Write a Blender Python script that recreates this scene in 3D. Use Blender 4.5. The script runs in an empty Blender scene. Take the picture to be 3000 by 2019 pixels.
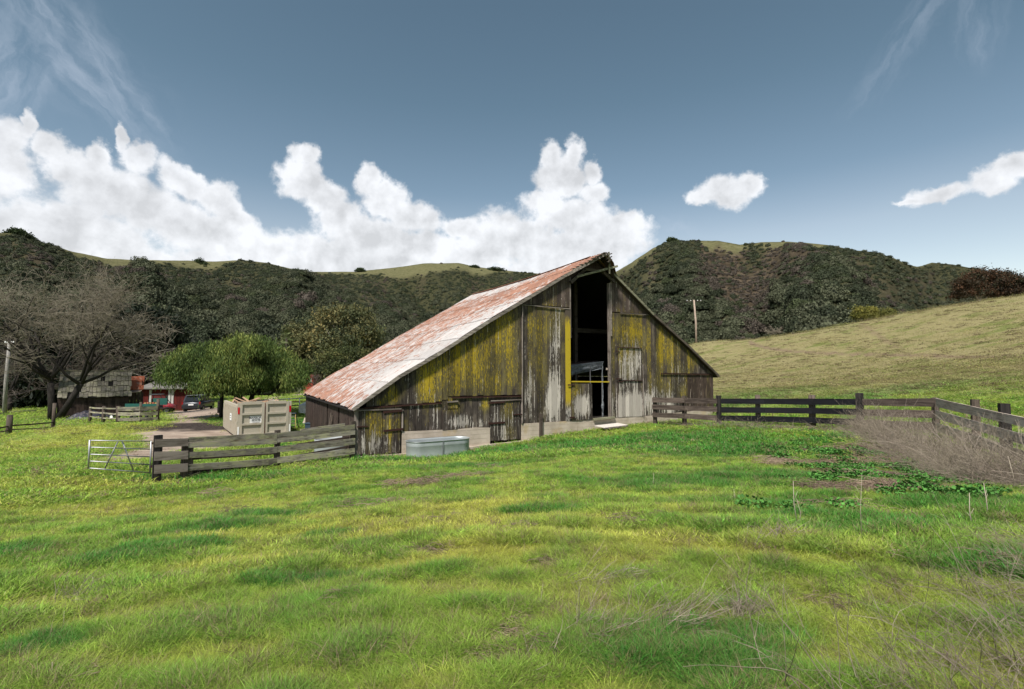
import bpy, math, random
import numpy as np
from mathutils import Vector, Matrix, Euler

random.seed(11)
rng = np.random.default_rng(11)
SC = bpy.context.scene
COL = SC.collection
F = 1450.0                      # focal length in pixels of a 3000 x 2019 picture
PITCH = math.atan(80.5 / F)     # the camera looks slightly up
CP, SP = math.cos(PITCH), math.sin(PITCH)

# ------------------------------------------------------------------ camera
cam_d = bpy.data.cameras.new("camera")
cam = bpy.data.objects.new("camera", cam_d)
COL.objects.link(cam)
cam_d.sensor_width = 36.0
cam_d.lens = F / 3000 * 36.0
cam_d.clip_start = 0.05
cam_d.clip_end = 9000
cam.location = (0, 0, 0)
cam.rotation_euler = (math.radians(90) + PITCH, 0, 0)
SC.camera = cam

# ------------------------------------------------------------------ exposure
SC.view_settings.view_transform = 'Standard'
SC.view_settings.look = 'None'
SC.view_settings.exposure = 1.35
SC.view_settings.gamma = 1.0
SC.view_settings.use_curve_mapping = False

SUN_AZ = math.radians(203)      # compass style, clockwise from +Y (the view direction)
SUN_EL = math.radians(54)


def at(u, v, Y):
    """world point seen at photo pixel (u, v) at depth Y"""
    dx = (u - 1500) / F
    dy = -(v - 1009.5) / F
    y = CP - SP * dy
    z = SP + CP * dy
    return Vector((dx / y * Y, Y, z / y * Y))


def proj(p):
    x, y, z = p[0], p[1], p[2]
    fw = y * CP + z * SP
    up = -y * SP + z * CP
    return 1500 + F * x / fw, 1009.5 - F * up / fw


# ------------------------------------------------------------------ node helper
class NT:
    def __init__(s, tree):
        s.t = tree
        s.t.nodes.clear()

    def n(s, kind, ins=None, **kw):
        nd = s.t.nodes.new(kind)
        for k, v in kw.items():
            setattr(nd, k, v)
        for k, v in (ins or {}).items():
            sock = nd.inputs[k]
            if isinstance(v, bpy.types.NodeSocket):
                s.t.links.new(v, sock)
            elif isinstance(v, bpy.types.Node):
                s.t.links.new(v.outputs[0], sock)
            else:
                sock.default_value = v
        return nd

    def m(s, op, a, b=None, c=None, clamp=False):
        ins = {0: a}
        if b is not None:
            ins[1] = b
        if c is not None:
            ins[2] = c
        nd = s.n('ShaderNodeMath', ins, operation=op)
        nd.use_clamp = clamp
        return nd.outputs[0]

    def mix(s, fac, a, b, blend='MIX'):
        nd = s.n('ShaderNodeMix', data_type='RGBA', blend_type=blend)
        nd.clamp_factor = True
        for i, v in ((0, fac), (6, a), (7, b)):
            if isinstance(v, bpy.types.NodeSocket):
                s.t.links.new(v, nd.inputs[i])
            else:
                if i and len(v) == 3:
                    v = (*v, 1)
                nd.inputs[i].default_value = v
        return nd.outputs[2]

    def ss(s, x, lo, hi):
        nd = s.n('ShaderNodeMapRange', {0: x, 1: lo, 2: hi, 3: 0.0, 4: 1.0}, interpolation_type='SMOOTHSTEP')
        return nd.outputs[0]

    def noise(s, vec, scale, detail=4, rough=.55, dist=0.0):
        nd = s.n('ShaderNodeTexNoise', {'Scale': scale, 'Detail': detail, 'Roughness': rough, 'Distortion': dist})
        if vec is not None:
            s.t.links.new(vec, nd.inputs['Vector'])
        return nd.outputs[0]

    def scale(s, vec, xyz):
        nd = s.n('ShaderNodeVectorMath', {0: vec, 1: xyz}, operation='MULTIPLY')
        return nd.outputs[0]


# ------------------------------------------------------------------ world
world = bpy.data.worlds.new("World")
SC.world = world
world.use_nodes = True
W = NT(world.node_tree)
tc = W.n('ShaderNodeTexCoord')
dirv = tc.outputs['Generated']
sky = W.n('ShaderNodeTexSky', sky_type='NISHITA', sun_disc=False, sun_elevation=SUN_EL,
          sun_rotation=SUN_AZ, altitude=50, air_density=1.0, dust_density=.3, ozone_density=1.0)
sep = W.n('ShaderNodeSeparateXYZ', {0: dirv})
az = W.m('ARCTAN2', sep.outputs[0], sep.outputs[1])
el = W.m('ARCSINE', sep.outputs[2])
# the real air that day is greyer than the clear-sky model
SKY_TINT = [(0.0, (.82, .68, .57)), (0.16, (.78, .64, .51)), (0.22, (.56, .53, .44)), (0.32, (.47, .48, .39)), (0.45, (.45, .46, .37)), (1.0, (.32, .34, .30))]
ramp = W.n('ShaderNodeValToRGB')
ramp.color_ramp.elements[0].position, ramp.color_ramp.elements[0].color = SKY_TINT[0][0], (*SKY_TINT[0][1], 1)
ramp.color_ramp.elements[1].position, ramp.color_ramp.elements[1].color = SKY_TINT[-1][0], (*SKY_TINT[-1][1], 1)
for p_, c_ in SKY_TINT[1:-1]:
    e_ = ramp.color_ramp.elements.new(p_)
    e_.color = (*c_, 1)
W.t.links.new(W.m('DIVIDE', W.m('MAXIMUM', el, 0.0), math.pi / 2), ramp.inputs[0])
skyc = W.mix(1.0, sky.outputs[0], ramp.outputs[0], 'MULTIPLY')

# cumulus: soft ellipses in azimuth / elevation, broken up by noise
BLOBS = [(450, 780, 500, 80), (1150, 800, 700, 60), (1250, 725, 230, 80), (980, 745, 170, 75), (1500, 705, 190, 85), (1780, 700, 120, 60), (620, 690, 200, 80), (0, 500, 150, 130), (0, 400, 120, 75), (88, 372, 34, 46), (140, 440, 70, 55), (210, 500, 100, 55), (300, 470, 60, 38),
         (365, 415, 26, 36), (420, 470, 60, 45), (320, 560, 180, 90), (560, 540, 90, 45), (650, 580, 75, 65), (700, 640, 70, 40), (500, 640, 200, 90),
         (200, 720, 420, 130), (700, 720, 120, 60), (820, 740, 70, 50),
         (888, 455, 42, 42), (880, 530, 75, 62), (960, 580, 80, 60), (1010, 640, 90, 70), (1085, 535, 48, 48), (1140, 590, 80, 62),
         (1080, 690, 180, 80), (1220, 640, 110, 50), (1340, 660, 95, 38), (1150, 770, 330, 50), (1420, 740, 150, 50),
         (1605, 445, 42, 48), (1680, 440, 34, 52), (1640, 520, 92, 75), (1745, 500, 34, 40), (1755, 565, 50, 38), (1600, 600, 80, 55),
         (1680, 640, 150, 55), (1830, 665, 80, 44), (1650, 730, 270, 70),
         (2120, 550, 100, 50), (2205, 528, 46, 40), (2060, 575, 60, 30),
         (3010, 480, 120, 48), (2900, 548, 110, 48), (2760, 572, 120, 38), (2680, 592, 60, 10), (3300, 460, 300, 90), (-400, 520, 350, 200)]
azel = W.n('ShaderNodeCombineXYZ', {0: az, 1: el, 2: 0.0}).outputs[0]
wn = W.n('ShaderNodeTexNoise', {'Vector': dirv, 'Scale': 8.0, 'Detail': 7.0, 'Roughness': .62})
warp = W.n('ShaderNodeVectorMath', {0: wn.outputs['Color'], 1: (.5, .5, .5)}, operation='SUBTRACT').outputs[0]
warp = W.scale(warp, (.085, .085, 0))
azel2 = W.n('ShaderNodeVectorMath', {0: azel, 1: warp}, operation='ADD').outputs[0]
field = None
for (u, v, ru, rv) in BLOBS:
    d = at(u, v, 1.0)
    a0 = math.atan2(d.x, d.y)
    e0 = math.atan2(d.z, math.hypot(d.x, d.y))
    sa = F / (ru * math.cos(a0) ** 2)
    se = F / (rv * math.cos(a0))
    q = W.n('ShaderNodeVectorMath', {0: azel2, 1: (sa, se, 0), 2: (-a0 * sa, -e0 * se, 0)}, operation='MULTIPLY_ADD').outputs[0]
    L = W.n('ShaderNodeVectorMath', {0: q}, operation='LENGTH').outputs[1]
    field = L if field is None else W.n('ShaderNodeMath', {0: field, 1: L, 2: .25}, operation='SMOOTH_MIN').outputs[0]
f = W.m('SUBTRACT', 1.0, field)
n1 = W.noise(dirv, 13.0, 8, .60)
n2 = W.noise(dirv, 34.0, 6, .62)
f = W.m('ADD', f, W.m('MULTIPLY', W.m('SUBTRACT', n1, .5), 1.5))
f = W.m('ADD', f, W.m('MULTIPLY', W.m('SUBTRACT', n2, .5), .55))
mask = W.ss(f, -.10, .34)
# clouds outside the view go on as the same low broken bank
bank = W.m('ADD', W.m('SUBTRACT', .30, el), W.m('MULTIPLY', W.m('SUBTRACT', W.noise(dirv, 3.5, 6, .6), .5), 1.1))
side = W.ss(W.m('ABSOLUTE', az), 1.0, 1.3)
mask = W.m('MAXIMUM', mask, W.m('MULTIPLY', W.ss(bank, .0, .14), side))
mask = W.m('MULTIPLY', mask, W.ss(sep.outputs[2], -.02, .01))
# cloud brightness: tops lit, undersides grey
up = W.n('ShaderNodeVectorMath', {0: dirv, 1: (-.012, 0, .02)}, operation='ADD').outputs[0]
relief = W.m('SUBTRACT', W.noise(dirv, 9.0, 7, .55), W.noise(up, 9.0, 7, .55))
thick = W.ss(f, .1, 1.3)
b = W.m('ADD', W.m('MULTIPLY', relief, 1.5), W.m('SUBTRACT', .98, W.m('MULTIPLY', thick, .14)))
b = W.m('ADD', b, W.m('MULTIPLY', W.m('SUBTRACT', W.noise(dirv, 5.0, 5, .5), .5), -.42))
b = W.m('MAXIMUM', W.m('MINIMUM', b, 1.08), .74)
cloudc = W.n('ShaderNodeCombineXYZ', {0: W.m('MULTIPLY', b, 3.62), 1: W.m('MULTIPLY', b, 3.70), 2: W.m('MULTIPLY', b, 3.84)}).outputs[0]
final = W.mix(W.m('MULTIPLY', mask, .96), skyc, cloudc)


# thin high streaks
def wisp(u, v, ru, rv, amt, rot, col, sc=(6, 2.0, 1)):
    d = at(u, v, 1.0)
    a0 = math.atan2(d.x, d.y)
    e0 = math.atan2(d.z, math.hypot(d.x, d.y))
    q = W.n('ShaderNodeVectorMath', {0: azel2, 1: (a0, e0, 0)}, operation='SUBTRACT').outputs[0]
    q = W.n('ShaderNodeVectorRotate', {'Vector': q, 'Angle': rot}, rotation_type='Z_AXIS').outputs[0]
    e = W.scale(q, (F / ru, F / rv, 0))
    L = W.n('ShaderNodeVectorMath', {0: e}, operation='LENGTH').outputs[1]
    nn = W.noise(W.scale(q, sc), 4.0, 7, .58, .25)
    g = W.m('MULTIPLY', W.ss(L, 1.0, .1), W.ss(nn, .36, .74))
    return W.mix(W.m('MULTIPLY', g, amt), col, (2.4, 2.7, 3.2))


final = wisp(220, 160, 360, 130, .42, math.radians(42), final, (2.2, 8, 1))
final = wisp(330, 230, 200, 60, .35, math.radians(50), final, (2.2, 9, 1))
final = wisp(40, 200, 110, 170, .38, math.radians(14), final, (9, 2.5, 1))
final = wisp(2680, 80, 240, 55, .22, math.radians(-42), final, (2.5, 12, 1))
final = wisp(2870, 40, 60, 120, .22, 0, final, (12, 2, 1))
final = wisp(1990, 665, 90, 30, .30, 0, final, (3, 6, 1))
bg = W.n('ShaderNodeBackground', {0: final, 1: .10})
W.n('ShaderNodeOutputWorld', {0: bg.outputs[0]})

# ------------------------------------------------------------------ sun (behind thin cloud: soft)
sun_d = bpy.data.lights.new("sun", 'SUN')
sun_d.energy = 2.8
sun_d.angle = math.radians(6)
sun_d.color = (1.0, .95, .88)
sun = bpy.data.objects.new("sun", sun_d)
COL.objects.link(sun)
sd = Vector((math.sin(SUN_AZ) * math.cos(SUN_EL), math.cos(SUN_AZ) * math.cos(SUN_EL), math.sin(SUN_EL)))
sun.rotation_euler = sd.to_track_quat('Z', 'Y').to_euler()
sun.location = sd * 60


# ------------------------------------------------------------------ small numeric noise
PERM = rng.permutation(512)
VAL = rng.random(512)


def vnoise(x, y, seed=0):
    x = np.asarray(x, float); y = np.asarray(y, float)
    xi = np.floor(x).astype(int); yi = np.floor(y).astype(int)
    xf = x - xi; yf = y - yi
    xf = xf * xf * (3 - 2 * xf); yf = yf * yf * (3 - 2 * yf)

    def h(a, b):
        return VAL[(PERM[(a + PERM[(b + seed * 37) & 511]) & 511]) & 511]
    return (h(xi, yi) * (1 - xf) + h(xi + 1, yi) * xf) * (1 - yf) + (h(xi, yi + 1) * (1 - xf) + h(xi + 1, yi + 1) * xf) * yf


def fbm(x, y, oct=4, seed=0, gain=.5):
    s = 0; a = 1; t = 0
    for i in range(oct):
        s = s + a * vnoise(x * 2 ** i + 17.3 * i, y * 2 ** i - 9.1 * i, seed + i)
        t += a; a *= gain
    return s / t


def sstep(x, a, b):
    t = np.clip((x - a) / (b - a), 0, 1)
    return t * t * (3 - 2 * t)


# ------------------------------------------------------------------ object helpers
def props(o, label=None, cat=None, group=None, kind=None):
    if label: o['label'] = label
    if cat: o['category'] = cat
    if group: o['group'] = group
    if kind: o['kind'] = kind
    return o


def mesh_of(name, verts, faces, mat=None, smooth=False, attrs=None):
    me = bpy.data.meshes.new(name)
    if isinstance(verts, np.ndarray) and isinstance(faces, np.ndarray):
        k = faces.shape[1]
        me.vertices.add(len(verts)); me.vertices.foreach_set('co', verts.astype(np.float32).ravel())
        me.loops.add(faces.size); me.loops.foreach_set('vertex_index', faces.astype(np.int32).ravel())
        me.polygons.add(len(faces))
        me.polygons.foreach_set('loop_start', np.arange(0, faces.size, k, dtype=np.int32))
        me.polygons.foreach_set('loop_total', np.full(len(faces), k, dtype=np.int32))
        me.update(calc_edges=True)
        me.validate()
    else:
        me.from_pydata([tuple(v) for v in verts], [], [tuple(f_) for f_ in faces])
        me.update()
    if smooth:
        me.polygons.foreach_set('use_smooth', np.ones(len(me.polygons), dtype=bool))
    for k_, a in (attrs or {}).items():
        a = np.asarray(a, dtype=np.float32)
        if a.ndim == 1:
            at_ = me.attributes.new(k_, 'FLOAT', 'POINT'); at_.data.foreach_set('value', a)
        else:
            at_ = me.attributes.new(k_, 'FLOAT_VECTOR', 'POINT'); at_.data.foreach_set('vector', a.ravel())
    if mat:
        me.materials.append(mat)
    return me


def link(name, me, parent=None, loc=None):
    o = bpy.data.objects.new(name, me)
    COL.objects.link(o)
    if parent: o.parent = parent
    if loc is not None: o.location = loc
    return o


def empty(name, loc=(0, 0, 0), rz=0.0, label=None, cat=None, group=None):
    o = bpy.data.objects.new(name, None)
    o.empty_display_size = .2
    COL.objects.link(o)
    o.location = loc
    o.rotation_euler = (0, 0, rz)
    return props(o, label, cat, group)


class MB:
    """collects shapes and links them as ONE mesh object"""
    def __init__(s):
        s.v = []; s.f = []

    def add(s, vs, fs):
        b = len(s.v)
        s.v += [tuple(v) for v in vs]
        s.f += [tuple(i + b for i in f_) for f_ in fs]
        return s

    def hexa(s, p):  # 8 points: bottom 4 ccw, top 4 ccw
        return s.add(p, [(3, 2, 1, 0), (4, 5, 6, 7), (0, 1, 5, 4), (1, 2, 6, 5), (2, 3, 7, 6), (3, 0, 4, 7)])

    def box(s, x0, x1, y0, y1, z0, z1):
        return s.hexa([(x0, y0, z0), (x1, y0, z0), (x1, y1, z0), (x0, y1, z0), (x0, y0, z1), (x1, y0, z1), (x1, y1, z1), (x0, y1, z1)])

    def bar(s, a, b, w, h, up=(0, 0, 1)):
        a = Vector(a); b = Vector(b); d = (b - a).normalized()
        upv = Vector(up)
        if abs(d.dot(upv)) > .98: upv = Vector((0, 1, 0))
        sx = d.cross(upv).normalized() * (w / 2); sz = sx.cross(d).normalized() * (h / 2)
        return s.hexa([a - sx - sz, a + sx - sz, b + sx - sz, b - sx - sz, a - sx + sz, a + sx + sz, b + sx + sz, b - sx + sz])

    def tube(s, pts, r, sides=6, cap=True):
        pts = [Vector(p) for p in pts]
        if not hasattr(r, '__len__'): r = [r] * len(pts)
        b = len(s.v); prev = None
        for i, p in enumerate(pts):
            d = (pts[min(i + 1, len(pts) - 1)] - pts[max(i - 1, 0)])
            d = d.normalized() if d.length > 1e-9 else Vector((0, 0, 1))
            a = prev if prev is not None else (Vector((1, 0, 0)) if abs(d.x) < .8 else Vector((0, 1, 0)))
            a = (a - d * a.dot(d)).normalized(); prev = a
            c = d.cross(a)
            for k in range(sides):
                t = 2 * math.pi * k / sides
                s.v.append(tuple(p + (a * math.cos(t) + c * math.sin(t)) * r[i]))
        for i in range(len(pts) - 1):
            for k in range(sides):
                k2 = (k + 1) % sides
                s.f.append((b + i * sides + k, b + i * sides + k2, b + (i + 1) * sides + k2, b + (i + 1) * sides + k))
        if cap:
            s.f.append(tuple(b + k for k in reversed(range(sides))))
            s.f.append(tuple(b + (len(pts) - 1) * sides + k for k in range(sides)))
        return s

    def lathe(s, prof, seg=20, c=(0, 0, 0), sx=1.0, sy=1.0, off=0.0):
        """prof: (r, z); off stretches the circle into an oval with straight sides along x"""
        b = len(s.v)
        for r, z in prof:
            for k in range(seg):
                t = 2 * math.pi * k / seg
                cx = math.cos(t); ex = off if cx > 1e-6 else (-off if cx < -1e-6 else 0)
                s.v.append((c[0] + cx * r * sx + ex, c[1] + math.sin(t) * r * sy, c[2] + z))
        for i in range(len(prof) - 1):
            for k in range(seg):
                k2 = (k + 1) % seg
                s.f.append((b + i * seg + k, b + i * seg + k2, b + (i + 1) * seg + k2, b + (i + 1) * seg + k))
        return s

    def prism(s, poly, y0, y1):
        """poly in x,z extruded along y"""
        n = len(poly); b = len(s.v)
        s.v += [(x, y0, z) for x, z in poly] + [(x, y1, z) for x, z in poly]
        s.f.append(tuple(b + i for i in range(n)))
        s.f.append(tuple(b + n + i for i in reversed(range(n))))
        for i in range(n):
            j = (i + 1) % n
            s.f.append((b + j, b + i, b + n + i, b + n + j))
        return s

    def build(s, name, mat, parent=None, smooth=False, loc=None):
        return link(name, mesh_of(name, s.v, s.f, mat, smooth), parent, loc)


def tubes_np(P, R, sides=3):
    """P (n, k, 3) paths with radii R (n, k) -> verts, quad faces"""
    n, k, _ = P.shape
    T = np.gradient(P, axis=1)
    T /= np.linalg.norm(T, axis=2, keepdims=True) + 1e-9
    ref = np.where(np.abs(T[..., 2:3]) > .9, np.array([1., 0, 0]), np.array([0, 0, 1.]))
    A = np.cross(T, ref); A /= np.linalg.norm(A, axis=2, keepdims=True) + 1e-9
    B = np.cross(T, A)
    ang = np.arange(sides) * 2 * np.pi / sides
    V = P[:, :, None, :] + (A[:, :, None, :] * np.cos(ang)[None, None, :, None] + B[:, :, None, :] * np.sin(ang)[None, None, :, None]) * R[:, :, None, None]
    idx = np.arange(n * k * sides).reshape(n, k, sides)
    a = idx[:, :-1, :]; b = np.roll(idx, -1, axis=2)[:, :-1, :]
    c = np.roll(idx, -1, axis=2)[:, 1:, :]; d = idx[:, 1:, :]
    Fq = np.stack([a, b, c, d], -1).reshape(-1, 4)
    return V.reshape(-1, 3), Fq


# ------------------------------------------------------------------ materials
MATS = {}


def new_mat(name):
    m = bpy.data.materials.new(name)
    m.use_nodes = True
    MATS[name] = m
    return m, NT(m.node_tree)


def finish(N, col, rough=.8, bump=None, bdist=.01, bstr=.6, metal=0.0, spec=.3, **kw):
    ins = {'Base Color': col if isinstance(col, bpy.types.NodeSocket) else (*col, 1), 'Roughness': rough, 'Metallic': metal, 'Specular IOR Level': spec}
    ins.update(kw)
    b = N.n('ShaderNodeBsdfPrincipled', ins)
    if bump is not None:
        bp = N.n('ShaderNodeBump', {'Height': bump, 'Strength': bstr, 'Distance': bdist})
        N.t.links.new(bp.outputs[0], b.inputs['Normal'])
    N.n('ShaderNodeOutputMaterial', {0: b.outputs[0]})
    return b


def plain(name, col, rough=.7, metal=0.0, vary=.25, scale=4.0, spec=.3, dirt=None):
    m, N = new_mat(name)
    t = N.n('ShaderNodeTexCoord').outputs['Object']
    n = N.noise(t, scale, 5, .6)
    c = N.mix(N.m('MULTIPLY', n, 1.0), tuple(x * (1 - vary) for x in col), tuple(min(1, x * (1 + vary)) for x in col))
    if dirt:
        n2 = N.noise(t, scale * 2.3, 6, .65)
        c = N.mix(N.ss(n2, .52, .68), c, dirt)
    finish(N, c, rough, N.noise(t, scale * 8, 3), .004, .4, metal, spec)
    return m


def wood(name, dark, light, grey=None, axis=0, moss=None, mossamt=.5, scale=1.0):
    """weathered board: streaks along one axis of the board"""
    m, N = new_mat(name)
    t = N.n('ShaderNodeTexCoord').outputs['Object']
    info = N.n('ShaderNodeObjectInfo')
    off = N.n('ShaderNodeCombineXYZ', {0: N.m('MULTIPLY', info.outputs['Random'], 31), 1: N.m('MULTIPLY', info.outputs['Random'], 17), 2: N.m('MULTIPLY', info.outputs['Random'], 23)}).outputs[0]
    t = N.n('ShaderNodeVectorMath', {0: t, 1: off}, operation='ADD').outputs[0]
    sc = [26.0, 26.0, 26.0]; sc[axis] = 1.3
    s = N.scale(t, tuple(x * scale for x in sc))
    g = N.noise(s, 1.0, 6, .65)
    lo = N.noise(t, 2.2 * scale, 4, .6)
    c = N.mix(N.ss(g, .30, .70), dark, light)
    if grey: c = N.mix(N.ss(lo, .38, .66), c, grey)
    c = N.mix(N.m('MULTIPLY', N.ss(g, .50, .33), .6), c, tuple(x * .35 for x in dark))
    if moss:
        mm = N.noise(N.scale(t, (3, 3, 6)), 1.0, 5, .6)
        c = N.mix(N.m('MULTIPLY', N.ss(mm, .62 - .25 * mossamt, .72 - .1 * mossamt), .85), c, moss)
    big_ = N.noise(N.scale(t, (1.6, 5, 5)), 1.0, 4, .6)
    c = N.mix(N.m('MULTIPLY', N.ss(big_, .52, .66), .62), c, tuple(x * .8 for x in dark))
    v = N.m('ADD', .72, N.m('MULTIPLY', info.outputs['Random'], .5))
    c = N.mix(1.0, c, N.n('ShaderNodeCombineXYZ', {0: v, 1: v, 2: v}).outputs[0], 'MULTIPLY')
    finish(N, c, .88, g, .006, .9, 0, .2)
    return m


M_wood_fence = wood('weathered_fence_wood', (.065, .054, .044), (.29, .26, .215), (.25, .23, .185), 0, (.30, .29, .17), .75)
M_wood_new = wood('brown_grey_board', (.12, .095, .078), (.23, .195, .17), (.20, .17, .15), 0)
M_wood_brown = wood('dark_brown_board', (.05, .036, .030), (.125, .098, .082), None, 0)
M_wood_black = wood('black_stained_board', (.006, .006, .008), (.012, .012, .016), None, 0)
M_wood_pale = wood('bleached_board_painted_sun', (.34, .27, .22), (.58, .48, .40), (.50, .42, .36), 0)  # weathered wood lightened further, painting in sunlight on the turned fence run
M_post = wood('post_wood', (.045, .034, .027), (.13, .10, .08), (.10, .08, .065), 2)
M_post_dark = wood('dark_post_wood', (.010, .009, .009), (.035, .030, .028), None, 2)
M_beam = wood('rough_beam', (.035, .028, .022), (.11, .09, .07), None, 0)
M_oldwall = wood('bare_dark_siding', (.020, .013, .011), (.085, .058, .048), (.055, .040, .034), 2)
M_pole = wood('pole_wood', (.20, .15, .12), (.38, .30, .24), None, 2)
M_iron = plain('rusty_iron', (.035, .014, .010), .8, .2)
M_galv = None
M_black = plain('black_plastic', (.012, .012, .013), .5)
M_white = plain('white_plastic', (.74, .74, .73), .45, vary=.06)
M_glass = plain('dark_glass', (.015, .018, .022), .08, vary=.05, spec=.8)
M_red = plain('red_paint', (.30, .020, .018), .45)
M_barnred = wood('red_barn_siding', (.045, .006, .005), (.12, .016, .012), None, 2)
M_rubber = plain('tyre_rubber', (.015, .015, .015), .85)
# ================================================================== TERRAIN
D1 = 19.0                                        # depth of the barn's near corner
GX = Vector((.8695, .494, 0)).normalized()       # along the gable wall
GY = Vector((-GX.y, GX.x, 0))                    # into the barn
BO = Vector(at(1045, 1090, D1)); BO.z = 0


def P_(u, v, Y):
    p = at(u, v, Y); return (p.x, p.y, p.z)


def on_gable(u, v, off=0.0):
    """local (t, off, z) of the gable-plane point seen at a photo pixel"""
    d = at(u, v, 1.0)
    n = GY
    k = (BO.dot(n) + off) / d.dot(n)
    p = d * k
    return Vector(((p - BO).dot(GX), off, p.z))


def gw(u, v, off=0.0):
    q = on_gable(u, v, off)
    return tuple(BO + GX * q.x + GY * q.y + Vector((0, 0, q.z)))


FA, FB = np.array([7.24, 25.0]), np.array([14.5, 17.0])   # right fence: barn end -> corner
FD = np.array([11.6, 11.7])                                # right fence: last post in view
CTRL = [(0, 3, -1.95), (-3.5, 3.3, -2.10), (3.6, 3.2, -1.72), (0, -12, -1.3), (-22, -10, -2.4), (24, -10, -.3), (0, 10, -2.42), (-6, 10, -2.85), (7, 9, -2.05),
        (0, 15, -2.72), (4, 20, -2.85), (-4, 14.5, -2.95),
        P_(455, 1412, 14.5), P_(255, 1388, 15.5), gw(1045, 1345), gw(1180, 1340), gw(1360, 1324), gw(1437, 1310), gw(1540, 1293), gw(1600, 1280), gw(1700, 1264),
        gw(1800, 1252), gw(1905, 1240), gw(2080, 1216),
        P_(2106, 1249, 22.6), P_(2221, 1245, 21.4), P_(2379, 1249, 20.0), P_(2519, 1262, 18.6), (14.5, 17, -2.12), (12.6, 13.45, -2.2), (11.6, 11.7, -2.24), (9.5, 8, -2.0),
        P_(800, 1312, 23), P_(640, 1300, 23.5), (-12, 11, -3.1), (-25, 25, -3.75), (-35, 34, -3.85), (-45, 48, -4.1), (-75, 60, -4.4), (-70, 110, -4.6),
        P_(12, 1217, 46), P_(25, 1277, 28.5), P_(155, 1257, 28.0), P_(270, 1223, 44), P_(345, 1242, 34), P_(465, 1240, 33), P_(585, 1203, 58), P_(450, 1181, 70),
        P_(655, 1228, 36), P_(880, 1213, 38), P_(820, 1165, 62), P_(900, 1150, 62), (-20, 100, -4.4), (5, 62, -3.4), (0, 100, -5),
        (16, 50, -1.6), (20, 78, -1.2), (33, 120, -3.5), (16, 36, -2.0),
        P_(2150, 1140, 34), P_(2500, 1125, 30), P_(2900, 1120, 24),
        P_(2400, 1070, 52), P_(2750, 1030, 45), P_(3000, 1020, 38),
        P_(2021, 1010, 86), P_(2189, 996, 84), P_(2382, 968, 79), P_(2575, 932, 73), P_(2768, 899, 67), P_(3000, 869, 61), (95, 48, 12.5), (120, 20, 13),
        (60, 112, 2.5), (85, 100, 5.5), (110, 75, 10), (150, 60, 9), (60, 0, 5), (60, -30, 4)]
CT = np.array(CTRL)


def _tps(r2):
    return np.where(r2 > 0, r2 * np.log(r2 + 1e-12) * .5, 0)


_n = len(CT)
_A = np.zeros((_n + 3, _n + 3))
_d2 = ((CT[:, None, :2] - CT[None, :, :2]) ** 2).sum(-1)
_A[:_n, :_n] = _tps(_d2) + np.eye(_n) * 1.2
_A[:_n, _n:] = np.c_[np.ones(_n), CT[:, :2]]
_A[_n:, :_n] = _A[:_n, _n:].T
_S = np.linalg.solve(_A, np.r_[CT[:, 2], 0, 0, 0])


def Hs(x, y):
    """smooth ground height"""
    x = np.atleast_1d(np.asarray(x, float)); y = np.atleast_1d(np.asarray(y, float))
    out = np.empty(x.shape)
    xf, yf, of = x.ravel(), y.ravel(), out.ravel()
    for i in range(0, len(xf), 20000):
        a = xf[i:i + 20000]; b = yf[i:i + 20000]
        d2 = (a[:, None] - CT[None, :, 0]) ** 2 + (b[:, None] - CT[None, :, 1]) ** 2
        of[i:i + 20000] = _tps(d2) @ _S[:_n] + _S[_n] + _S[_n + 1] * a + _S[_n + 2] * b
    return of.reshape(x.shape)


def H1(x, y):
    return float(Hs([x], [y])[0])


def gp(u, v, ymin=2.0, ymax=110.0):
    """ground point seen at a photo pixel (first hit of the ray)"""
    d = at(u, v, 1.0)
    Y = np.exp(np.linspace(math.log(ymin), math.log(ymax), 900))
    dz = d.z * Y - Hs(d.x * Y, Y)
    i = np.argmax(dz < 0) if (dz < 0).any() else len(Y) - 1
    Yh = Y[i] if i == 0 else Y[i - 1] + (Y[i] - Y[i - 1]) * dz[i - 1] / (dz[i - 1] - dz[i] + 1e-9)
    return Vector((d.x * Yh, Yh, H1(d.x * Yh, Yh)))


def gpoly(pts):
    return np.array([gp(u, v)[:2] for u, v in pts])


def inpoly_sd(x, y, poly):
    """signed distance to a polygon, positive inside"""
    x = x.ravel(); y = y.ravel()
    d = np.full(x.shape, 1e9); ins = np.zeros(x.shape, bool)
    n = len(poly)
    for i in range(n):
        ax, ay = poly[i]; bx, by = poly[(i + 1) % n]
        ex, ey = bx - ax, by - ay
        t = np.clip(((x - ax) * ex + (y - ay) * ey) / (ex * ex + ey * ey + 1e-12), 0, 1)
        d = np.minimum(d, np.hypot(x - ax - t * ex, y - ay - t * ey))
        c = ((ay > y) != (by > y)) & (x < ex * (y - ay) / (ey + 1e-12) + ax)
        ins ^= c
    return np.where(ins, d, -d)


YARD = gpoly([(475, 1186), (585, 1184), (720, 1186), (700, 1215), (655, 1225), (606, 1226), (590, 1236), (655, 1252), (720, 1262), (720, 1300), (640, 1318), (560, 1327),
              (440, 1352), (340, 1354), (272, 1347), (350, 1333), (436, 1312), (380, 1292), (395, 1272), (440, 1257), (492, 1240), (505, 1228), (470, 1212)])
LANE = gpoly([(700, 1184), (760, 1172), (830, 1160), (900, 1156), (900, 1159), (830, 1164), (765, 1178), (715, 1192)])
MUD = gp(575, 1247)
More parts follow.
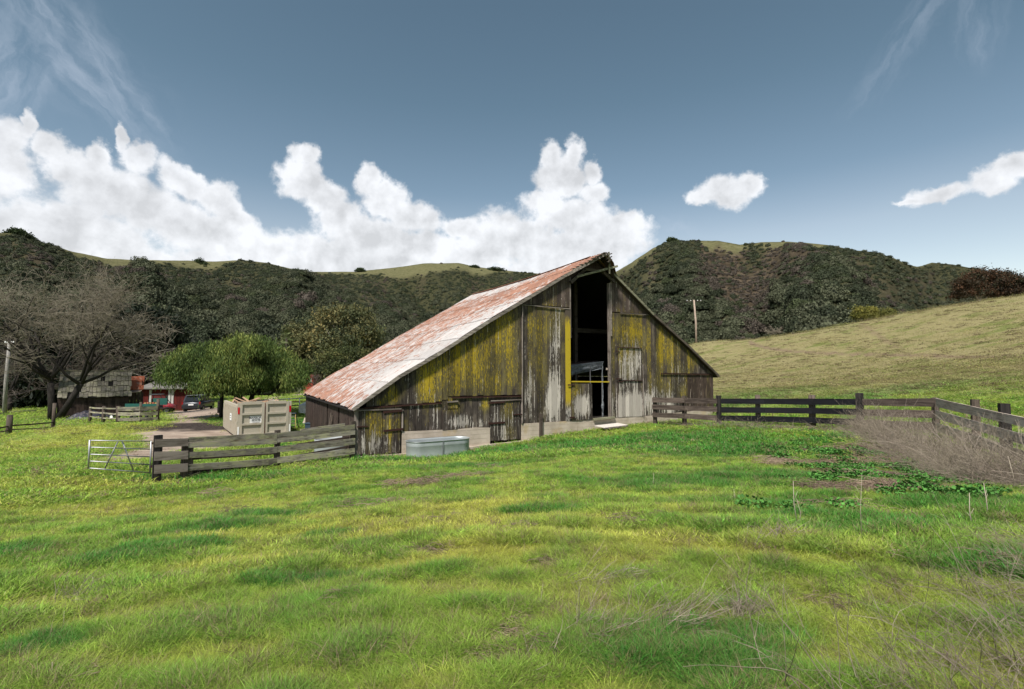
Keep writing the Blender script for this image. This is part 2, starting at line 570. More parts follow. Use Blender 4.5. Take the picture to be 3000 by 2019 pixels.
# bare straw-and-soil patches: (u, v, radius across, radius in depth)
BARE = [(2490, 1322, 1.5, .9), (2400, 1355, 1.2, .5), (2580, 1345, 1.4, .7), (2520, 1385, 1.4, .6), (2620, 1430, 1.3, .45), (2230, 1362, .35, .18), (1500, 1890, .24, .22), (1540, 1830, .16, .14),
        (1470, 1960, .28, .20), (2080, 1870, .24, .14), (1215, 1412, .9, .25), (1330, 1402, .7, .2), (1120, 1487, .8, .15), (1260, 1620, .5, .12), (2820, 1415, .5, .25),
        (2680, 1400, .5, .2), (200, 1460, .5, .2), (1900, 1530, .5, .12), (1600, 1660, .3, .12), (2460, 1480, .5, .15)]
BAREW = [(gp(u, v), a, b) for u, v, a, b in BARE]


# cattle trails along the grazed slope
TRAILS = [(gpoly(q_), w_, a_) for q_, w_, a_ in (([(2195, 1000), (2205, 1006), (2250, 1018), (2340, 1030), (2450, 1034), (2600, 1036), (2750, 1042), (2900, 1046), (2995, 1044)], .55, .9),
          ([(2525, 950), (2560, 975), (2600, 1000), (2640, 1020)], .45, .55), ([(1330, 1408), (1120, 1440), (1000, 1520), (1300, 1545), (1700, 1570), (2100, 1590)], .12, .45), ([(1060, 1500), (1500, 1560), (1900, 1555)], .10, .35))]


def masks(x, y):
    x = np.asarray(x, float); y = np.asarray(y, float)
    sh = x.shape
    n = fbm(x * .9, y * .9, 4, 3).ravel() - .5
    n2 = fbm(x * .25, y * .5, 3, 8).ravel() - .5
    sd = np.maximum(inpoly_sd(x, y, YARD), inpoly_sd(x, y, LANE))
    dirt = sstep(sd + n * 1.6 + n2 * 1.5, -.35, .45)
    xr, yr = x.ravel(), y.ravel()
    bare = np.zeros(xr.shape)
    nb = fbm(xr * 3, yr * 3, 4, 21) - .5
    for p, a, b in BAREW:
        d = np.hypot((xr - p.x) / a, (yr - p.y) / b)
        bare = np.maximum(bare, sstep(1.15 - d + nb * 1.7, 0, .45))
    # scattered bald spots of thatch
    sc_ = fbm(xr * 1.3 + 40, yr * 2.6, 4, 31)
    bare = np.maximum(bare, .22 * sstep(sc_, .69, .75) * (np.hypot(xr, yr) < 45))
    for ln, wd_, am_ in TRAILS:
        dd_ = np.full(xr.shape, 1e9)
        for (ax_, ay_), (bx_, by_) in zip(ln[:-1], ln[1:]):
            ex, ey = bx_ - ax_, by_ - ay_
            tt_ = np.clip(((xr - ax_) * ex + (yr - ay_) * ey) / (ex * ex + ey * ey), 0, 1)
            dd_ = np.minimum(dd_, np.hypot(xr - ax_ - tt_ * ex, yr - ay_ - tt_ * ey))
        bare = np.maximum(bare, am_ * sstep(wd_ * (1.2 + nb) - dd_, 0, wd_))
    mud = sstep(1.2 - np.hypot((xr - MUD.x) / 4.2, (yr - MUD.y) / 2.4) + n * .9, 0, .35)
    return dirt.reshape(sh), bare.reshape(sh), mud.reshape(sh)


# lusher, deeper green patches (photo pixel, radii in metres)
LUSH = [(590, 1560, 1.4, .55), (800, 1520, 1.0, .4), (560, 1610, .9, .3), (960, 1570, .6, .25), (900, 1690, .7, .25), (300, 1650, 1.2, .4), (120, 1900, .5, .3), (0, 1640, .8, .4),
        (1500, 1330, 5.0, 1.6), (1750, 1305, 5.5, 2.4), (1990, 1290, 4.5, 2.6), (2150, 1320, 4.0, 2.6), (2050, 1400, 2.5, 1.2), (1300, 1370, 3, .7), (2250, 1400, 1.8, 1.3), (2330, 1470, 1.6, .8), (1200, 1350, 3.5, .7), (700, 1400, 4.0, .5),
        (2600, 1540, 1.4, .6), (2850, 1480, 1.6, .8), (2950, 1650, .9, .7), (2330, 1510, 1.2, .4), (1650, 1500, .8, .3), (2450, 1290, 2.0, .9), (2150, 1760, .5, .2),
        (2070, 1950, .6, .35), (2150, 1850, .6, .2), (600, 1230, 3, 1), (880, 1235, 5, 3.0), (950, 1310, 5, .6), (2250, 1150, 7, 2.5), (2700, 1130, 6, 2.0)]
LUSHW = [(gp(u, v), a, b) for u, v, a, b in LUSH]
YEL = [(1100, 1560, 3.5, .9), (400, 1490, 4.0, 1.3), (250, 1420, 3.0, 1.2), (1700, 1600, 2.6, .6), (1300, 1500, 3.0, .6), (2200, 1600, 1.2, .5), (900, 1640, 1.5, .35), (1200, 1660, 1.3, .3),
       (2000, 1500, 1.5, .35), (100, 1310, 6, 2.5), (2350, 1630, 1.0, .35), (330, 1260, 7, 3.0), (1900, 1350, 1.2, .5)]
YELW = [(gp(u, v), a, b) for u, v, a, b in YEL]


def fields(x, y):
    """lushness, yellowness and sward height at ground points"""
    xr = np.asarray(x, float); yr = np.asarray(y, float)
    n = fbm(xr * .8, yr * 1.4, 4, 50) - .5
    lush = np.zeros(xr.shape); yel = np.zeros(xr.shape)
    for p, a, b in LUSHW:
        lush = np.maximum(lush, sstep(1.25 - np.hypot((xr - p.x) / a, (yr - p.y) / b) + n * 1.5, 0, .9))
    for p, a, b in YELW:
        yel = np.maximum(yel, sstep(1.25 - np.hypot((xr - p.x) / a, (yr - p.y) / b) + n * 1.3, 0, 1.0))
    lump = fbm(xr * 1.5 + 5, yr * 3.0, 4, 60)       # tufts drawn out across the view slope
    fine = fbm(xr * 3.1, yr * 4.2, 3, 70)
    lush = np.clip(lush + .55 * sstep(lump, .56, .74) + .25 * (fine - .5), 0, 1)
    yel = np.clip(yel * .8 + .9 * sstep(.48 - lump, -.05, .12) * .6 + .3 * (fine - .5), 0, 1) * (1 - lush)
    h = .50 + .32 * lush + .25 * (lump - .5) + .5 * (fine - .5)
    # the far pasture is grazed short and browner
    past = sstep(yr + .9 * xr, 36, 50) * (xr > 8)
    return lush, yel, h, past


def bumps(x, y):
    r = np.hypot(x, y)
    near = np.exp(-(r / 40) ** 2)
    a = (fbm(x * 1.5 + 5, y * 3.0, 4, 60) - .5) * .15 + (fbm(x * .35, y * .35, 3, 90) - .5) * .30
    # two faint wheel tracks across the field
    return a * near + (fbm(x * .12, y * .12, 3, 95) - .5) * .5 * sstep(r, 25, 60)


def HB(x, y):
    x = np.asarray(x, float); y = np.asarray(y, float)
    dirt, bare, mud = masks(x, y)
    return Hs(x, y) + bumps(x, y) * (1 - .8 * dirt) - .03 * bare


# ---- ground sheet: rings round the camera, out to the foot of the hills
azs = np.r_[np.radians(np.linspace(-62, 62, 470)), np.radians(np.linspace(62, 298, 90))[1:-1]]
rs = np.exp(np.linspace(math.log(.5), math.log(165), 300))
A_, R_ = np.meshgrid(azs, rs)
GXx = np.sin(A_) * R_; GYy = np.cos(A_) * R_
d_, b_, m_ = masks(GXx, GYy)
l_, y_, h_, p_ = fields(GXx.ravel(), GYy.ravel())
GZ = Hs(GXx, GYy) + bumps(GXx, GYy) * (1 - .8 * d_) - .03 * b_
na, nr = len(azs), len(rs)
V = np.c_[GXx.ravel(), GYy.ravel(), GZ.ravel()]
i0 = np.arange(nr * na).reshape(nr, na)
q = np.stack([i0[:-1], np.roll(i0, -1, 1)[:-1], np.roll(i0, -1, 1)[1:], i0[1:]], -1).reshape(-1, 4)[:, ::-1]
cap = np.array([[0, 0, Hs([0.], [0.])[0]]])
V = np.r_[V, cap]

m, N = new_mat('ground_soil_and_thatch')
geo = N.n('ShaderNodeNewGeometry').outputs['Position']


def attr(N, name, out='Fac', kind='GEOMETRY'):
    return N.n('ShaderNodeAttribute', attribute_name=name, attribute_type=kind).outputs[out]


na1 = N.noise(geo, 1.1, 6, .62); na2 = N.noise(geo, 9.0, 6, .65); na3 = N.noise(geo, 45.0, 4, .6)
thatch = N.mix(N.ss(na2, .35, .65), (.065, .11, .022), (.19, .24, .055))
green = N.mix(N.ss(na3, .3, .7), (.055, .17, .024), (.12, .25, .040))
yelc = N.mix(N.ss(na3, .3, .7), (.24, .26, .055), (.34, .36, .09))
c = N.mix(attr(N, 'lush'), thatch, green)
c = N.mix(N.m('MULTIPLY', attr(N, 'yel'), .8), c, yelc)
pas = N.mix(N.ss(na2, .35, .68), (.165, .155, .062), (.27, .225, .125))
pas = N.mix(N.ss(N.noise(N.scale(geo, (.22, .5, .5)), 1.0, 5, .6), .50, .66), pas, (.13, .145, .045))
pas = N.mix(N.m('MULTIPLY', N.ss(N.noise(N.scale(geo, (.9, 2.2, 2)), 1.0, 5, .65), .60, .70), .8), pas, (.060, .042, .030))
c = N.mix(attr(N, 'past'), c, pas)
straw = N.mix(N.ss(N.noise(N.scale(geo, (16, 34, 10)), 1.0, 4, .7), .35, .65), (.075, .048, .032), (.26, .19, .135))
c = N.mix(attr(N, 'bare'), c, straw)
dirtc = N.mix(N.ss(N.noise(N.scale(geo, (.5, 1.6, 1)), 1.6, 6, .65), .35, .65), (.215, .165, .130), (.36, .29, .235))
dirtc = N.mix(N.m('MULTIPLY', N.ss(na2, .55, .72), .5), dirtc, (.12, .085, .065))
c = N.mix(attr(N, 'dirt'), c, dirtc)
c = N.mix(attr(N, 'mud'), c, N.mix(N.ss(na2, .4, .6), (.018, .014, .013), (.070, .055, .048)))
finish(N, c, .95, N.m('ADD', na2, N.m('MULTIPLY', na3, .4)), .06, .8, 0, .1)
ground = link('ground', mesh_of('ground', V, q, m, True, {k: np.r_[a.ravel(), a.ravel()[0]] for k, a in
              dict(dirt=d_, bare=b_, mud=m_, lush=l_, yel=y_, past=p_).items()}))
props(ground, 'rough green and yellow pasture falling away to the barn and rising right', kind='structure')

mo = MB(); mo.add([(-4000, -3000, -9), (4000, -3000, -9), (4000, 5000, -9), (-4000, 5000, -9)], [(0, 1, 2, 3)])
props(mo.build('distant_ground', plain('distant_grass', (.09, .11, .04), .95, scale=.02)), 'flat grassland beyond the hills', kind='structure')

# ================================================================== HILLS
RIDGE = [(-1500, 640), (-700, 655), (0, 680), (50, 682), (97, 704), (193, 734), (296, 756), (386, 760), (515, 762), (618, 765), (708, 761), (773, 769), (850, 788), (901, 796), (1030, 796),
         (1159, 783), (1236, 772), (1339, 770), (1391, 781), (1455, 790), (1558, 800), (1700, 815), (1800, 800), (1854, 769), (1918, 727), (1970, 706), (2060, 704), (2112, 705), (2150, 711),
         (2176, 716), (2240, 709), (2318, 707), (2382, 711), (2446, 718), (2511, 731), (2575, 737), (2627, 753), (2678, 776), (2704, 781), (2743, 768), (2807, 773), (2884, 789), (2936, 801), (3000, 814), (3600, 850), (5200, 830)]
RR = [(-1500, 230), (0, 255), (600, 290), (850, 310), (950, 400), (1400, 400), (1700, 380), (1780, 330), (1850, 262), (2000, 245), (2400, 250), (2600, 262), (2690, 300), (2760, 350), (3000, 340), (5200, 300)]
ru = np.array([a for a, b in RIDGE], float)
raz = np.arctan((ru - 1500) / F)
rel = np.array([at(a, b, 1.0).z / math.hypot(at(a, b, 1.0).x, 1.0) for a, b in RIDGE])
rr_az = np.arctan((np.array([a for a, b in RR]) - 1500) / F); rr_v = np.array([b for a, b in RR], float)
R0 = 96.0


def hill(azv, s):
    """azimuth, 0..1 foot to ridge (past 1 behind it) -> x, y, z"""
    tan_e = np.interp(azv, raz, rel) + .0012 * (fbm(azv * 60, azv * 0 + 3, 3, 5) - .5)
    rr_ = np.interp(azv, rr_az, rr_v)
    zr = tan_e * rr_
    z0 = -7.0
    r = R0 + (rr_ - R0) * s
    prof = np.where(s <= 1, .80 * s + .20 * s * s, 1 - (s - 1) * 3.0)
    z = z0 + (zr - z0) * prof
    gx = azv * 190
    g = fbm(gx * .045 + s * .5, s * 1.6 + 4, 4, 12) - .5
    gl = np.abs(fbm(gx * .030 + s * .9 + 7, s * .7, 3, 44) - .5) * 2
    env = np.clip(s * (1 - s) * 4, 0, 1)
    z = z + env * (g * 34 + (gl - .35) * 22)
    # never rise above the line of sight to the ridge
    z = np.where(s < 1, np.minimum(z, tan_e * r - (1 - s) * 2.0), z)
    return np.sin(azv) * r, np.cos(azv) * r, z


haz = np.radians(np.linspace(-78, 78, 460))
hs = np.r_[np.linspace(0, 1, 70), [1.02, 1.06, 1.12, 1.3]]
HA, HS = np.meshgrid(haz, hs)
hx, hy, hz = hill(HA, HS)
ih = np.arange(HA.size).reshape(HA.shape)
hq = np.stack([ih[:-1, :-1], ih[:-1, 1:], ih[1:, 1:], ih[1:, :-1]], -1).reshape(-1, 4)


def scrubby(azv, s):
    """how brown (dry brush) and how grassy the slope is"""
    u = 1500 + F * np.tan(azv)
    nz = fbm(azv * 26, s * 4, 4, 77)
    brown = sstep(nz, .52, .68) * .32
    brown += .75 * sstep(u, 1980, 2080) * sstep(s, .42, .66) * sstep(-u, -2560, -2400) * sstep(nz, .34, .56)
    brown += .6 * sstep(-u, -560, -380) * sstep(s, .55, .75) * sstep(-s, -.97, -.9) * sstep(nz, .38, .58)
    top = np.interp(u, [-1500, 0, 60, 110, 200, 500, 850, 900, 960, 1150, 1420, 1480, 1500, 1760, 1850, 1960, 2160, 2240, 2380, 2450, 2560, 2700, 5200],
                    [.95, .99, .99, .95, .93, .96, .95, .985, .95, .90, .90, .96, .99, .99, .95, .97, .98, .94, .92, .975, 1.0, 1.0, .98])
    grass = sstep(s + (nz - .5) * .16, top - .015, top + .03)
    side = .30 * sstep(nz, .50, .62) * sstep(u, 1800, 1900) * sstep(-u, -1990, -1930) * sstep(s, .3, .5)
    return np.clip(brown, 0, 1), np.clip(grass + side, 0, 1)


hb, hg = scrubby(HA, HS)
m, N = new_mat('hillside')
geo = N.n('ShaderNodeNewGeometry').outputs['Position']
n1 = N.noise(geo, .20, 6, .62); n2 = N.noise(geo, .05, 5, .6); n3 = N.noise(geo, 1.1, 5, .65)
c = N.mix(N.ss(n3, .35, .65), (.020, .022, .010), (.060, .058, .030))
c = N.mix(attr(N, 'brown'), c, N.mix(N.ss(n1, .35, .65), (.036, .028, .018), (.085, .066, .046)))
c = N.mix(attr(N, 'grassy'), c, N.mix(N.ss(N.noise(N.scale(geo, (1, 1, 4)), .5, 5, .6), .35, .65), (.080, .080, .036), (.130, .122, .064)))
finish(N, c, .95, n3, .6, .8, 0, .05)
hills = link('hills', mesh_of('hills', np.c_[hx.ravel(), hy.ravel(), hz.ravel()], hq, m, True, dict(brown=hb.ravel(), grassy=hg.ravel())))
props(hills, 'steep brush-covered hills behind the barn with grassy crests', kind='structure')


# ================================================================== SCATTER
def scatter(name, protos, pts, rot, scl, col, mat=None, kind='stuff', label=None):
    n = len(pts)
    me = bpy.data.meshes.new(name)
    me.vertices.add(n); me.vertices.foreach_set('co', np.asarray(pts, np.float32).ravel())
    for k, a in (('rot', rot), ('scl', scl), ('col', col)):
        t = me.attributes.new(k, 'FLOAT_VECTOR', 'POINT'); t.data.foreach_set('vector', np.asarray(a, np.float32).ravel())
    if mat: me.materials.append(mat)
    o = link(name, me)
    g = bpy.data.node_groups.new(name + '_scatter', 'GeometryNodeTree')
    g.interface.new_socket('Geometry', in_out='INPUT', socket_type='NodeSocketGeometry')
    g.interface.new_socket('Geometry', in_out='OUTPUT', socket_type='NodeSocketGeometry')
    nn = g.nodes
    gi = nn.new('NodeGroupInput'); go = nn.new('NodeGroupOutput')
    join = nn.new('GeometryNodeJoinGeometry')
    for p in protos:
        oi = nn.new('GeometryNodeObjectInfo'); oi.inputs['Object'].default_value = p; oi.inputs['As Instance'].default_value = True
        g.links.new(oi.outputs['Geometry'], join.inputs[0])
    iop = nn.new('GeometryNodeInstanceOnPoints')
    iop.inputs['Pick Instance'].default_value = True
    rv = nn.new('FunctionNodeRandomValue'); rv.data_type = 'INT'
    rv.inputs['Min'].default_value = 0 if False else 0
    for s_ in rv.inputs:
        if s_.name == 'Max' and s_.type == 'INT': s_.default_value = len(protos) - 1
        if s_.name == 'Min' and s_.type == 'INT': s_.default_value = 0
    out_i = [s_ for s_ in rv.outputs if s_.type == 'INT'][0]
    g.links.new(gi.outputs[0], iop.inputs['Points'])
    g.links.new(join.outputs[0], iop.inputs['Instance'])
    g.links.new(out_i, iop.inputs['Instance Index'])
    for nm, sk in (('rot', 'Rotation'), ('scl', 'Scale')):
        na_ = nn.new('GeometryNodeInputNamedAttribute'); na_.data_type = 'FLOAT_VECTOR'; na_.inputs['Name'].default_value = nm
        g.links.new(na_.outputs['Attribute'], iop.inputs[sk])
    g.links.new(iop.outputs[0], go.inputs[0])
    md = o.modifiers.new('scatter', 'NODES'); md.node_group = g
    return props(o, label, kind=kind)


def proto(name, V_, F_, mat, attrs=None):
    return bpy.data.objects.new(name, mesh_of(name, V_, F_, mat, False, attrs))


def blades(n, radius, hmin, hmax, width, lean=.5, seg=3, curl=1.0, spread=None):
    """n curved tapering blades -> verts, quads"""
    r = radius * np.sqrt(rng.random(n)); a = rng.random(n) * 2 * np.pi
    base = np.c_[r * np.cos(a), r * np.sin(a), np.full(n, -.02)]
    h = rng.uniform(hmin, hmax, n)
    d = rng.random(n) * 2 * np.pi
    d = np.where(rng.random(n) < .6, a + rng.normal(0, .6, n), d)
    le = lean * rng.uniform(.2, 1.3, n)
    k = np.linspace(0, 1, seg + 1)
    bend = (k[None, :] ** 1.7) * le[:, None] * h[:, None] * curl
    zz = h[:, None] * (k[None, :] - .28 * (k[None, :] ** 2) * np.minimum(le, 1.4)[:, None])
    C = base[:, None, :] + np.stack([np.cos(d)[:, None] * bend, np.sin(d)[:, None] * bend, zz], -1)
    w = width * rng.uniform(.7, 1.3, n)[:, None] * (1 - .88 * k[None, :] ** 1.4)
    t = rng.random(n) * np.pi * 2
    S = np.stack([np.cos(t)[:, None] * w, np.sin(t)[:, None] * w, 0 * w], -1) * .5
    Vv = np.stack([C - S, C + S], 2).reshape(-1, 3)          # n, seg+1, 2
    ix = np.arange(n * (seg + 1) * 2).reshape(n, seg + 1, 2)
    Fq = np.stack([ix[:, :-1, 0], ix[:, :-1, 1], ix[:, 1:, 1], ix[:, 1:, 0]], -1).reshape(-1, 4)
    tip = np.repeat(np.tile(k, n), 2)
    rnd = np.repeat(rng.random(n), (seg + 1) * 2)
    return Vv, Fq, dict(tip=tip, rnd=rnd)


def leafy(name, transl=.35, rough=.6, tipcol=None, dead=None, spread=.35):
    """two-sided leaf material: instance colour x per-blade variation"""
    m, N = new_mat(name)
    col = attr(N, 'col', 'Vector', 'INSTANCER')
    rnd = attr(N, 'rnd'); tip = attr(N, 'tip')
    v = N.m('ADD', 1 - spread / 2, N.m('MULTIPLY', rnd, spread))
    c = N.mix(1.0, col, N.n('ShaderNodeCombineXYZ', {0: v, 1: v, 2: v}).outputs[0], 'MULTIPLY')
    if tipcol: c = N.mix(N.m('MULTIPLY', N.ss(tip, .5, 1.0), .40), c, tipcol)
    if dead: c = N.mix(N.m('MULTIPLY', N.ss(rnd, .86, .90), .75), c, dead)
    d = N.n('ShaderNodeBsdfPrincipled', {'Base Color': c, 'Roughness': rough, 'Specular IOR Level': .25})
    t = N.n('ShaderNodeBsdfTranslucent', {0: c})
    mx = N.n('ShaderNodeMixShader', {0: transl, 1: d.outputs[0], 2: t.outputs[0]})
    N.n('ShaderNodeOutputMaterial', {0: mx.outputs[0]})
    return m


M_grass = leafy('grass_blade', .45, .55, (.24, .24, .06), (.28, .21, .13), .6)


def tuft(name, *a, **k):
    v_, f_, at_ = blades(*a, **k)
    return proto(name, v_, f_, M_grass, at_)


P_near = [tuft('grass_tuft', 40, .085, .045, .13, .0045, 1.1) for _ in range(5)]
P_mid = [tuft('grass_tuft', 50, .17, .045, .13, .0095, 1.1, seg=2) for _ in range(5)]
P_far = [tuft('grass_tuft', 60, .50, .04, .14, .030, 1.2, seg=2) for _ in range(4)]
P_vfar = [tuft('grass_tuft', 60, 1.3, .04, .13, .075, 1.2, seg=2) for _ in range(3)]


def polar(n, r0, r1, a0=-57, a1=57):
    r = np.exp(rng.uniform(math.log(r0), math.log(r1), n)); a = np.radians(rng.uniform(a0, a1, n))
    return np.sin(a) * r, np.cos(a) * r


def in_barn(x, y, pad=.05):
    dx = x - BO.x; dy = y - BO.y
    t = dx * GX.x + dy * GX.y; w = dx * GY.x + dy * GY.y
    return (t > -pad) & (t < 20.6) & (w > -pad) & (w < 15)


def grass_band(n, r0, r1, protos, hs_, name, label):
    x, y = polar(n, r0, r1)
    dirt, bare, mud = masks(x, y)
    keep = (rng.random(n) > np.maximum(dirt * 1.0, bare * .88)) & ~in_barn(x, y)
    x, y, bare = x[keep], y[keep], bare[keep]
    lush, yel, h, past = fields(x, y)
    nz = fbm(x * 6, y * 6, 3, 33)
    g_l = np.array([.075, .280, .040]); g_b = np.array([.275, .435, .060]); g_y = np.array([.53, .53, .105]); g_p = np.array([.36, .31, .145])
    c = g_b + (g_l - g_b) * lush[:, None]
    c = c + (g_y - c) * (yel * .9)[:, None]
    pn = fbm(x * .22, y * .5, 4, 71)[:, None]
    gp_ = g_p * (1 - sstep(pn, .5, .62)) + np.array([.25, .265, .09]) * sstep(pn, .5, .62)
    c = c + (gp_ - c) * (past * .9)[:, None]
    dead = (rng.random(len(x)) < .06 + .35 * bare + .10 * sstep(fbm(x * 1.6, y * 2.4, 3, 29), .60, .72) + .10 * past)
    c[dead] = np.array([.26, .195, .12]) * rng.uniform(.7, 1.3, dead.sum())[:, None]
    c *= (rng.uniform(.62, 1.34, len(x)) * (.75 + .5 * nz))[:, None]
    z = HB(x, y)
    sc_ = np.clip(h, .35, 1.6) * rng.uniform(.8, 1.25, len(x)) * hs_
    sc_ *= 1 - .45 * past - .35 * (bare > .3)
    sxy = rng.uniform(.85, 1.2, len(x))
    rot = np.c_[rng.normal(0, .10, len(x)) + .06, rng.normal(0, .10, len(x)) - .10, rng.random(len(x)) * 6.283]
    scatter(name, protos, np.c_[x, y, z], rot, np.c_[sxy, sxy, sc_], c, M_grass, label=label)


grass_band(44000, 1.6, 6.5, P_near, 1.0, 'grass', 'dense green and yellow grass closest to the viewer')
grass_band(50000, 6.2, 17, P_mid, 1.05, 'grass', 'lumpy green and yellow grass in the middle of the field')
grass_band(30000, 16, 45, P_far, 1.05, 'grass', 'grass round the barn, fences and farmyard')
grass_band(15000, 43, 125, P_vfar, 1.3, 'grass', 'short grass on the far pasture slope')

# ---- brush on the hills
M_scrub = leafy('scrub_leaf', .15, .8, None, None, .7)


def leaf_cloud(n, R, size, flat=1.0, inner=.55, lump=.25, stretch=1.0):
    d = rng.normal(size=(n, 3)); d /= np.linalg.norm(d, axis=1, keepdims=True)
    d[:, 2] = np.abs(d[:, 2]) * 1.05 - .15
    rad = R * (1 + lump * np.sin(d[:, 0] * 5 + rng.random() * 6) * np.cos(d[:, 1] * 4 + rng.random() * 6)) * rng.uniform(inner, 1.0, n) ** .5
    c = d * rad[:, None]; c[:, 2] *= flat
    return c


def cards(c, size, elong=1.0, normal=None, vert=0.0):
    """one folded diamond leaf cluster per point"""
    n = len(c)
    a = rng.normal(size=(n, 3))
    if vert: a = a * (1 - vert) + np.array([0, 0, -1.0]) * vert * np.linalg.norm(a, axis=1, keepdims=True)
    a /= np.linalg.norm(a, axis=1, keepdims=True)
    b = np.cross(a, rng.normal(size=(n, 3))); b /= np.linalg.norm(b, axis=1, keepdims=True) + 1e-9
    s = size * rng.uniform(.6, 1.35, n)[:, None]
    a = a * s * elong; b = b * s
    Vv = np.stack([c - a * .5, c + b * .35, c + a * .5, c - b * .35], 1).reshape(-1, 3)
    Fq = np.arange(n * 4).reshape(-1, 4)
    return Vv, Fq, dict(rnd=np.repeat(rng.random(n), 4), tip=np.zeros(n * 4))


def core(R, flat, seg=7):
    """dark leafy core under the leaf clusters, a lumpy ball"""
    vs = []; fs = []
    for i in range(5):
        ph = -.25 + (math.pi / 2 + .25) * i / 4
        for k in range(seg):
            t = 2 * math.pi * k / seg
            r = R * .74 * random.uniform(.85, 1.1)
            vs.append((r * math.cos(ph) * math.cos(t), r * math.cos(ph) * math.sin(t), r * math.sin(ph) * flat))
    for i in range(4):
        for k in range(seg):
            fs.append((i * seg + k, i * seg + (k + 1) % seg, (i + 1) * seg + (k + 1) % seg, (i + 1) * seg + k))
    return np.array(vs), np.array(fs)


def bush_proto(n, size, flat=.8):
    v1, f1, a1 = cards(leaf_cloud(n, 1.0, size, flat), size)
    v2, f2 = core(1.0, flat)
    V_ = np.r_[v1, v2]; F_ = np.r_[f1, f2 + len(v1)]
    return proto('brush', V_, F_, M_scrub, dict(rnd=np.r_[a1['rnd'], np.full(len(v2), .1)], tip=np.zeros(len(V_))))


P_bush = [bush_proto(230, .24, random.uniform(.6, .95)) for _ in range(6)]
P_tree = [bush_proto(1100, .13, random.uniform(.8, 1.05)) for _ in range(5)]


def scrub(n, s0, s1, smin, smax, protos, label, treeish=False):
    a = np.radians(rng.uniform(-56, 56, n)); s = rng.uniform(s0, s1, n) ** (1.0 if not treeish else 1.0)
    br, gr = scrubby(a, s)
    keep = rng.random(n) > gr * .985
    a, s, br = a[keep], s[keep], br[keep]
    x, y, z = hill(a, s)
    n = len(x)
    big = fbm(a * 40, s * 9, 3, 101)
    c1 = np.array([.032, .040, .021]); c2 = np.array([.060, .066, .038]); c3 = np.array([.070, .058, .046]); c4 = np.array([.040, .050, .022])
    k = rng.random(n)
    c = np.where((k < .56)[:, None], c1, np.where((k < .82)[:, None], c4, c2))
    if treeish: c = np.where((k < .45)[:, None], c1, np.where((k < .60)[:, None], c4, c2 * 1.1))
    c = np.where((big > .60)[:, None] & (rng.random(n) < .6)[:, None], c2, c)
    c = np.where((rng.random(n) < br * .75)[:, None], c3, c)
    c = c * 1.2 * rng.uniform(.84, 1.20, n)[:, None]
    sz = rng.uniform(smin, smax, n) * (1.15 - .35 * s) * (1 - .22 * br)
    rot = np.c_[np.zeros(n), np.zeros(n), rng.random(n) * 6.283]
    scatter('hill_scrub', protos, np.c_[x, y, z - .1 * sz], rot, np.c_[sz, sz, sz * rng.uniform(.8, 1.15, n)], c, M_scrub, label=label)


scrub(30000, .02, 1.0, .7, 1.9, P_bush, 'dense chaparral brush covering the hillsides')
scrub(1500, .0, .70, 2.2, 4.2, P_tree, 'oaks and taller brush low on the hillsides', True)
scrub(420, .0, .55, 3.4, 5.8, P_tree, 'broad oak crowns standing out of the hillside brush', True)
# ================================================================== BARN
RAKE_OFF = -.22
rkL = [on_gable(u, v, RAKE_OFF) for u, v in [(1033, 1197), (1169, 1100), (1281, 1036), (1430, 940), (1531, 880), (1670, 796)]]
rkR = [on_gable(u, v, RAKE_OFF) for u, v in [(2107, 1100), (2018, 1012), (1915, 919), (1796, 797)]]
LL = [(p.x, p.z) for p in rkL]
RL = [(p.x, p.z) for p in rkR]
# ridge: where both rakes meet
(a1x, a1z), (a2x, a2z) = LL[-2], LL[-1]
(b1x, b1z), (b2x, b2z) = RL[-2], RL[-1]
sl = (a2z - a1z) / (a2x - a1x); sr = (b2z - b1z) / (b2x - b1x)
RX = (b2z - a2z + sl * a2x - sr * b2x) / (sl - sr)
RZ = a2z + sl * (RX - a2x)
LPROF = LL + [(RX, RZ)]
RPROF = RL + [(RX, RZ)]
BW = on_gable(2084, 1100).x           # wall width
BL = 14.4                             # length of the barn
EAVE_L = LL[0]; EAVE_R = RL[0]


def roofz(t):
    if t <= RX:
        return float(np.interp(t, [p[0] for p in LPROF], [p[1] for p in LPROF]))
    return float(np.interp(t, [p[0] for p in RPROF[::-1]], [p[1] for p in RPROF[::-1]]))


def lineZ(pts):
    q = [on_gable(u, v) for u, v in pts]
    X = [p.x for p in q]; Z = [p.z for p in q]
    return lambda t: float(np.interp(t, X, Z))


def T(u, v=1150):
    return on_gable(u, v).x


floorZ = lineZ([(1045, 1333), (1174, 1330), (1176, 1264), (1340, 1257), (1434, 1248), (1436, 1296), (1524, 1289), (1526, 1241), (1665, 1233), (1804, 1225), (1912, 1217), (2084, 1198)])
midL = lineZ([(1045, 1197), (1292, 1179), (1323, 1163), (1526, 1159)])
upL = lineZ([(1500, 890), (1529, 892), (1672, 903)])
upR = lineZ([(1795, 915), (1905, 923)])
lowR = lineZ([(1935, 1094), (2084, 1096)])

barn = empty('barn', tuple(BO), math.atan2(GX.y, GX.x), 'big weathered plank barn with yellow lichen, rusty metal roof and tall open doorway', 'barn')

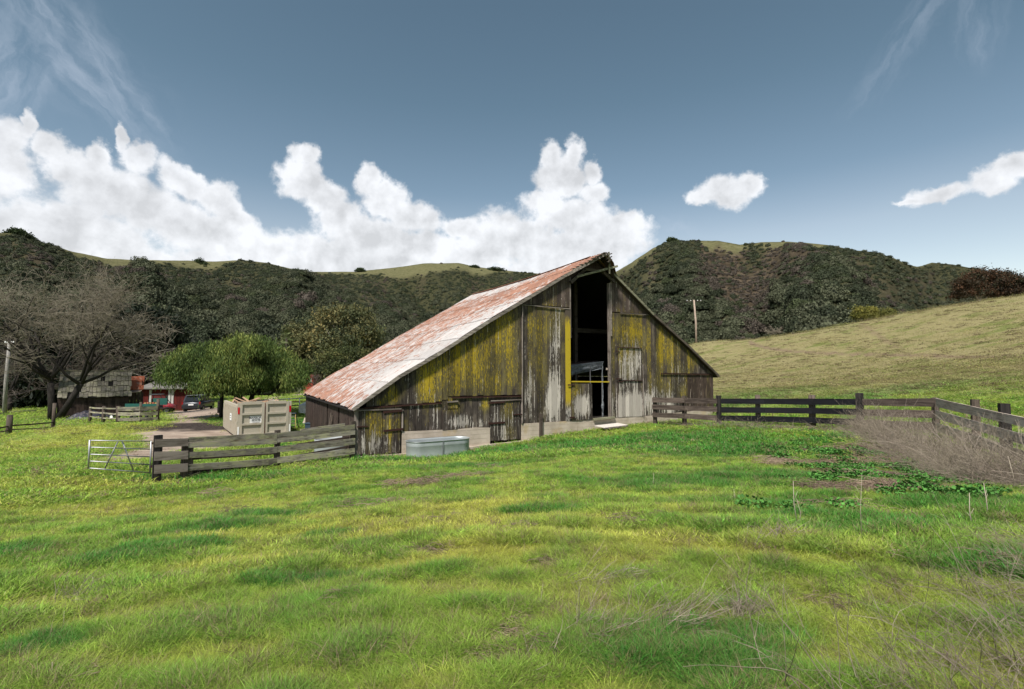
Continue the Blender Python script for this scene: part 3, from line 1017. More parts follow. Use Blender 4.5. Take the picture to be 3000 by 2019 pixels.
# --- where paint and lichen sit (photo pixel, radii in pixels, amount)
WHITE = [(1705, 1190, 30, 42, .95), (1620, 1170, 26, 75, .95), (1625, 1010, 14, 110, .55), (1555, 1150, 20, 80, .62), (1600, 1215, 60, 28, .6), (1850, 1190, 66, 55, 1.0), (1845, 1080, 40, 90, .62), (1870, 1050, 18, 60, .7),
         (1815, 1195, 20, 60, .8), (1905, 1180, 20, 60, .9), (1640, 930, 40, 120, .30), (1345, 1235, 50, 28, .70), (1500, 1230, 40, 40, .45), (1400, 1245, 40, 20, .5), (1090, 1300, 60, 50, .55),
         (1150, 1310, 40, 35, .45), (1245, 1130, 30, 60, .35), (1225, 1180, 40, 60, .38), (1480, 1275, 40, 25, .65), (1450, 1230, 35, 60, .45), (1950, 1170, 50, 45, .50), (1990, 1110, 30, 90, .35),
         (1870, 880, 40, 40, .28), (1600, 850, 60, 40, .26), (1205, 1090, 12, 60, .40), (1270, 1230, 40, 60, .30), (1575, 1220, 25, 25, .8), (1650, 1215, 12, 12, .5), (1960, 1200, 40, 20, .75)]
YELLOW = [(1690, 1145, 18, 26, .6), (1370, 1060, 90, 90, .72), (1480, 980, 45, 110, .72), (1440, 1000, 60, 80, .62), (1250, 1120, 30, 70, .85), (1300, 1090, 40, 70, .66), (1150, 1160, 22, 34, .80), (1112, 1178, 14, 14, .7), (1500, 1090, 35, 70, .62),
          (1290, 1185, 60, 30, .45), (1420, 1188, 16, 20, .85), (1330, 1195, 30, 26, .5), (1120, 1250, 60, 42, .62), (1090, 1220, 40, 18, .7), (1140, 1260, 8, 60, .75),
          (1560, 950, 30, 45, .58), (1620, 935, 50, 55, .60), (1580, 1040, 60, 110, .42), (1650, 1020, 14, 120, .45), (1530, 1130, 24, 80, .50), (1600, 1120, 40, 80, .35),
          (1850, 960, 60, 45, .74), (1810, 960, 14, 70, .7), (1935, 1020, 16, 70, .82), (1890, 1010, 40, 80, .52), (1960, 1030, 70, 60, .52), (2000, 1000, 60, 40, .5), (1990, 1080, 60, 60, .42),
          (2030, 1060, 24, 30, .55), (1830, 1040, 40, 60, .55), (1960, 1140, 50, 40, .40), (2000, 1150, 12, 40, .6), (1920, 1120, 30, 70, .5), (1480, 1200, 30, 40, .45), (1480, 1270, 40, 20, .45),
          (1340, 1130, 70, 50, .55), (1440, 1130, 70, 40, .58)]


def wear(u, v):
    w = .13; y = .15
    for a, b, ra, rb, k in WHITE:
        w = max(w, k * math.exp(-((u - a) / ra) ** 2 - ((v - b) / rb) ** 2))
    for a, b, ra, rb, k in YELLOW:
        y = max(y, k * math.exp(-.8 * ((u - a) / ra) ** 2 - .8 * ((v - b) / rb) ** 2))
    return w, y


def siding(name, base_d, base_l, yel=(.33, .240, .014), white=(.47, .425, .375), olive=(.115, .096, .034)):
    m, N = new_mat(name)
    tcn = N.n('ShaderNodeTexCoord'); tcn.object = barn
    t = tcn.outputs['Object']
    info = N.n('ShaderNodeObjectInfo').outputs['Random']
    t = N.n('ShaderNodeVectorMath', {0: t, 1: N.n('ShaderNodeCombineXYZ', {0: N.m('MULTIPLY', info, 41.0), 1: 0.0, 2: N.m('MULTIPLY', info, 57.0)}).outputs[0]}, operation='ADD').outputs[0]
    grain = N.noise(N.scale(t, (70, 1, 2.2)), 1.0, 5, .7)
    streak = N.noise(N.scale(t, (16, 1, .9)), 1.0, 6, .68)
    fleck = N.noise(N.scale(t, (30, 1, 5.5)), 1.0, 6, .72)
    blot = N.noise(N.scale(t, (3.5, 1, 1.1)), 1.0, 5, .6)
    c = N.mix(N.ss(grain, .30, .70), base_d, base_l)
    c = N.mix(N.m('MULTIPLY', N.ss(blot, .48, .66), .6), c, tuple(x * 1.7 for x in base_l))
    y = attr(N, 'y'); w = attr(N, 'w')
    # thin lichen film, then the bright crust
    ol = N.ss(N.m('ADD', y, N.m('MULTIPLY', N.m('SUBTRACT', blot, .5), 1.0)), .18, .50)
    c = N.mix(N.m('MULTIPLY', ol, N.m('ADD', .45, N.m('MULTIPLY', N.ss(fleck, .35, .6), .5))), c, olive)
    yy = N.m('ADD', N.m('ADD', y, N.m('MULTIPLY', N.m('SUBTRACT', streak, .5), 1.5)), N.m('MULTIPLY', N.m('SUBTRACT', fleck, .5), 2.6))
    c = N.mix(N.m('MULTIPLY', N.ss(yy, .55, .78), .90), c, yel)
    ww = N.m('ADD', N.m('ADD', w, N.m('MULTIPLY', N.m('SUBTRACT', streak, .5), 1.5)), N.m('MULTIPLY', N.m('SUBTRACT', fleck, .5), 1.2))
    ex = N.m('ABSOLUTE', N.m('SUBTRACT', attr(N, 'ax'), N.m('MULTIPLY', N.m('FRACT', N.m('MULTIPLY', info, 13.7)), 1.0)))
    ww = N.m('ADD', ww, N.m('MULTIPLY', N.ss(ex, .13, .02), .22))
    wm = N.ss(ww, .47, .58)
    c = N.mix(wm, c, N.mix(N.ss(grain, .3, .7), tuple(x * .72 for x in white), white))
    v = N.m('ADD', .70, N.m('MULTIPLY', info, .6))
    c = N.mix(1.0, c, N.n('ShaderNodeCombineXYZ', {0: v, 1: v, 2: v}).outputs[0], 'MULTIPLY')
    # split edges of each board
    finish(N, c, .9, N.m('ADD', N.m('ADD', grain, N.m('MULTIPLY', fleck, .6)), N.m('MULTIPLY', wm, .5)), .006, 1.0, 0, .15)
    return m


M_side = siding('lichened_siding', (.010, .008, .007), (.085, .070, .058))
M_side_up = siding('brown_grey_siding', (.030, .022, .018), (.095, .073, .062), olive=(.075, .060, .024))
M_side_dark = siding('brown_siding', (.018, .013, .010), (.070, .050, .040))


def plank(t0, t1, z0, z1, zt0=None, zt1=None, y=0.0, th=.024, mat=None, par=None, name='plank', zb1=None, segs=6):
    """vertical board between t0 and t1; its top may follow a slope, its wear is stored along its height"""
    mat = mat or M_side; par = par or barn
    zt0 = z1 if zt0 is None else zt0; zt1 = z1 if zt1 is None else zt1
    zb1 = z0 if zb1 is None else zb1
    vs = []; w = []; yy = []; axs = []
    dx = random.uniform(-.004, .004)
    for i in range(segs + 1):
        k = i / segs
        for (t, zz, yo) in ((t0, z0 + (zt0 - z0) * k, 0), (t1, zb1 + (zt1 - zb1) * k, 0), (t1, zb1 + (zt1 - zb1) * k, th), (t0, z0 + (zt0 - z0) * k, th)):
            vs.append((t + dx * k, y + yo, zz))
            p = BO + GX * t + GY * y + Vector((0, 0, zz))
            a, b = wear(*proj(p))
            w.append(a); yy.append(b)
        axs += [0, 1, 1, 0]
    fs = [(3, 2, 1, 0)]
    for i in range(segs):
        b = i * 4
        for k in range(4):
            k2 = (k + 1) % 4
            fs.append((b + k, b + k2, b + 4 + k2, b + 4 + k))
    b = segs * 4
    fs.append((b, b + 1, b + 2, b + 3))
    rw = random.uniform(-.10, .10); ry = random.gauss(0, .10)
    me = mesh_of(name, vs, fs, mat, False, dict(w=np.clip(np.array(w) + rw * (np.array(w) > .12), 0, 1.1), y=np.clip(np.array(yy) + ry, 0, 1.1), ax=axs))
    return link(name, me, par)


OPEN0, OPEN1 = T(1671), T(1791)
D1a, D1b = T(1050, 1270), T(1175, 1270)      # corner door
D2a, D2b = T(1436, 1240), T(1525, 1235)      # low door
HAx0, HAx1 = T(1300, 1240), T(1342, 1240)    # small hatch
t = .10
cols = []
while t < BW - .05:
    w_ = random.choice([.26, .28, .29, .30]) if t < T(1520) else random.choice([.24, .27, .29, .20])
    w_ *= 1.0 if t < T(1700) else 1.12
    if t < OPEN0 < t + w_ + .12: w_ = OPEN0 - t
    if t < BW < t + w_ + .1: w_ = BW - t
    cols.append((t, t + w_)); t += w_
    if abs(t - OPEN0) < 1e-6: t = OPEN1
for (a, b) in cols:
    g = random.uniform(.004, .012)
    mid = (a + b) / 2
    A, B = a + g, b - g
    top0, top1 = roofz(A) - .13, roofz(B) - .13
    if top0 < floorZ(mid) + .3: continue
    yo = random.uniform(-.006, .006)
    fl = floorZ(mid) + random.uniform(-.05, .03)
    if mid < OPEN0:
        mz = midL(mid)
        has_mid = D1a - .1 < mid < T(1530)
        if has_mid and min(top0, top1) > mz + .12:
            plank(A, B, mz + .02 + random.uniform(0, .03), 0, top0, top1, yo - .016)
            lowtop = mz - .01
            lows = (lowtop, lowtop)
        else:
            lows = (min(top0, midL(mid)), min(top1, midL(mid))) if mid < T(1530) else (top0, top1)
        if mid > T(1500):
            uz = upL(mid)
            if mid > T(1528):
                plank(A, B, uz + .03, 0, top0, top1, yo - .022, mat=M_side_up)
                plank(A, B, fl, 0, uz + random.uniform(-.02, .03), uz + .01, yo)
                continue
        if D1a - .05 < mid < D1b + .05:
            dz = on_gable(1110, 1206).z
            if lows[0] > dz + .05: plank(A, B, dz + .04, 0, lows[0], lows[1], yo, segs=2)
            continue
        if D2a - .05 < mid < D2b:
            dz = on_gable(1480, 1174).z
            plank(A, B, dz + .05, 0, lows[0], lows[1], yo, segs=2); continue
        plank(A, B, fl, 0, lows[0], lows[1], yo)
    else:
        uz = upR(mid)
        if mid < T(1905) and min(top0, top1) > uz + .1:
            plank(A, B, uz + .03, 0, top0, top1, yo - .020, mat=M_side_up)
            top0 = top1 = uz + random.uniform(-.02, .03)
        lz = lowR(mid)
        if mid > T(1940, 1100) and min(top0, top1) > lz + .06:
            plank(A, B, lz + .02, 0, top0, top1, yo - .018)
            plank(A, B, fl, 0, lz - .015, lz - .015, yo, mat=M_side_dark if mid > T(2010) else M_side)
        else:
            plank(A, B, fl, 0, top0, top1, yo, mat=M_side if mid < T(2015) else M_side_dark)


def bbox(name, mat, t0, t1, y0, y1, z0, z1, par=None):
    return MB().box(t0, t1, y0, y1, z0, z1).build(name, mat, par or barn)


def strip(name, mat, u0, v0, u1, v1, h, y, th=.04, par=None):
    a = on_gable(u0, v0, y); b = on_gable(u1, v1, y)
    return MB().bar(a, b, th, h).build(name, mat, par or barn)


M_trim = wood('grey_trim_wood', (.09, .072, .060), (.26, .225, .195), None, 0)
M_trimv = wood('grey_jamb_wood', (.09, .070, .060), (.28, .24, .21), None, 2)
# horizontal drip battens
strip('batten', M_iron, 1066, 1196, 1292, 1181, .055, -.05)
strip('batten', M_iron, 1323, 1165, 1527, 1161, .055, -.05)
strip('batten', M_iron, 1936, 1095, 2078, 1097, .05, -.05)
strip('drip_cap', M_trim, 1530, 893, 1668, 905, .035, -.055)
strip('drip_cap', M_trim, 1817, 917, 1902, 923, .035, -.055)
strip('batten', M_trimv, 1530, 895, 1530, 1238, .10, -.045, .03)
# corner boards
bbox('corner_board', M_trimv, -.05, .10, -.05, .10, on_gable(1045, 1338).z, roofz(.05) - .12)
bbox('corner_board', M_oldwall, BW - .02, BW + .10, -.03, .12, on_gable(2084, 1200).z, roofz(BW) - .12)


def door(name, u0, u1, vt0, vt1, vb0, vb1, n, y=-.055, hinges=(), label=None, mat=None):
    """plank door with iron strap hinges"""
    a = on_gable(u0, vt0, y); b = on_gable(u1, vt1, y); c_ = on_gable(u0, vb0, y); d = on_gable(u1, vb1, y)
    back = MB().hexa([(c_.x, y + .03, c_.z), (d.x, y + .03, d.z), (d.x, y + .05, d.z), (c_.x, y + .05, c_.z), (a.x, y + .03, a.z), (b.x, y + .03, b.z), (b.x, y + .05, b.z), (a.x, y + .05, a.z)]).build(name, M_oldwall, barn)
    if label: back['label'] = label
    for i in range(n):
        k0, k1 = i / n, (i + 1) / n
        g = .006
        t0 = a.x + (b.x - a.x) * k0 + g; t1 = a.x + (b.x - a.x) * k1 - g
        plank(t0, t1, c_.z + (d.z - c_.z) * k0 + random.uniform(-.01, .02), 0, a.z + (b.z - a.z) * k0, a.z + (b.z - a.z) * k1, y + random.uniform(-.004, .004), mat=mat, par=back, segs=4)
    for (hu0, hv0, hu1, hv1, h) in hinges:
        strip('hinge', M_iron, hu0, hv0, hu1, hv1, h, y - .03, .02, back)
    return back


door('door', 1050, 1121, 1206, 1203, 1334, 1330, 7, hinges=[(1046, 1251, 1078, 1249, .045)])
door('door', 1122, 1174, 1203, 1200, 1330, 1326, 6, hinges=[(1123, 1208, 1179, 1203, .085), (1124, 1263, 1181, 1257, .08)])
bbox('door_jamb', M_trimv, T(1176, 1230), T(1180, 1230), -.06, -.01, on_gable(1178, 1264).z, on_gable(1178, 1200).z)
strip('door_head', M_trim, 1050, 1203, 1176, 1198, .05, -.075)
door('door', 1437, 1524, 1177, 1174, 1293, 1286, 9, hinges=[(1432, 1181, 1479, 1178, .075), (1432, 1241, 1479, 1238, .08), (1503, 1215, 1530, 1214, .05)])
strip('door_head', M_trim, 1438, 1175, 1528, 1171, .045, -.08)
bbox('door_jamb', M_trimv, T(1526, 1230), T(1530, 1230), -.07, -.005, on_gable(1528, 1242).z, on_gable(1528, 1174).z)
# little hatch, shelf-like lid above it
door('hatch', 1297, 1341, 1202, 1200, 1262, 1258, 4, y=-.045)
door('hatch', 1312, 1341, 1176, 1174, 1198, 1196, 2, y=-.045)
strip('hatch_head', M_trim, 1310, 1178, 1342, 1176, .06, -.085)
# the two hatches right of the doorway
door('hatch', 1811, 1881, 1019, 1021, 1114, 1116, 6, y=-.045, hinges=[(1805, 1029, 1815, 1029, .045), (1805, 1110, 1822, 1110, .05)], label='upper peeling hatch right of the doorway')
door('hatch', 1811, 1884, 1117, 1117, 1223, 1220, 7, y=-.050, hinges=[(1811, 1118, 1826, 1118, .05)], label='lower white-painted hatch right of the doorway')
strip('hatch_head', M_iron, 1811, 1018, 1880, 1020, .035, -.08)
strip('hatch_head', M_iron, 1826, 1115, 1883, 1116, .035, -.08)
strip('batten', M_trimv, 1884, 1068, 1886, 1222, .04, -.07, .03)

# yellow jamb board left of the opening, jambs, sill and cross rail
m, N = new_mat('bright_yellow_lichen')
tt = N.n('ShaderNodeTexCoord').outputs['Object']
nn_ = N.noise(N.scale(tt, (22, 22, 3.5)), 1.0, 6, .7)
zz_ = N.n('ShaderNodeSeparateXYZ', {0: tt}).outputs[2]
c = N.mix(N.ss(nn_, .60, .68), (.38, .28, .016), (.040, .033, .014))
lowz = on_gable(1660, 1190).z
c = N.mix(N.ss(N.m('ADD', zz_, N.m('MULTIPLY', nn_, .8)), lowz + .75, lowz + .2), c, N.mix(N.ss(nn_, .45, .52), (.020, .016, .012), (.34, .31, .28)))
topz = on_gable(1660, 940).z
c = N.mix(N.ss(N.m('ADD', zz_, N.m('MULTIPLY', nn_, 1.6)), topz + .5, topz + 1.1), c, (.07, .055, .042))
finish(N, c, .9, nn_, .01, .8)
M_yellow = m
bbox('jamb_board', M_yellow, T(1656, 1100), OPEN0 - .005, -.050, -.020, on_gable(1663, 1233).z, on_gable(1663, 905).z)
bbox('jamb', M_trimv, OPEN0 - .02, OPEN0 + .05, -.03, .16, on_gable(1671, 990).z, on_gable(1671, 812).z)
bbox('jamb', M_oldwall, OPEN0 - .02, OPEN0 + .04, -.015, .16, on_gable(1671, 1233).z, on_gable(1671, 990).z - .002)
bbox('jamb', M_trimv, OPEN1 - .02, OPEN1 + .06, -.045, -.002, on_gable(1795, 985).z, on_gable(1795, 828).z)
bbox('jamb', M_trimv, OPEN1 - .10, OPEN1 - .022, -.03, .14, on_gable(1792, 1226).z, on_gable(1790, 830).z)
strip('cross_rail', M_yellow, 1671, 1118, 1795, 1119, .06, .05, .06)
M_sill = wood('green_grey_sill', (.10, .095, .06), (.24, .23, .16), None, 0)
a = on_gable(1738, 1229, -.06); b = on_gable(1800, 1223, -.06)
MB().bar(a, b, .16, .10).build('sill', M_sill, barn)
# peeling half door, leaning open a little
hd = door('half_door', 1675, 1735, 1124, 1124, 1233, 1228, 6, y=-.075, hinges=[(1664, 1128, 1684, 1128, .06), (1668, 1224, 1684, 1223, .07)], label='peeling white half door in the tall doorway')
# small stub of a rail on the right jamb
bbox('rail_stub', M_wood_pale, T(1783, 1080), OPEN1 - .10, .14, .20, on_gable(1785, 1084).z, on_gable(1785, 1078).z)

# side and back walls
M_shadewall = plain('shade_painted_boards', (.012, .009, .008), .95)  # near-black colour paints the interior's shade onto the back wall
g0 = min(H1(BO.x, BO.y), -3.3) - .3


def wall_z(t, y):
    p = BO + GX * t + GY * y
    return H1(p.x, p.y) - .25


k = 0.0
while k < BL - .1:
    w_ = random.uniform(.20, .30)
    zt = EAVE_L[1] - .16
    lean = random.uniform(-.01, .01)
    z0 = wall_z(.0, k)
    if not (3.0 < k < 3.25 or 6.1 < k < 6.3):
        MB().box(-.02 + lean, .01 + lean, k + .12 if k == 0 else k + .008, k + w_ - .008, z0, zt).build('plank', M_oldwall, barn)
    k += w_
# loose boards leaning against the side wall
for (yy_, h_, dy) in ((4.3, 1.5, .35), (4.7, 1.6, .25), (5.4, 1.0, .1), (5.7, .95, .08)):
    z0 = wall_z(-.2, yy_) + .25
    o = MB().bar((-.30, yy_, z0), (-.06, yy_ + dy, z0 + h_), .16, .03, up=(1, 0, 0)).build('leaning_board', M_post, None)
    o.location = barn.location; o.rotation_euler = barn.rotation_euler
    props(o, ['tallest loose grey board leaning on the barn side wall', 'grey board leaning beside the tallest one on the barn side wall', 'short board leaning on the barn side wall', 'shortest loose board leaning on the barn side wall'][int([4.3, 4.7, 5.4, 5.7].index(yy_))], 'board', 'loose boards leaning on the barn side wall')
z0 = min(wall_z(0, BL), wall_z(BW, BL), wall_z(RX, BL)) - .5
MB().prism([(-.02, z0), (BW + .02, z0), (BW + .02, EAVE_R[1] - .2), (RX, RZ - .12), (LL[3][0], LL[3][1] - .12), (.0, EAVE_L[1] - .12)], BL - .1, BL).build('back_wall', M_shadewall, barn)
MB().box(BW - .02, BW + .01, .12, BL - .1, wall_z(BW, 2) - .6, EAVE_R[1] - .15).build('side_wall', M_oldwall, barn)
flz = on_gable(1760, 1230).z - .12
MB().box(.1, BW - .1, .35, BL - .15, -5.5, flz).build('barn_floor', plain('packed_dirt_painted_shade', (.020, .016, .013), .95), barn)  # dirt floor coloured near black to paint the interior shade

# --- concrete foundation
m, N = new_mat('old_concrete')
tcn = N.n('ShaderNodeTexCoord'); t_ = tcn.outputs['Object']
n1 = N.noise(t_, 1.6, 6, .6); n2 = N.noise(t_, 22, 4, .6)
zf = N.n('ShaderNodeSeparateXYZ', {0: t_}).outputs[2]
brd = N.m('FRACT', N.m('MULTIPLY', zf, 5.2))
c = N.mix(N.ss(n1, .3, .7), (.34, .285, .225), (.47, .40, .33))
c = N.mix(N.m('MULTIPLY', N.ss(n2, .5, .7), .25), c, (.24, .19, .14))
c = N.mix(N.m('MULTIPLY', N.ss(N.noise(t_, .9, 4, .5), .56, .66), .55), c, (.36, .26, .12))
c = N.mix(N.m('MULTIPLY', N.ss(brd, .06, .0), .5), c, (.22, .17, .13))
finish(N, c, .92, N.m('ADD', n2, N.m('MULTIPLY', N.ss(brd, .08, .0), -1.0)), .01, .5)
M_conc = m
segs = [(T(1177, 1280), D2a - .02), (D2b + .03, T(1690, 1230)), (T(1690, 1230) + .012, T(1912, 1225)), (T(1912, 1225) + .012, BW)]
for a, b in segs:
    ns = 6; mb = MB()
    for i in range(ns):
        t0 = a + (b - a) * i / ns; t1 = a + (b - a) * (i + 1) / ns
        mb.hexa([(t0, -.035, -5), (t1, -.035, -5), (t1, .3, -5), (t0, .3, -5), (t0, -.035, floorZ(max(t0, a + .10)) - .01), (t1, -.035, floorZ(t1 - .01) - .01), (t1, .3, floorZ(t1 - .01) - .01), (t0, .3, floorZ(max(t0, a + .10)) - .01)])
    mb.build('foundation_wall', M_conc, barn)
# low footing ledge under the doors
a = T(1047, 1340)
mb = MB()
ns = 8; b = T(1548, 1295)
ledge = lineZ([(1047, 1337), (1180, 1328), (1300, 1318), (1436, 1300), (1526, 1291), (1550, 1287)])
for i in range(ns):
    t0 = a + (b - a) * i / ns; t1 = a + (b - a) * (i + 1) / ns
    mb.hexa([(t0, -.16, -5), (t1, -.16, -5), (t1, -.04, -5), (t0, -.04, -5), (t0, -.16, ledge(t0)), (t1, -.16, ledge(t1)), (t1, -.04, ledge(t1)), (t0, -.04, ledge(t0))])
mb.build('footing', M_conc, barn)
bbox('buttress_post', M_post, T(1578, 1240), T(1586, 1240), -.13, -.04, -3.6, on_gable(1582, 1212).z)

# --- roof sheets
m, N = new_mat('rusty_corrugated_metal')
tcn = N.n('ShaderNodeTexCoord'); tcn.object = barn
t_ = tcn.outputs['Object']
info = N.n('ShaderNodeObjectInfo').outputs['Random']
rust = attr(N, 'rust')
# runs of rust down the slope, staggered in short dashes
s1_ = N.noise(N.scale(t_, (2.6, 7.0, 2.6)), 1.0, 3, .55)
s2_ = N.noise(N.scale(t_, (5.0, 20.0, 5.0)), 1.0, 5, .65)
k_ = N.m('ADD', N.m('ADD', rust, N.m('MULTIPLY', N.m('SUBTRACT', s1_, .5), 2.2)), N.m('ADD', N.m('MULTIPLY', N.m('SUBTRACT', s2_, .5), .9), N.m('MULTIPLY', N.m('SUBTRACT', info, .5), .20)))
zinc = N.mix(N.ss(s2_, .3, .7), (.34, .315, .305), (.46, .435, .42))
rc = N.mix(N.ss(N.noise(t_, 5, 5, .6), .3, .7), (.17, .062, .028), (.31, .125, .062))
c = N.mix(N.m('MULTIPLY', N.ss(k_, .40, .64), .86), zinc, rc)
vv_ = N.m('ADD', .86, N.m('MULTIPLY', N.m('FRACT', N.m('MULTIPLY', info, 7.3)), .28))
c = N.mix(1.0, c, N.n('ShaderNodeCombineXYZ', {0: vv_, 1: vv_, 2: vv_}).outputs[0], 'MULTIPLY')
finish(N, c, .55, N.noise(t_, 30, 3, .5), .002, .3, .12, .4)
M_roof = m


def rust_at(s, l):
    """s: 0 at the eave, 1 at the ridge; l: 0 at the gable edge, 1 at the far end"""
    f = .50 + .20 * math.exp(-((s - .72) / .16) ** 2) - .22 * math.exp(-((s - .96) / .05) ** 2) * (1 if l > .12 else .4)
    f += .18 * math.exp(-((s - .02) / .05) ** 2)
    f -= .30 * math.exp(-(l / .22) ** 2) * (1 if s < .70 else .0) * (1 - .55 * math.exp(-((s - .03) / .05) ** 2))
    f += .42 * sstep(np.array(s), .74, .86) * math.exp(-(l / .30) ** 2)
    f += .12 * l * (1 - s)
    return float(f)


def arc(profile):
    d = [0]
    for i in range(1, len(profile)):
        d.append(d[-1] + math.hypot(profile[i][0] - profile[i - 1][0], profile[i][1] - profile[i - 1][1]))
    return d


def prof_at(profile, d, s):
    x = s * d[-1]
    return float(np.interp(x, d, [p[0] for p in profile])), float(np.interp(x, d, [p[1] for p in profile]))


def hood(s):
    """how far the roof reaches out beyond the gable near the ridge"""
    return RAKE_OFF - .72 * float(sstep(np.array(s), .84, .97))


def roof_slope(profile, rows, side):
    d = arc(profile)
    bnd = [i / rows for i in range(rows + 1)]
    ncol = 19
    dl = BL / ncol
    for c_ in range(ncol):
        for r in range(rows):
            s0, s1 = max(0, bnd[r] - .006), bnd[r + 1] + (.0 if r == rows - 1 else .004)
            y1 = dl * (c_ + 1) + .02
            vs = []; fs = []; ru_ = []
            nx, ns = 8, 3
            jag = random.uniform(-.035, .02) if r == 0 else 0
            droop = random.uniform(-.06, 0) * (1 if (r == 0) else 0) * (2.2 if c_ < 4 else 1)
            for j in range(ns + 1):
                s = s0 + (s1 - s0) * j / ns
                if j == 0: s += jag / 10
                x, z = prof_at(profile, d, max(0.0, s))
                y0 = dl * c_ if c_ else hood(s) + random.uniform(-.02, .02)
                if r == rows - 1 and c_ == 0 and j == ns and side > 0: y0 += .35
                for i in range(nx + 1):
                    k = i / nx
                    y = y0 + (y1 - y0) * k
                    zz = z + .020 * (1 if i % 2 else -1) + .030 * (1 - j / ns) + .02 + (droop if j == 0 else 0)
                    zz += .05 * (fbm(np.array([x * .35]), np.array([y * .35]), 2, 140)[0] - .5) * 2
                    zz -= .10 * math.sin(math.pi * min(1, y / BL)) * (s ** 2) if y > 0 else 0
                    vs.append((x, y, zz)); ru_.append(rust_at(s, max(0, y) / BL) if side > 0 else .75)
            for j in range(ns):
                for i in range(nx):
                    a = j * (nx + 1) + i
                    q_ = (a, a + 1, a + nx + 2, a + nx + 1)
                    fs.append(q_ if side < 0 else q_[::-1])
            link('roof_sheet', mesh_of('roof_sheet', vs, fs, M_roof, False, dict(rust=ru_)), barn)


M_inner = plain('shade_painted_sheathing', (.010, .008, .007), .95)  # sheathing added under the sheets, its near-black colour painting the interior dark
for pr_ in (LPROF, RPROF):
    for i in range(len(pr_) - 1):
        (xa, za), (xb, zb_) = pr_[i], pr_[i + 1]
        MB().hexa([(xa, .0, za - .13), (xb, .0, zb_ - .13), (xb, BL, zb_ - .13), (xa, BL, za - .13), (xa, .0, za - .09), (xb, .0, zb_ - .09), (xb, BL, zb_ - .09), (xa, BL, za - .09)]).build('added_shade_sheathing', M_inner, barn)
roof_slope(LPROF, 8, 1)
roof_slope(RPROF, 5, -1)
# ridge cap
mb = MB()
for i in range(10):
    y0 = .3 + (BL - .3) * i / 10; y1 = .3 + (BL - .3) * (i + 1) / 10
    zz0 = RZ + .08 - .10 * math.sin(math.pi * y0 / BL); zz1 = RZ + .08 - .10 * math.sin(math.pi * y1 / BL)
    mb.add([(RX - .16, y0, zz0 - .07), (RX, y0, zz0), (RX + .16, y0, zz0 - .10), (RX - .16, y1, zz1 - .07), (RX, y1, zz1), (RX + .16, y1, zz1 - .10)], [(0, 1, 4, 3), (1, 2, 5, 4)])
mb.build('ridge_cap', plain('rusty_flashing', (.30, .12, .075), .7), barn)

# fascia boards along the rakes
mbL = None
M_fascia = wood('grey_fascia', (.11, .095, .08), (.30, .265, .225), None, 0)
prof3 = [(x, z) for x, z in LL]
for i in range(len(prof3) - 1):
    a, b = prof3[i], prof3[i + 1]
    MB().bar((a[0], RAKE_OFF - .012, a[1] - .055), (b[0], RAKE_OFF - .012, b[1] - .055), .03, .13).build('fascia_board', M_fascia, barn)
    MB().bar((a[0] + .03, RAKE_OFF / 2, a[1] - .09), (b[0] + .03, RAKE_OFF / 2, b[1] - .09), .16, .02).build('soffit_board', M_oldwall, barn)
for i in range(len(RL) - 1):
    a, b = RL[i], RL[i + 1]
    MB().bar((a[0], RAKE_OFF - .012, a[1] - .055), (b[0], RAKE_OFF - .012, b[1] - .055), .03, .12).build('fascia_board', M_sill if i == 2 else M_beam, barn)
    MB().bar((a[0] - .03, RAKE_OFF / 2, a[1] - .12), (b[0] - .03, RAKE_OFF / 2, b[1] - .12), .16, .02).build('soffit_board', M_oldwall, barn)

# hay hood: boards, brace beams, broken purlins, post and long pole
HY = -.94
tip = (RX, HY, RZ)
lft = (LL[-1][0], RAKE_OFF, LL[-1][1]); rgt = (RL[-1][0] + .02, RAKE_OFF, RL[-1][1])
MB().bar((lft[0] - .2, lft[1] - .03, lft[2] - .18), (tip[0] - .02, tip[1] - .02, tip[2] - .06), .05, .15).build('hood_rafter', M_fascia, barn)
MB().bar((rgt[0], rgt[1] - .02, rgt[2] - .10), (tip[0] + .25, tip[1] + .10, tip[2] - .42), .05, .15).build('hood_rafter', M_beam, barn)
# sheathing under the hood
MB().add([(lft[0], -.2, lft[2] - .06), (tip[0], -.2, RZ - .04), (tip[0], HY + .06, RZ - .05), (lft[0], -.24, lft[2] - .07)], [(0, 1, 2, 3)]).build('hood_sheathing', M_oldwall, barn)
MB().add([(rgt[0], -.2, rgt[2] - .06), (tip[0], -.2, RZ - .04), (tip[0] + .12, HY + .30, RZ - .20), (rgt[0] - .1, -.45, rgt[2] + .25)], [(3, 2, 1, 0)]).build('hood_sheathing', M_oldwall, barn)
for i in range(9):
    k = i / 9
    x = lft[0] + (tip[0] - lft[0]) * (.10 + .9 * k); z = lft[2] + (tip[2] - lft[2]) * (.10 + .9 * k)
    y = hood(.86 + .13 * k)
    MB().box(x - .06, x + .07, y - .07 - random.uniform(0, .07), y + .12, z + .015, z + .05 + random.uniform(0, .03)).build('broken_shingle', M_beam, barn)
q0 = on_gable(1672, 828, -.12); q1 = on_gable(1714, 789, -.12); q2 = on_gable(1760, 794, -.12); q3 = on_gable(1797, 826, -.12)
MB().bar(q0, q1, .10, .16).build('brace_beam', M_beam, barn)
MB().bar(q1, q2, .10, .13).build('brace_beam', M_beam, barn)
MB().bar((q2.x - .02, -.19, q2.z), (q3.x, -.19, q3.z), .10, .15).build('brace_beam', M_beam, barn)
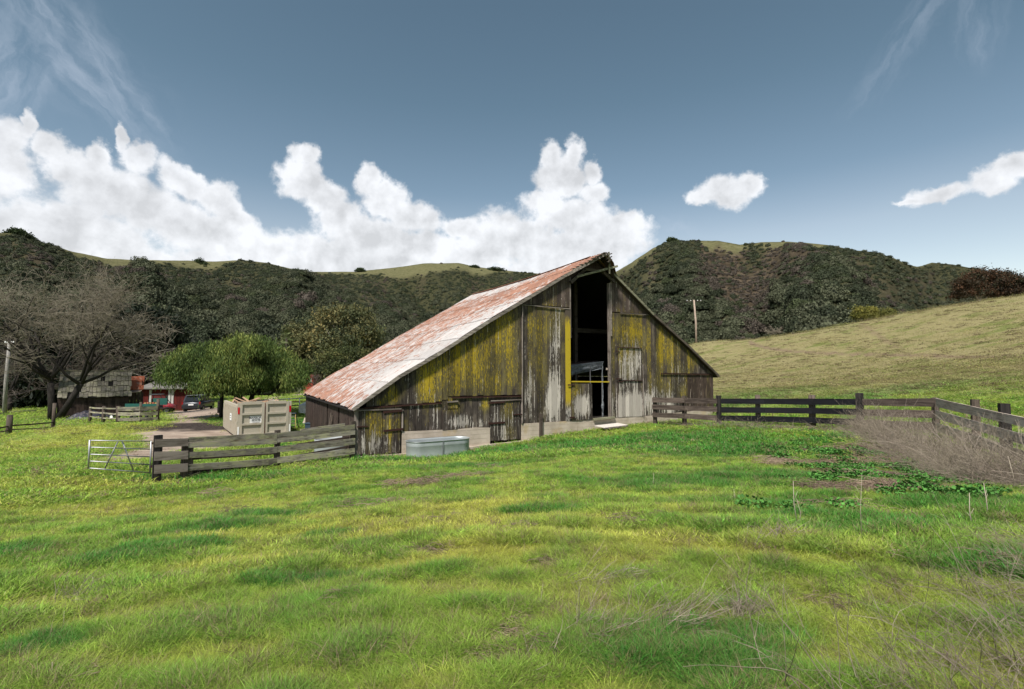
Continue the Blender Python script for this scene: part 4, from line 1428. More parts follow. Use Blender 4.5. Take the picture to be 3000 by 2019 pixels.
# dark gable boards above the brace
MB().prism([(q0.x, q0.z + .12), (q1.x, q1.z + .07), (q1.x + .02, roofz(q1.x) - .13), (q0.x, roofz(q0.x) - .13)], -.01, .02).build('gable_board', M_oldwall, barn)
MB().prism([(q1.x + .04, q1.z + .07), (q2.x, q2.z + .07), (q3.x, q3.z + .1), (q3.x, roofz(q3.x) - .13), (RX, RZ - .15), (q1.x + .04, roofz(q1.x) - .13)], -.01, .02).build('gable_board', M_oldwall, barn)
hv = on_gable(1784, 738, HY + .02); hb_ = on_gable(1786, 802, HY + .25)
MB().bar(hv, hb_, .07, .07).build('hood_post', M_sill, barn)
for vv, l0, l1 in ((745, 1771, 1792), (754, 1774, 1792), (762, 1779, 1792), (742, 1766, 1784)):
    a = on_gable(l0, vv + 6, HY + .08); b = on_gable(l1, vv - 2, HY + .08)
    MB().bar(a, b, .08, .05).build('purlin', M_beam, barn)
a = on_gable(1690, 811, -.15); b = on_gable(1809, 780, HY + .2)
MB().bar(a, b, .10, .10).build('hay_pole', M_sill, barn)
# right edge torn boards of the hood
for i in range(5):
    k = i / 5
    a = on_gable(1772 + 5 * i, 757 + 8 * i, -.5); b = on_gable(1779 + 4 * i, 790 + 6 * i, -.3)
    MB().bar(a, b, .05, .16, up=(0, 1, 0)).build('torn_board', M_oldwall, barn)

# inside: posts, tie beams and a hanging brace that catch a little light
for (x, y) in ((OPEN0 + .1, 2.6), (OPEN1 - .3, 2.6), (OPEN0 + .1, 6.5), (OPEN1 - .3, 6.5), (4, 2.6), (16, 2.6)):
    MB().box(x - .1, x + .1, y - .1, y + .1, flz, roofz(x) - .3).build('inner_post', M_post, barn)
zt_ = on_gable(1730, 960).z + .5
tlo = next(k * .1 for k in range(300) if roofz(k * .1) > zt_ + .3); thi = next(BW - k * .1 for k in range(300) if roofz(BW - k * .1) > zt_ + .3)
for y in (2.6, 6.5, 10.5):
    MB().box(tlo, thi, y + .12, y + .3, on_gable(1730, 960).z, on_gable(1730, 960).z + .25).build('tie_beam', M_beam, barn)

# --- tarpaulin shelter inside the barn
M_tube = plain('grey_pipe', (.14, .14, .145), .5, .3)
m, N = new_mat('dusty_plastic_sheet')
tt = N.n('ShaderNodeTexCoord').outputs['Object']
c = N.mix(N.ss(N.noise(tt, 6, 5, .6), .3, .7), (.08, .092, .10), (.20, .22, .24))
finish(N, c, .35, N.noise(N.scale(tt, (1, 1, 8)), 3, 4), .05, .8, 0, .5)
M_plastic = m
M_roofin = plain('dusty_rust_sheet', (.16, .105, .09), .8)


def bw(u, v, y):
    return on_gable(u, v, y)


can = empty('tarp_shelter', tuple(BO), math.atan2(GX.y, GX.x), 'small shelter with rusty top and grey plastic side standing inside the barn', 'shelter')
y0 = 1.6
a = bw(1768, 1058, y0); b = bw(1600, 1076, y0 + .3); top_back = bw(1738, 1056, y0 + 2.4); back_l = bw(1600, 1064, y0 + 2.6)
MB().add([b, a, top_back, back_l, b + Vector((0, 0, -.03)), a + Vector((0, 0, -.03)), top_back + Vector((0, 0, -.03)), back_l + Vector((0, 0, -.03))],
         [(0, 1, 2, 3), (7, 6, 5, 4), (0, 4, 5, 1), (1, 5, 6, 2), (2, 6, 7, 3), (3, 7, 4, 0)]).build('shelter_roof', M_roofin, can)
mb = MB(); nx = 26
la = bw(1760, 1081, y0); lb = bw(1600, 1116, y0 + .3)
vs = []
for i in range(nx + 1):
    k = i / nx
    T_ = b.lerp(a, k); B_ = lb.lerp(la, k)
    for j in range(7):
        p = T_.lerp(B_, j / 6)
        vs.append((p.x, p.y - .03 + .05 * math.sin(k * 9 + j * 1.3) * (j / 6) + .04 * math.sin(j * 2.2 + k * 3), p.z))
fs = [(i * 7 + j, (i + 1) * 7 + j, (i + 1) * 7 + j + 1, i * 7 + j + 1) for i in range(nx) for j in range(6)]
mb.add(vs, fs); mb.build('plastic_curtain', M_plastic, can, True)
for u_, vt in ((1687, 1090), (1729, 1072), (1763, 1060)):
    p = bw(u_, vt, y0 + .02); MB().tube([p, (p.x, p.y, flz)], .028, 6).build('pipe_leg', M_tube, can)
p = bw(1765, 1062, y0 - .08)
mb = MB(); pts = []; rr = []
for i in range(26):
    k = i / 25
    pts.append((p.x + random.uniform(-.02, .02), p.y, p.z + (flz + .05 - p.z) * k)); rr.append(.020 + .012 * random.random() + .06 * math.exp(-((k - .80) / .07) ** 2))
mb.tube(pts, rr, 7).build('twisted_plastic_strip', M_plastic, can, True)

# --- stock tank in front of the wall
M_galv = plain('galvanised_steel', (.37, .40, .40), .42, .45, .25, 3.0, .5)
tk0 = T(1166, 1300); tk1 = T(1358, 1300)
cx_ = (tk0 + tk1) / 2
tw = .50
tx = BO + GX * (cx_ + .02) + GY * (-.18 - tw)
tL = (tk1 - tk0) / 2 - .11
tz = min(H1(tx.x - 1, tx.y - .5), H1(tx.x, tx.y)) - .02
ztop = on_gable(1262, 1286, -.5).z
tank = empty('stock_tank', (tx.x, tx.y, tz), math.atan2(GX.y, GX.x) + math.radians(.5), 'long oval galvanised stock tank standing against the barn foundation', 'water trough')
hh = ztop - tz
prof = [(.97, 0), (1.0, .03), (.985, .08), (1.0, .13), (.985, .17), (.985, hh * .72), (1.01, hh * .76), (.985, hh * .80), (1.01, hh * .86), (.985, hh * .90), (1.0, hh * .965), (1.045, hh * .985), (1.045, hh), (.985, hh), (.965, hh * .9), (.965, .14), (.0, .12)]
MB().lathe([(r * tw, z) for r, z in prof], 44, off=tL - tw).build('tank_wall', M_galv, tank, True)
MB().lathe([(tw * .95, hh * .42), (0.0, hh * .42)], 44, off=tL - tw).build('water', plain('still_water', (.02, .03, .03), .05, spec=.6), tank)
mb = MB()
for s_ in (-1, 1):
    mb.bar((s_ * .0, -tw - .012, .15), (s_ * .0, -tw - .012, hh * .95), .05, .015, up=(0, 1, 0))
mb.build('seam', M_galv, tank)

# --- white board lying by the foundation
c0 = gp(1733, 1259); 
a = on_gable(1740, 1262, -1.05); b = on_gable(1775, 1254, -.35)
brd = empty('white_board', tuple(BO + GX * T(1768, 1258) + GY * -.55 + Vector((0, 0, H1(*(BO + GX * T(1768, 1258) + GY * -.55).xy) + .17))), math.atan2(GX.y, GX.x) + .08, 'peeling white board lying on the grass below the tall doorway', 'board')
o = MB().hexa([(-.85, -.42, -.03), (.80, -.38, .0), (.85, .36, .03), (-.80, .30, .0), (-.85, -.42, .0), (.80, -.38, .03), (.85, .36, .06), (-.80, .30, .03)]).build('board_panel', plain('peeling_white_paint', (.55, .50, .46), .8, vary=.2, scale=9, dirt=(.2, .16, .12)), brd)
MB().bar((-.84, -.44, -.05), (.80, -.40, -.02), .03, .07).build('edge_batten', M_trim, brd)
# ================================================================== FENCES
def vplane(p0, p1):
    """vertical plane through two ground points; returns pixel -> world point on it"""
    a = Vector((p0[0], p0[1], 0)); d = Vector((p1[0] - p0[0], p1[1] - p0[1], 0)).normalized(); n = Vector((-d.y, d.x, 0))

    def on(u, v, off=0.0):
        r = at(u, v, 1.0)
        return r * ((a.dot(n) + off) / r.dot(n))
    return on, d, n


def board(name, par, on, u0, vt0, vb0, u1, vt1, vb1, th=.035, off=0.0, mat=None, sag=0.0, inv=None):
    """rail board between two pixel columns, given top and bottom edge at both ends; local x runs along the board"""
    A = on(u0, vt0, off); B = on(u0, vb0, off); C_ = on(u1, vt1, off); D = on(u1, vb1, off)
    m0 = (A + B) / 2; m1 = (C_ + D) / 2
    h0 = (A.z - B.z) / 2; h1 = (C_.z - D.z) / 2
    return rail(name, par, m0, m1, h0 * 2, h1 * 2, th, mat, sag)


def rail(name, par, p0, p1, h0, h1, th, mat, sag=0.0, segs=4):
    p0 = Vector(p0); p1 = Vector(p1)
    d = p1 - p0; L = math.hypot(d.x, d.y); rz = math.atan2(d.y, d.x)
    vs = []; fs = []
    for i in range(segs + 1):
        k = i / segs
        h = h0 + (h1 - h0) * k + random.uniform(-.006, .006); z = d.z * k - sag * math.sin(math.pi * k); yo = random.uniform(-.004, .004)
        vs += [(L * k, -th / 2 + yo, z - h / 2), (L * k, th / 2 + yo, z - h / 2), (L * k, th / 2 + yo, z + h / 2), (L * k, -th / 2 + yo, z + h / 2)]
    for i in range(segs):
        b = i * 4
        for k in range(4):
            fs.append((b + k, b + 4 + k, b + 4 + (k + 1) % 4, b + (k + 1) % 4))
    fs += [(0, 1, 2, 3), (segs * 4 + 3, segs * 4 + 2, segs * 4 + 1, segs * 4)]
    o = link(name, mesh_of(name, vs, fs, mat))
    o.location = p0; o.rotation_euler = (0, 0, rz)
    if par is not None:
        o.parent = par; o.location = par.matrix_basis.inverted() @ p0 if False else p0 - par.location
        o.rotation_euler = (0, 0, rz)
    return o


def post(par, x, y, ztop, w=.16, d=.16, mat=None, rz=0.0, lean=(0, 0), round_=False, name='post', down=.3):
    zb = H1(x, y) - down
    mb = MB()
    if round_:
        mb.tube([(0, 0, 0), (lean[0] * .5, lean[1] * .5, (ztop - zb) / 2), (lean[0], lean[1], ztop - zb)], [w / 2, w / 2 * .97, w / 2 * .94], 12)
    else:
        h = ztop - zb
        mb.hexa([(-w / 2, -d / 2, 0), (w / 2, -d / 2, 0), (w / 2, d / 2, 0), (-w / 2, d / 2, 0)] + [(sx * w / 2 * .97 + lean[0], sy * d / 2 * .97 + lean[1], h + random.uniform(-.008, .008)) for sx, sy in ((-1, -1), (1, -1), (1, 1), (-1, 1))])
    o = mb.build(name, mat, par, round_)
    o.location = Vector((x, y, zb)) - (par.location if par else Vector())
    o.rotation_euler = (0, 0, rz)
    return o


# ---- weathered fence from the gate to the barn
pA = at(460, 1400, 14.5); pB = gw(1043, 1300, -.10)
on, fd, fn = vplane(pA, pB)
frz = math.atan2(fd.y, fd.x)
fe = empty('plank_fence', (pA.x, pA.y, H1(pA.x, pA.y)), 0, 'mossy grey plank fence running from the metal gate to the barn corner', 'fence')
for (u, vt, w, mat, off) in ((460, 1275, .21, M_post_dark, .10), (538, 1290, .15, M_post, .10), (555, 1308, .17, M_post, .12), (811, 1260, .16, M_post, .10), (1031, 1234, .17, M_post, .10)):
    p = on(u, 1350, off); post(fe, p.x, p.y, on(u, vt, off).z, w, .14, mat, frz, (random.uniform(-.02, .02), 0))
o_ = -.02
for (a, b, c_, d, e, f_) in ((454, 1287, 1311, 551, 1284, 1307), (452, 1324, 1350, 551, 1321, 1345), (452, 1363, 1388, 550, 1358, 1382)):
    board('rail_board', fe, on, a, b, c_, d, e, f_, .04, o_ - .02, M_wood_new)
for (a, b, c_, d, e, f_) in ((552, 1281, 1296.5, 811, 1268, 1283), (552, 1297.5, 1312, 811, 1284, 1300), (552, 1325, 1342, 811, 1309, 1327), (551, 1360, 1379, 811, 1342, 1360),
                             (812, 1269, 1284, 1039, 1244, 1258), (812, 1285, 1298, 1040, 1259, 1273), (812, 1308, 1325, 1040, 1284, 1302), (812, 1340, 1357, 1039, 1313, 1330)):
    board('rail_board', fe, on, a, b, c_, d, e, f_, .04, o_, M_wood_fence, .01)
board('rail_board', fe, on, 556, 1376, 1388, 800, 1361, 1368, .04, .22, M_wood_brown)
board('rail_board', fe, on, 560, 1339, 1348, 810, 1322, 1331, .03, .22, M_wood_brown)
board('rail_board', fe, on, 870, 1300, 1308, 1036, 1277, 1286, .03, .24, M_wood_brown)
board('rail_board', fe, on, 830, 1340, 1346, 1036, 1303, 1309, .03, .24, M_wood_brown)
board('rail_board', fe, on, 880, 1258, 1268, 1010, 1240, 1251, .03, .22, M_wood_fence)

# ---- galvanised gate
M_gate = plain('galvanised_pipe', (.36, .36, .37), .45, .5, .12, 6)
ga = at(441, 1293, 14.7)
gb = at(262, 1290, 13.6)
ong, gd, gn = vplane(ga, gb)
gt = empty('gate', tuple(ga), 0, 'galvanised five-bar pipe gate standing open left of the plank fence', 'gate')


def gtube(name, pts, r, par=gt, mat=M_gate, sides=8):
    p0 = Vector(pts[0]); o = MB().tube([Vector(p) - p0 for p in pts], r, sides).build(name, mat, par, True)
    o.location = p0 - par.location
    return o


gp0 = lambda u, v, off=0: ong(u, v, off)
for (v0, v1, u0, u1) in ((1290.5, 1293, 263, 443), (1310.5, 1316, 262, 441), (1331, 1338.5, 261, 440), (1351, 1361.5, 260, 440), (1371.5, 1385, 258.5, 439)):
    gtube('gate_bar', [gp0(u0, v0), gp0(u1, v1)], .015)
gtube('gate_stile', [gp0(263, 1289), gp0(258.5, 1373)], .021)
gtube('gate_stile', [gp0(443, 1292), gp0(439.5, 1388)], .024)
gtube('diagonal_brace', [gp0(345.5, 1294, .03), gp0(307, 1373, .03)], .016, mat=plain('dull_galvanised', (.16, .16, .17), .5, .5))
gtube('diagonal_brace', [gp0(358.5, 1294, -.03), gp0(391, 1379, -.03)], .018)
for v in (1299, 1367):
    p = gp0(443 if v < 1320 else 441, v)
    o = MB().bar((-.03, 0, 0), (.14, .02, 0), .05, .06).build('gate_hinge', M_iron, gt); o.location = p - gt.location

# ---- right hand fences
c2 = Vector((FB[0], FB[1], 0))
onR, rd, rn = vplane(FA, FB)
rrz = math.atan2(rd.y, rd.x)
p = onR(1915, 1200)
fr = empty('plank_fence', (p.x, p.y, H1(p.x, p.y)), 0, 'three-rail board fence, brown then black, right of the barn', 'fence')
for (u, vt, w, mat, rnd) in ((1919, 1164, .15, M_wood_brown, 0), (2005, 1160, .17, M_post, 0), (2106, 1159, .17, M_post_dark, 0), (2221, 1157, .22, M_post, 1), (2379, 1157, .26, M_post, 1), (2519, 1152, .22, M_post_dark, 0), (2740, 1166, .2, M_post, 0)):
    off = .14 if u not in (1919, 2106, 2519) else .0
    if u in (2379,): off = .16
    p = onR(u, 1200, off + (.03 if off < .1 else 0)); post(fr, p.x, p.y, onR(u, vt, off).z, w, w, mat, rrz, (random.uniform(-.02, .02), 0), bool(rnd))
for (a, b, c_, d, e, f_) in ((1911, 1165, 1179, 2004, 1166, 1181), (2006, 1166, 1181, 2101, 1168, 1183), (1911, 1185, 1199, 2004, 1189, 1203), (2006, 1189, 1203, 2101, 1192, 1207), (1912, 1209, 1222, 2004, 1212, 1226), (2006, 1212, 1226, 2101, 1217, 1233)):
    board('rail_board', fr, onR, a, b, c_, d, e, f_, .035, -.10, M_wood_brown)
for (a, b, c_, d, e, f_) in ((2113, 1168, 1183, 2240, 1168, 1184), (2241, 1168, 1184, 2379, 1168, 1186), (2380, 1168, 1186, 2512, 1169, 1187),
                             (2113, 1193, 1209, 2240, 1194, 1210), (2241, 1194, 1210, 2379, 1195, 1212), (2380, 1195, 1212, 2515, 1198, 1216),
                             (2113, 1217, 1233, 2240, 1219, 1236), (2241, 1219, 1236, 2379, 1223, 1240), (2380, 1223, 1240, 2517, 1228, 1247)):
    board('rail_board', fr, onR, a, b, c_, d, e, f_, .035, -.045, M_wood_black)
for (b, c_, e, f_) in ((1169, 1188, 1167, 1192), (1199, 1218, 1202, 1226), (1230, 1248, 1238, 1262)):
    board('rail_board', fr, onR, 2522, b, c_, 2738, e, f_, .035, -.05, M_wood_brown)
# the run that turns toward the viewer
C0 = onR(2741, 1200); E0 = (8.9, 6.8)
onT, td, tn = vplane(C0, FD)
ft = empty('plank_fence', (C0.x, C0.y, H1(C0.x, C0.y)), 0, 'pale board fence with sunlight put into its colour, turning toward the viewer at the right edge', 'fence')
for (u, vt, w) in ((2857, 1170, .17), (2942, 1182, .19)):
    p = onT(u, 1200, -.13 if False else .13); post(ft, p.x, p.y, onT(u, vt, .13).z, w, w, M_post_dark if u > 2900 else M_post, math.atan2(td.y, td.x))
for (z0, h) in ((0, 0), (1, 0), (2, 0)):
    b0 = ((1167, 1192), (1202, 1226), (1238, 1262))[z0]
    b1 = ((1211, 1237), (1257, 1285), (1303, 1334))[z0]
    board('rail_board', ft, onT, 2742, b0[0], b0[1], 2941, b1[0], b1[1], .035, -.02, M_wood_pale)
    A = onT(2941, b1[0], -.02); B = onT(2941, b1[1], -.02)
    S_ = onT(2742, sum(b0) / 2, -.02); M_ = (A + B) / 2
    E = M_ + (M_ - S_) * .62
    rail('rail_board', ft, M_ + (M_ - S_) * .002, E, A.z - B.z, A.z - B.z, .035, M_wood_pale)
E = M_ + (M_ - S_) * .6
post(ft, E.x + .1, E.y, E.z + 1.05, .18, .18, M_post_dark, math.atan2(td.y, td.x))

# ---- far left fences
def simple_fence(name, label, posts, rails, pm, rm, rth=.05, rh=.10, rnd=True, base=None):
    """posts: (u, v_base, v_top, width); rails: list of [(post index a, va), (post index b, vb)]"""
    G = [gp(u, vb) for u, vb, vt, w in posts]
    e = empty(name, tuple(G[0]), 0, label, 'fence')
    for g_, (u, vb, vt, w) in zip(G, posts):
        post(e, g_.x, g_.y, at(u, vt, g_.y).z, w, w, pm, 0, (random.uniform(-.04, .04), 0), rnd)
    for (ia, va, ib, vb_, h) in rails:
        A = at(posts[ia][0], va, G[ia].y - .08); B = at(posts[ib][0], vb_, G[ib].y - .08)
        rail('rail', e, A, B, h, h, rth, rm, .02)
    return e


simple_fence('rail_fence', 'low two-rail fence with two stout posts at the far left edge', [(25, 1275, 1216, .30), (155, 1255, 1181, .22), (-60, 1290, 1226, .26)], [(0, 1247, 1, 1238, .08), (0, 1259, 1, 1252, .06), (2, 1262, 0, 1249, .08), (2, 1274, 0, 1261, .06)], M_post, M_post)
simple_fence('rail_fence', 'mossy three-rail fence in front of the shingled shed', [(263, 1238, 1192, .22), (302, 1238, 1190, .24), (344, 1240, 1190, .20)],
             [(0, 1194, 1, 1196, .09), (1, 1196, 2, 1197, .09), (0, 1207, 1, 1210, .10), (1, 1210, 2, 1213, .10), (0, 1220, 1, 1225, .07), (1, 1225, 2, 1226, .07)], M_post, M_wood_fence)
simple_fence('plank_fence', 'short mossy fence of three wide planks at the end of the drive', [(346, 1241, 1190, .20), (411, 1239, 1178, .18), (462, 1236, 1169, .20)],
             [(0, 1198, 1, 1197, .27), (1, 1197, 2, 1195, .27), (0, 1213, 1, 1212, .24), (1, 1212, 2, 1211, .24), (0, 1229, 1, 1227, .22), (1, 1227, 2, 1226, .22)], M_post, M_wood_fence)
# dark stock fence behind the dumpster, under the tree
simple_fence('rail_fence', 'dark rail fence under the pepper tree behind the dumpster', [(647, 1226, 1140, .26), (700, 1206, 1163, .34), (640, 1210, 1175, .2), (790, 1205, 1168, .16)],
             [(2, 1180, 1, 1178, .10), (2, 1192, 1, 1190, .10), (1, 1174, 3, 1172, .12), (1, 1186, 3, 1184, .1)], M_post_dark, M_post_dark)

# pipe corral fence behind the water tank
G0 = gp(800, 1206); G1 = gp(935, 1196)
cf = empty('pipe_corral', tuple(G0), 0, 'blue-grey pipe corral fence behind the white water tank', 'fence')
M_pipe = plain('blue_grey_pipe', (.055, .065, .075), .5, .3)
A = at(770, 1172, G0.y); B = at(935, 1163, G1.y)
for i, (dv, r, mt) in enumerate(((0, .045, M_pipe), (9, .05, M_iron), (13, .03, M_pipe), (20, .05, M_post_dark), (27, .03, M_pipe), (32, .05, M_iron))):
    A = at(770, 1173 + dv, G0.y); B = at(935, 1164 + dv, G1.y)
    gtube('pipe_rail', [A, B], r, cf, mt, 6)
for k in (0, .33, .56, .8, 1):
    x = G0.x + (G1.x - G0.x) * k; y = G0.y + (G1.y - G0.y) * k
    gtube('pipe_post', [(x, y, H1(x, y) - .2), (x, y, at(861, 1166, y).z)], .045, cf, M_pipe, 6)

# ================================================================== DUMPSTER
M_tan = plain('tan_paint', (.38, .34, .275), .55, vary=.09, scale=1.5, dirt=(.33, .28, .21))
M_debris = plain('splintered_wood', (.34, .22, .14), .9, vary=.5, scale=6)
M_refl = plain('red_reflector', (.45, .004, .012), .3, vary=.05)
dA = at(694, 1310, 24.4); dB = dA + Vector((math.cos(.63), math.sin(.63), 0)) * 2.42
zb = H1(dA.x, dA.y)
drz = math.atan2(dB.y - dA.y, dB.x - dA.x)
WD = math.hypot(dB.x - dA.x, dB.y - dA.y)
du = empty('dumpster', (dA.x, dA.y, zb), drz, 'tan roll-off dumpster with ribbed sides and double rear doors', 'dumpster')
HD = at(694, 1188, 24.4).z - zb; DL = 5.4
ix = MB()
# floor, side walls, front wall
ix.box(.02, WD - .02, .05, DL, .16, .28); ix.build('dumpster_floor', M_tan, du)
for s_, x0 in ((0, 0.0), (1, WD - .06)):
    MB().box(x0, x0 + .06, .10, DL, .26, HD - .12).build('side_wall', M_tan, du)
    MB().box(x0 - .04, x0 + .10, .10, DL, HD - .118, HD - .0).build('top_rail', M_tan, du)
    for k in range(17):
        y = .28 + k * .30
        MB().box(x0 - .075 if s_ == 0 else x0 + .062, x0 - .002 if s_ == 0 else x0 + .135, y, y + .12, .27, HD - .12).build('side_rib', M_tan, du)
MB().box(.06, WD - .06, DL - .06, DL, .28, HD - .1).build('front_wall', M_tan, du)
for x in (.4, WD - .5):
    MB().box(x, x + .12, -.05, DL, .0, .16).build('skid_beam', M_iron, du)
# rear frame
mb = MB(); 
mb.box(-.02, .10, -.02, .10, .10, HD + .12); mb.build('corner_post', M_tan, du)
MB().box(WD - .10, WD + .02, -.02, .10, .10, HD + .12).build('corner_post', M_tan, du)
MB().box(-.02, WD + .02, -.03, .09, .10, .24).build('rear_sill', M_tan, du)
for (x0, x1) in ((.10, WD / 2 - .03), (WD / 2 + .03, WD - .10)):
    dd = MB().box(x0, x1, .02, .05, .25, HD + .12).build('door', M_tan, du)
    for xa, xb in ((x0, x0 + .09), (x1 - .13, x1)):
        MB().box(xa, xb, -.035, .019, .25, HD + .12).build('door_frame', M_tan, dd)
    for k in range(4):
        z = .25 + (HD + .12 - .35) * k / 3
        MB().box(x0 + .092, x1 - .132, -.040, .019, z, z + (.15 if k == 3 else .10)).build('door_rib', M_tan, dd)
MB().box(WD / 2 - .018, WD / 2 + .012, -.03, .015, .3, HD + .05).build('locking_bar', plain('rust_brown_gap', (.10, .045, .03), .8), du)
for x0 in (.0, WD - .07):
    MB().box(x0 - .005, x0 + .07, -.035, -.022, HD - .42, HD - .10).build('red_reflector', M_refl, du)
    MB().box(x0 - .005, x0 + .06, -.035, -.022, HD - 1.42, HD - 1.05).build('white_reflector', M_white, du)
for z in (.35, .8, 1.5):
    MB().tube([(-.045, .02, z), (-.045, .02, z + .16)], .03, 8).build('hinge', M_tan, du)
# company sign on the left door
sx0, sx1, sz0, sz1 = .53, 1.10, HD - .97, HD - .55
sign = MB().box(sx0, sx1, .004, .016, sz0, sz1).build('sign', plain('white_sign', (.66, .66, .66), .5, vary=.04), du)
M_ink = plain('dark_sign_ink', (.025, .02, .03), .6)


def text(body, size, x, y, z, par, mat, rot=(math.pi / 2, 0, 0), name='lettering', align='CENTER', bold=0.0):
    cu = bpy.data.curves.new(name, 'FONT')
    cu.body = body; cu.size = size; cu.align_x = align; cu.extrude = .001; cu.offset = bold
    tmp = bpy.data.objects.new(name, cu)
    COL.objects.link(tmp)
    dg = bpy.context.evaluated_depsgraph_get()
    me = bpy.data.meshes.new_from_object(tmp.evaluated_get(dg))
    me.name = name
    bpy.data.objects.remove(tmp)
    me.materials.clear(); me.materials.append(mat)
    o = link(name, me, par); o.location = (x, y, z); o.rotation_euler = rot
    return o


xc = (sx0 + sx1) / 2
text('MARBORG', .135, xc, .002, sz1 - .135, sign, M_ink, bold=.003)
text('INDUSTRIES', .070, xc, .002, sz1 - .200, sign, M_ink, bold=.002)
text('800-798-1852', .070, xc, .002, sz1 - .262, sign, M_ink, bold=.002)
for i in range(3):
    MB().box(xc - .17 + .02 * i, xc + .17 - .01 * i, .0015, .003, sz1 - .31 - .04 * i, sz1 - .296 - .04 * i).build('small_print_line', M_ink, sign)
s2 = MB().box(-.10, -.085, 1.55, 2.1, HD - .85, HD - .50).build('side_sign', M_white, du)
for i in range(2):
    MB().box(-.104, -.101, 1.65, 2.0, HD - .62 - .12 * i, HD - .59 - .12 * i).build('small_print_line', M_ink, s2)
# load of broken timber
mb = MB()
for i in range(70):
    x = random.uniform(.2, WD - .2); y = random.uniform(.3, DL - .3); z = HD - .32 + .22 * random.random() + .12 * math.sin(math.pi * y / DL)
    a = random.uniform(0, 6.28); L_ = random.uniform(.3, 1.0); e = random.uniform(-.25, .35)
    x2 = min(max(x + math.cos(a) * L_, .12), WD - .12); y2 = min(max(y + math.sin(a) * L_, .2), DL - .1)
    mb.bar((x, y, z), (x2, y2, z + e * L_), random.uniform(.04, .15), .025)
lb = mb.build('broken_timber', M_debris); lb.location = du.location; lb.rotation_euler = du.rotation_euler
props(lb, 'heap of splintered wood filling the tan dumpster', kind='stuff')
MB().box(.12, WD - .12, .2, DL - .1, .3, HD - .22).build('load_base', M_oldwall, du)
# rusty ramp / sill sticking out below the doors
for nm, x0, x1 in (('ground_rail', -.05, .12),):
    MB().box(-.15, WD + .05, -.25, -.10, .02, .09).build(nm, plain('rusty_sill', (.20, .12, .08), .8), du)

# ---- white water tank
g_ = gp(893, 1212)
wt = empty('water_tank', (g_.x + .25, g_.y + .8, g_.z - .05), 0, 'white plastic water tank with domed top beside the barn', 'water tank')
R_ = (at(930, 1180, g_.y).x - at(866, 1180, g_.y).x) / 2 + .2
hb2 = at(884, 1189, g_.y).z - g_.z + .05; ht2 = at(884, 1177, g_.y).z - g_.z + .15
wt.location.x = at(866, 1180, g_.y).x + R_
MB().lathe([(R_, 0), (R_, hb2 * .33), (R_ * .992, hb2 * .34), (R_, hb2 * .36), (R_, hb2 * .66), (R_ * .992, hb2 * .67), (R_, hb2 * .69), (R_, hb2), (R_ * .96, hb2 + .06), (R_ * .25, ht2), (0.01, ht2)], 36).build('tank_body', M_white, wt, True)
MB().lathe([(.28, ht2 - .06), (.28, ht2 + .10), (.24, ht2 + .13), (.01, ht2 + .13)], 18).build('tank_lid', M_white, wt, True)

# ---- step ladder
g_ = gp(856, 1257)
la = empty('step_ladder', (g_.x, g_.y, g_.z), .15, 'yellow and grey step ladder standing between dumpster and barn', 'ladder')
hL = at(856, 1212, g_.y).z - g_.z
M_lad = plain('yellow_fibreglass', (.42, .28, .10), .6)
for sx in (-1, 1):
    MB().bar((sx * .26, -.35, 0), (sx * .17, 0, hL), .03, .07).build('ladder_rail', M_lad, la)
    MB().bar((sx * .24, .45, 0), (sx * .17, .04, hL), .025, .05).build('ladder_rear_leg', M_tube, la)
for i in range(4):
    k = (i + .8) / 4.6
    MB().box(-.26 + .09 * k, .26 - .09 * k, -.35 + .35 * k - .05, -.35 + .35 * k + .04, hL * k, hL * k + .03).build('ladder_step', M_tube, la)
MB().box(-.19, .19, -.08, .12, hL, hL + .04).build('ladder_top', plain('slate_cap', (.06, .08, .10), .5), la)

# ---- blue tub, pallet blocks, galvanised round trough behind the fence
g_ = gp(908, 1256)
tb = empty('tub', (g_.x, g_.y, g_.z + .0), 0, 'dark blue plastic tub by the barn side wall', 'tub')
MB().box(-.22, .26, -.2, .2, 0, .30).build('tub_body', plain('navy_plastic', (.03, .05, .075), .5), tb)
MB().box(-.25, .29, -.23, .23, .30, .35).build('tub_rim', plain('blue_rim', (.05, .08, .11), .5), tb)
g_ = gp(897, 1240)
wb = MB().hexa([(-.2, -.1, 0), (.15, -.12, 0), (.2, .1, 0), (-.15, .12, 0), (-.1, -.05, .35), (.02, -.05, .22), (.05, .05, .22), (-.1, .05, .38)]).build('broken_board_stack', M_wood_pale)
wb.location = g_; props(wb, 'small pile of pale broken wood behind the blue tub', 'wood pile')
g_ = gp(985, 1330)
mid = at(975, 1300, 20.5)
rt = empty('round_trough', (mid.x, mid.y, H1(mid.x, mid.y) - .05), 0, 'corrugated galvanised trough seen through the fence near the barn corner', 'water trough')
rrad = (at(1030, 1300, 20.5).x - at(930, 1300, 20.5).x) / 2
ztp = at(975, 1289, 20.0).z - rt.location.z
pr = [(rrad, 0)] + [(rrad * (1 + .012 * (i % 2)), ztp * i / 8) for i in range(1, 8)] + [(rrad * 1.02, ztp), (rrad * .97, ztp), (rrad * .96, .1)]
MB().lathe(pr, 36).build('trough_wall', plain('dull_corrugated_zinc', (.26, .28, .285), .6, .1), rt, True)

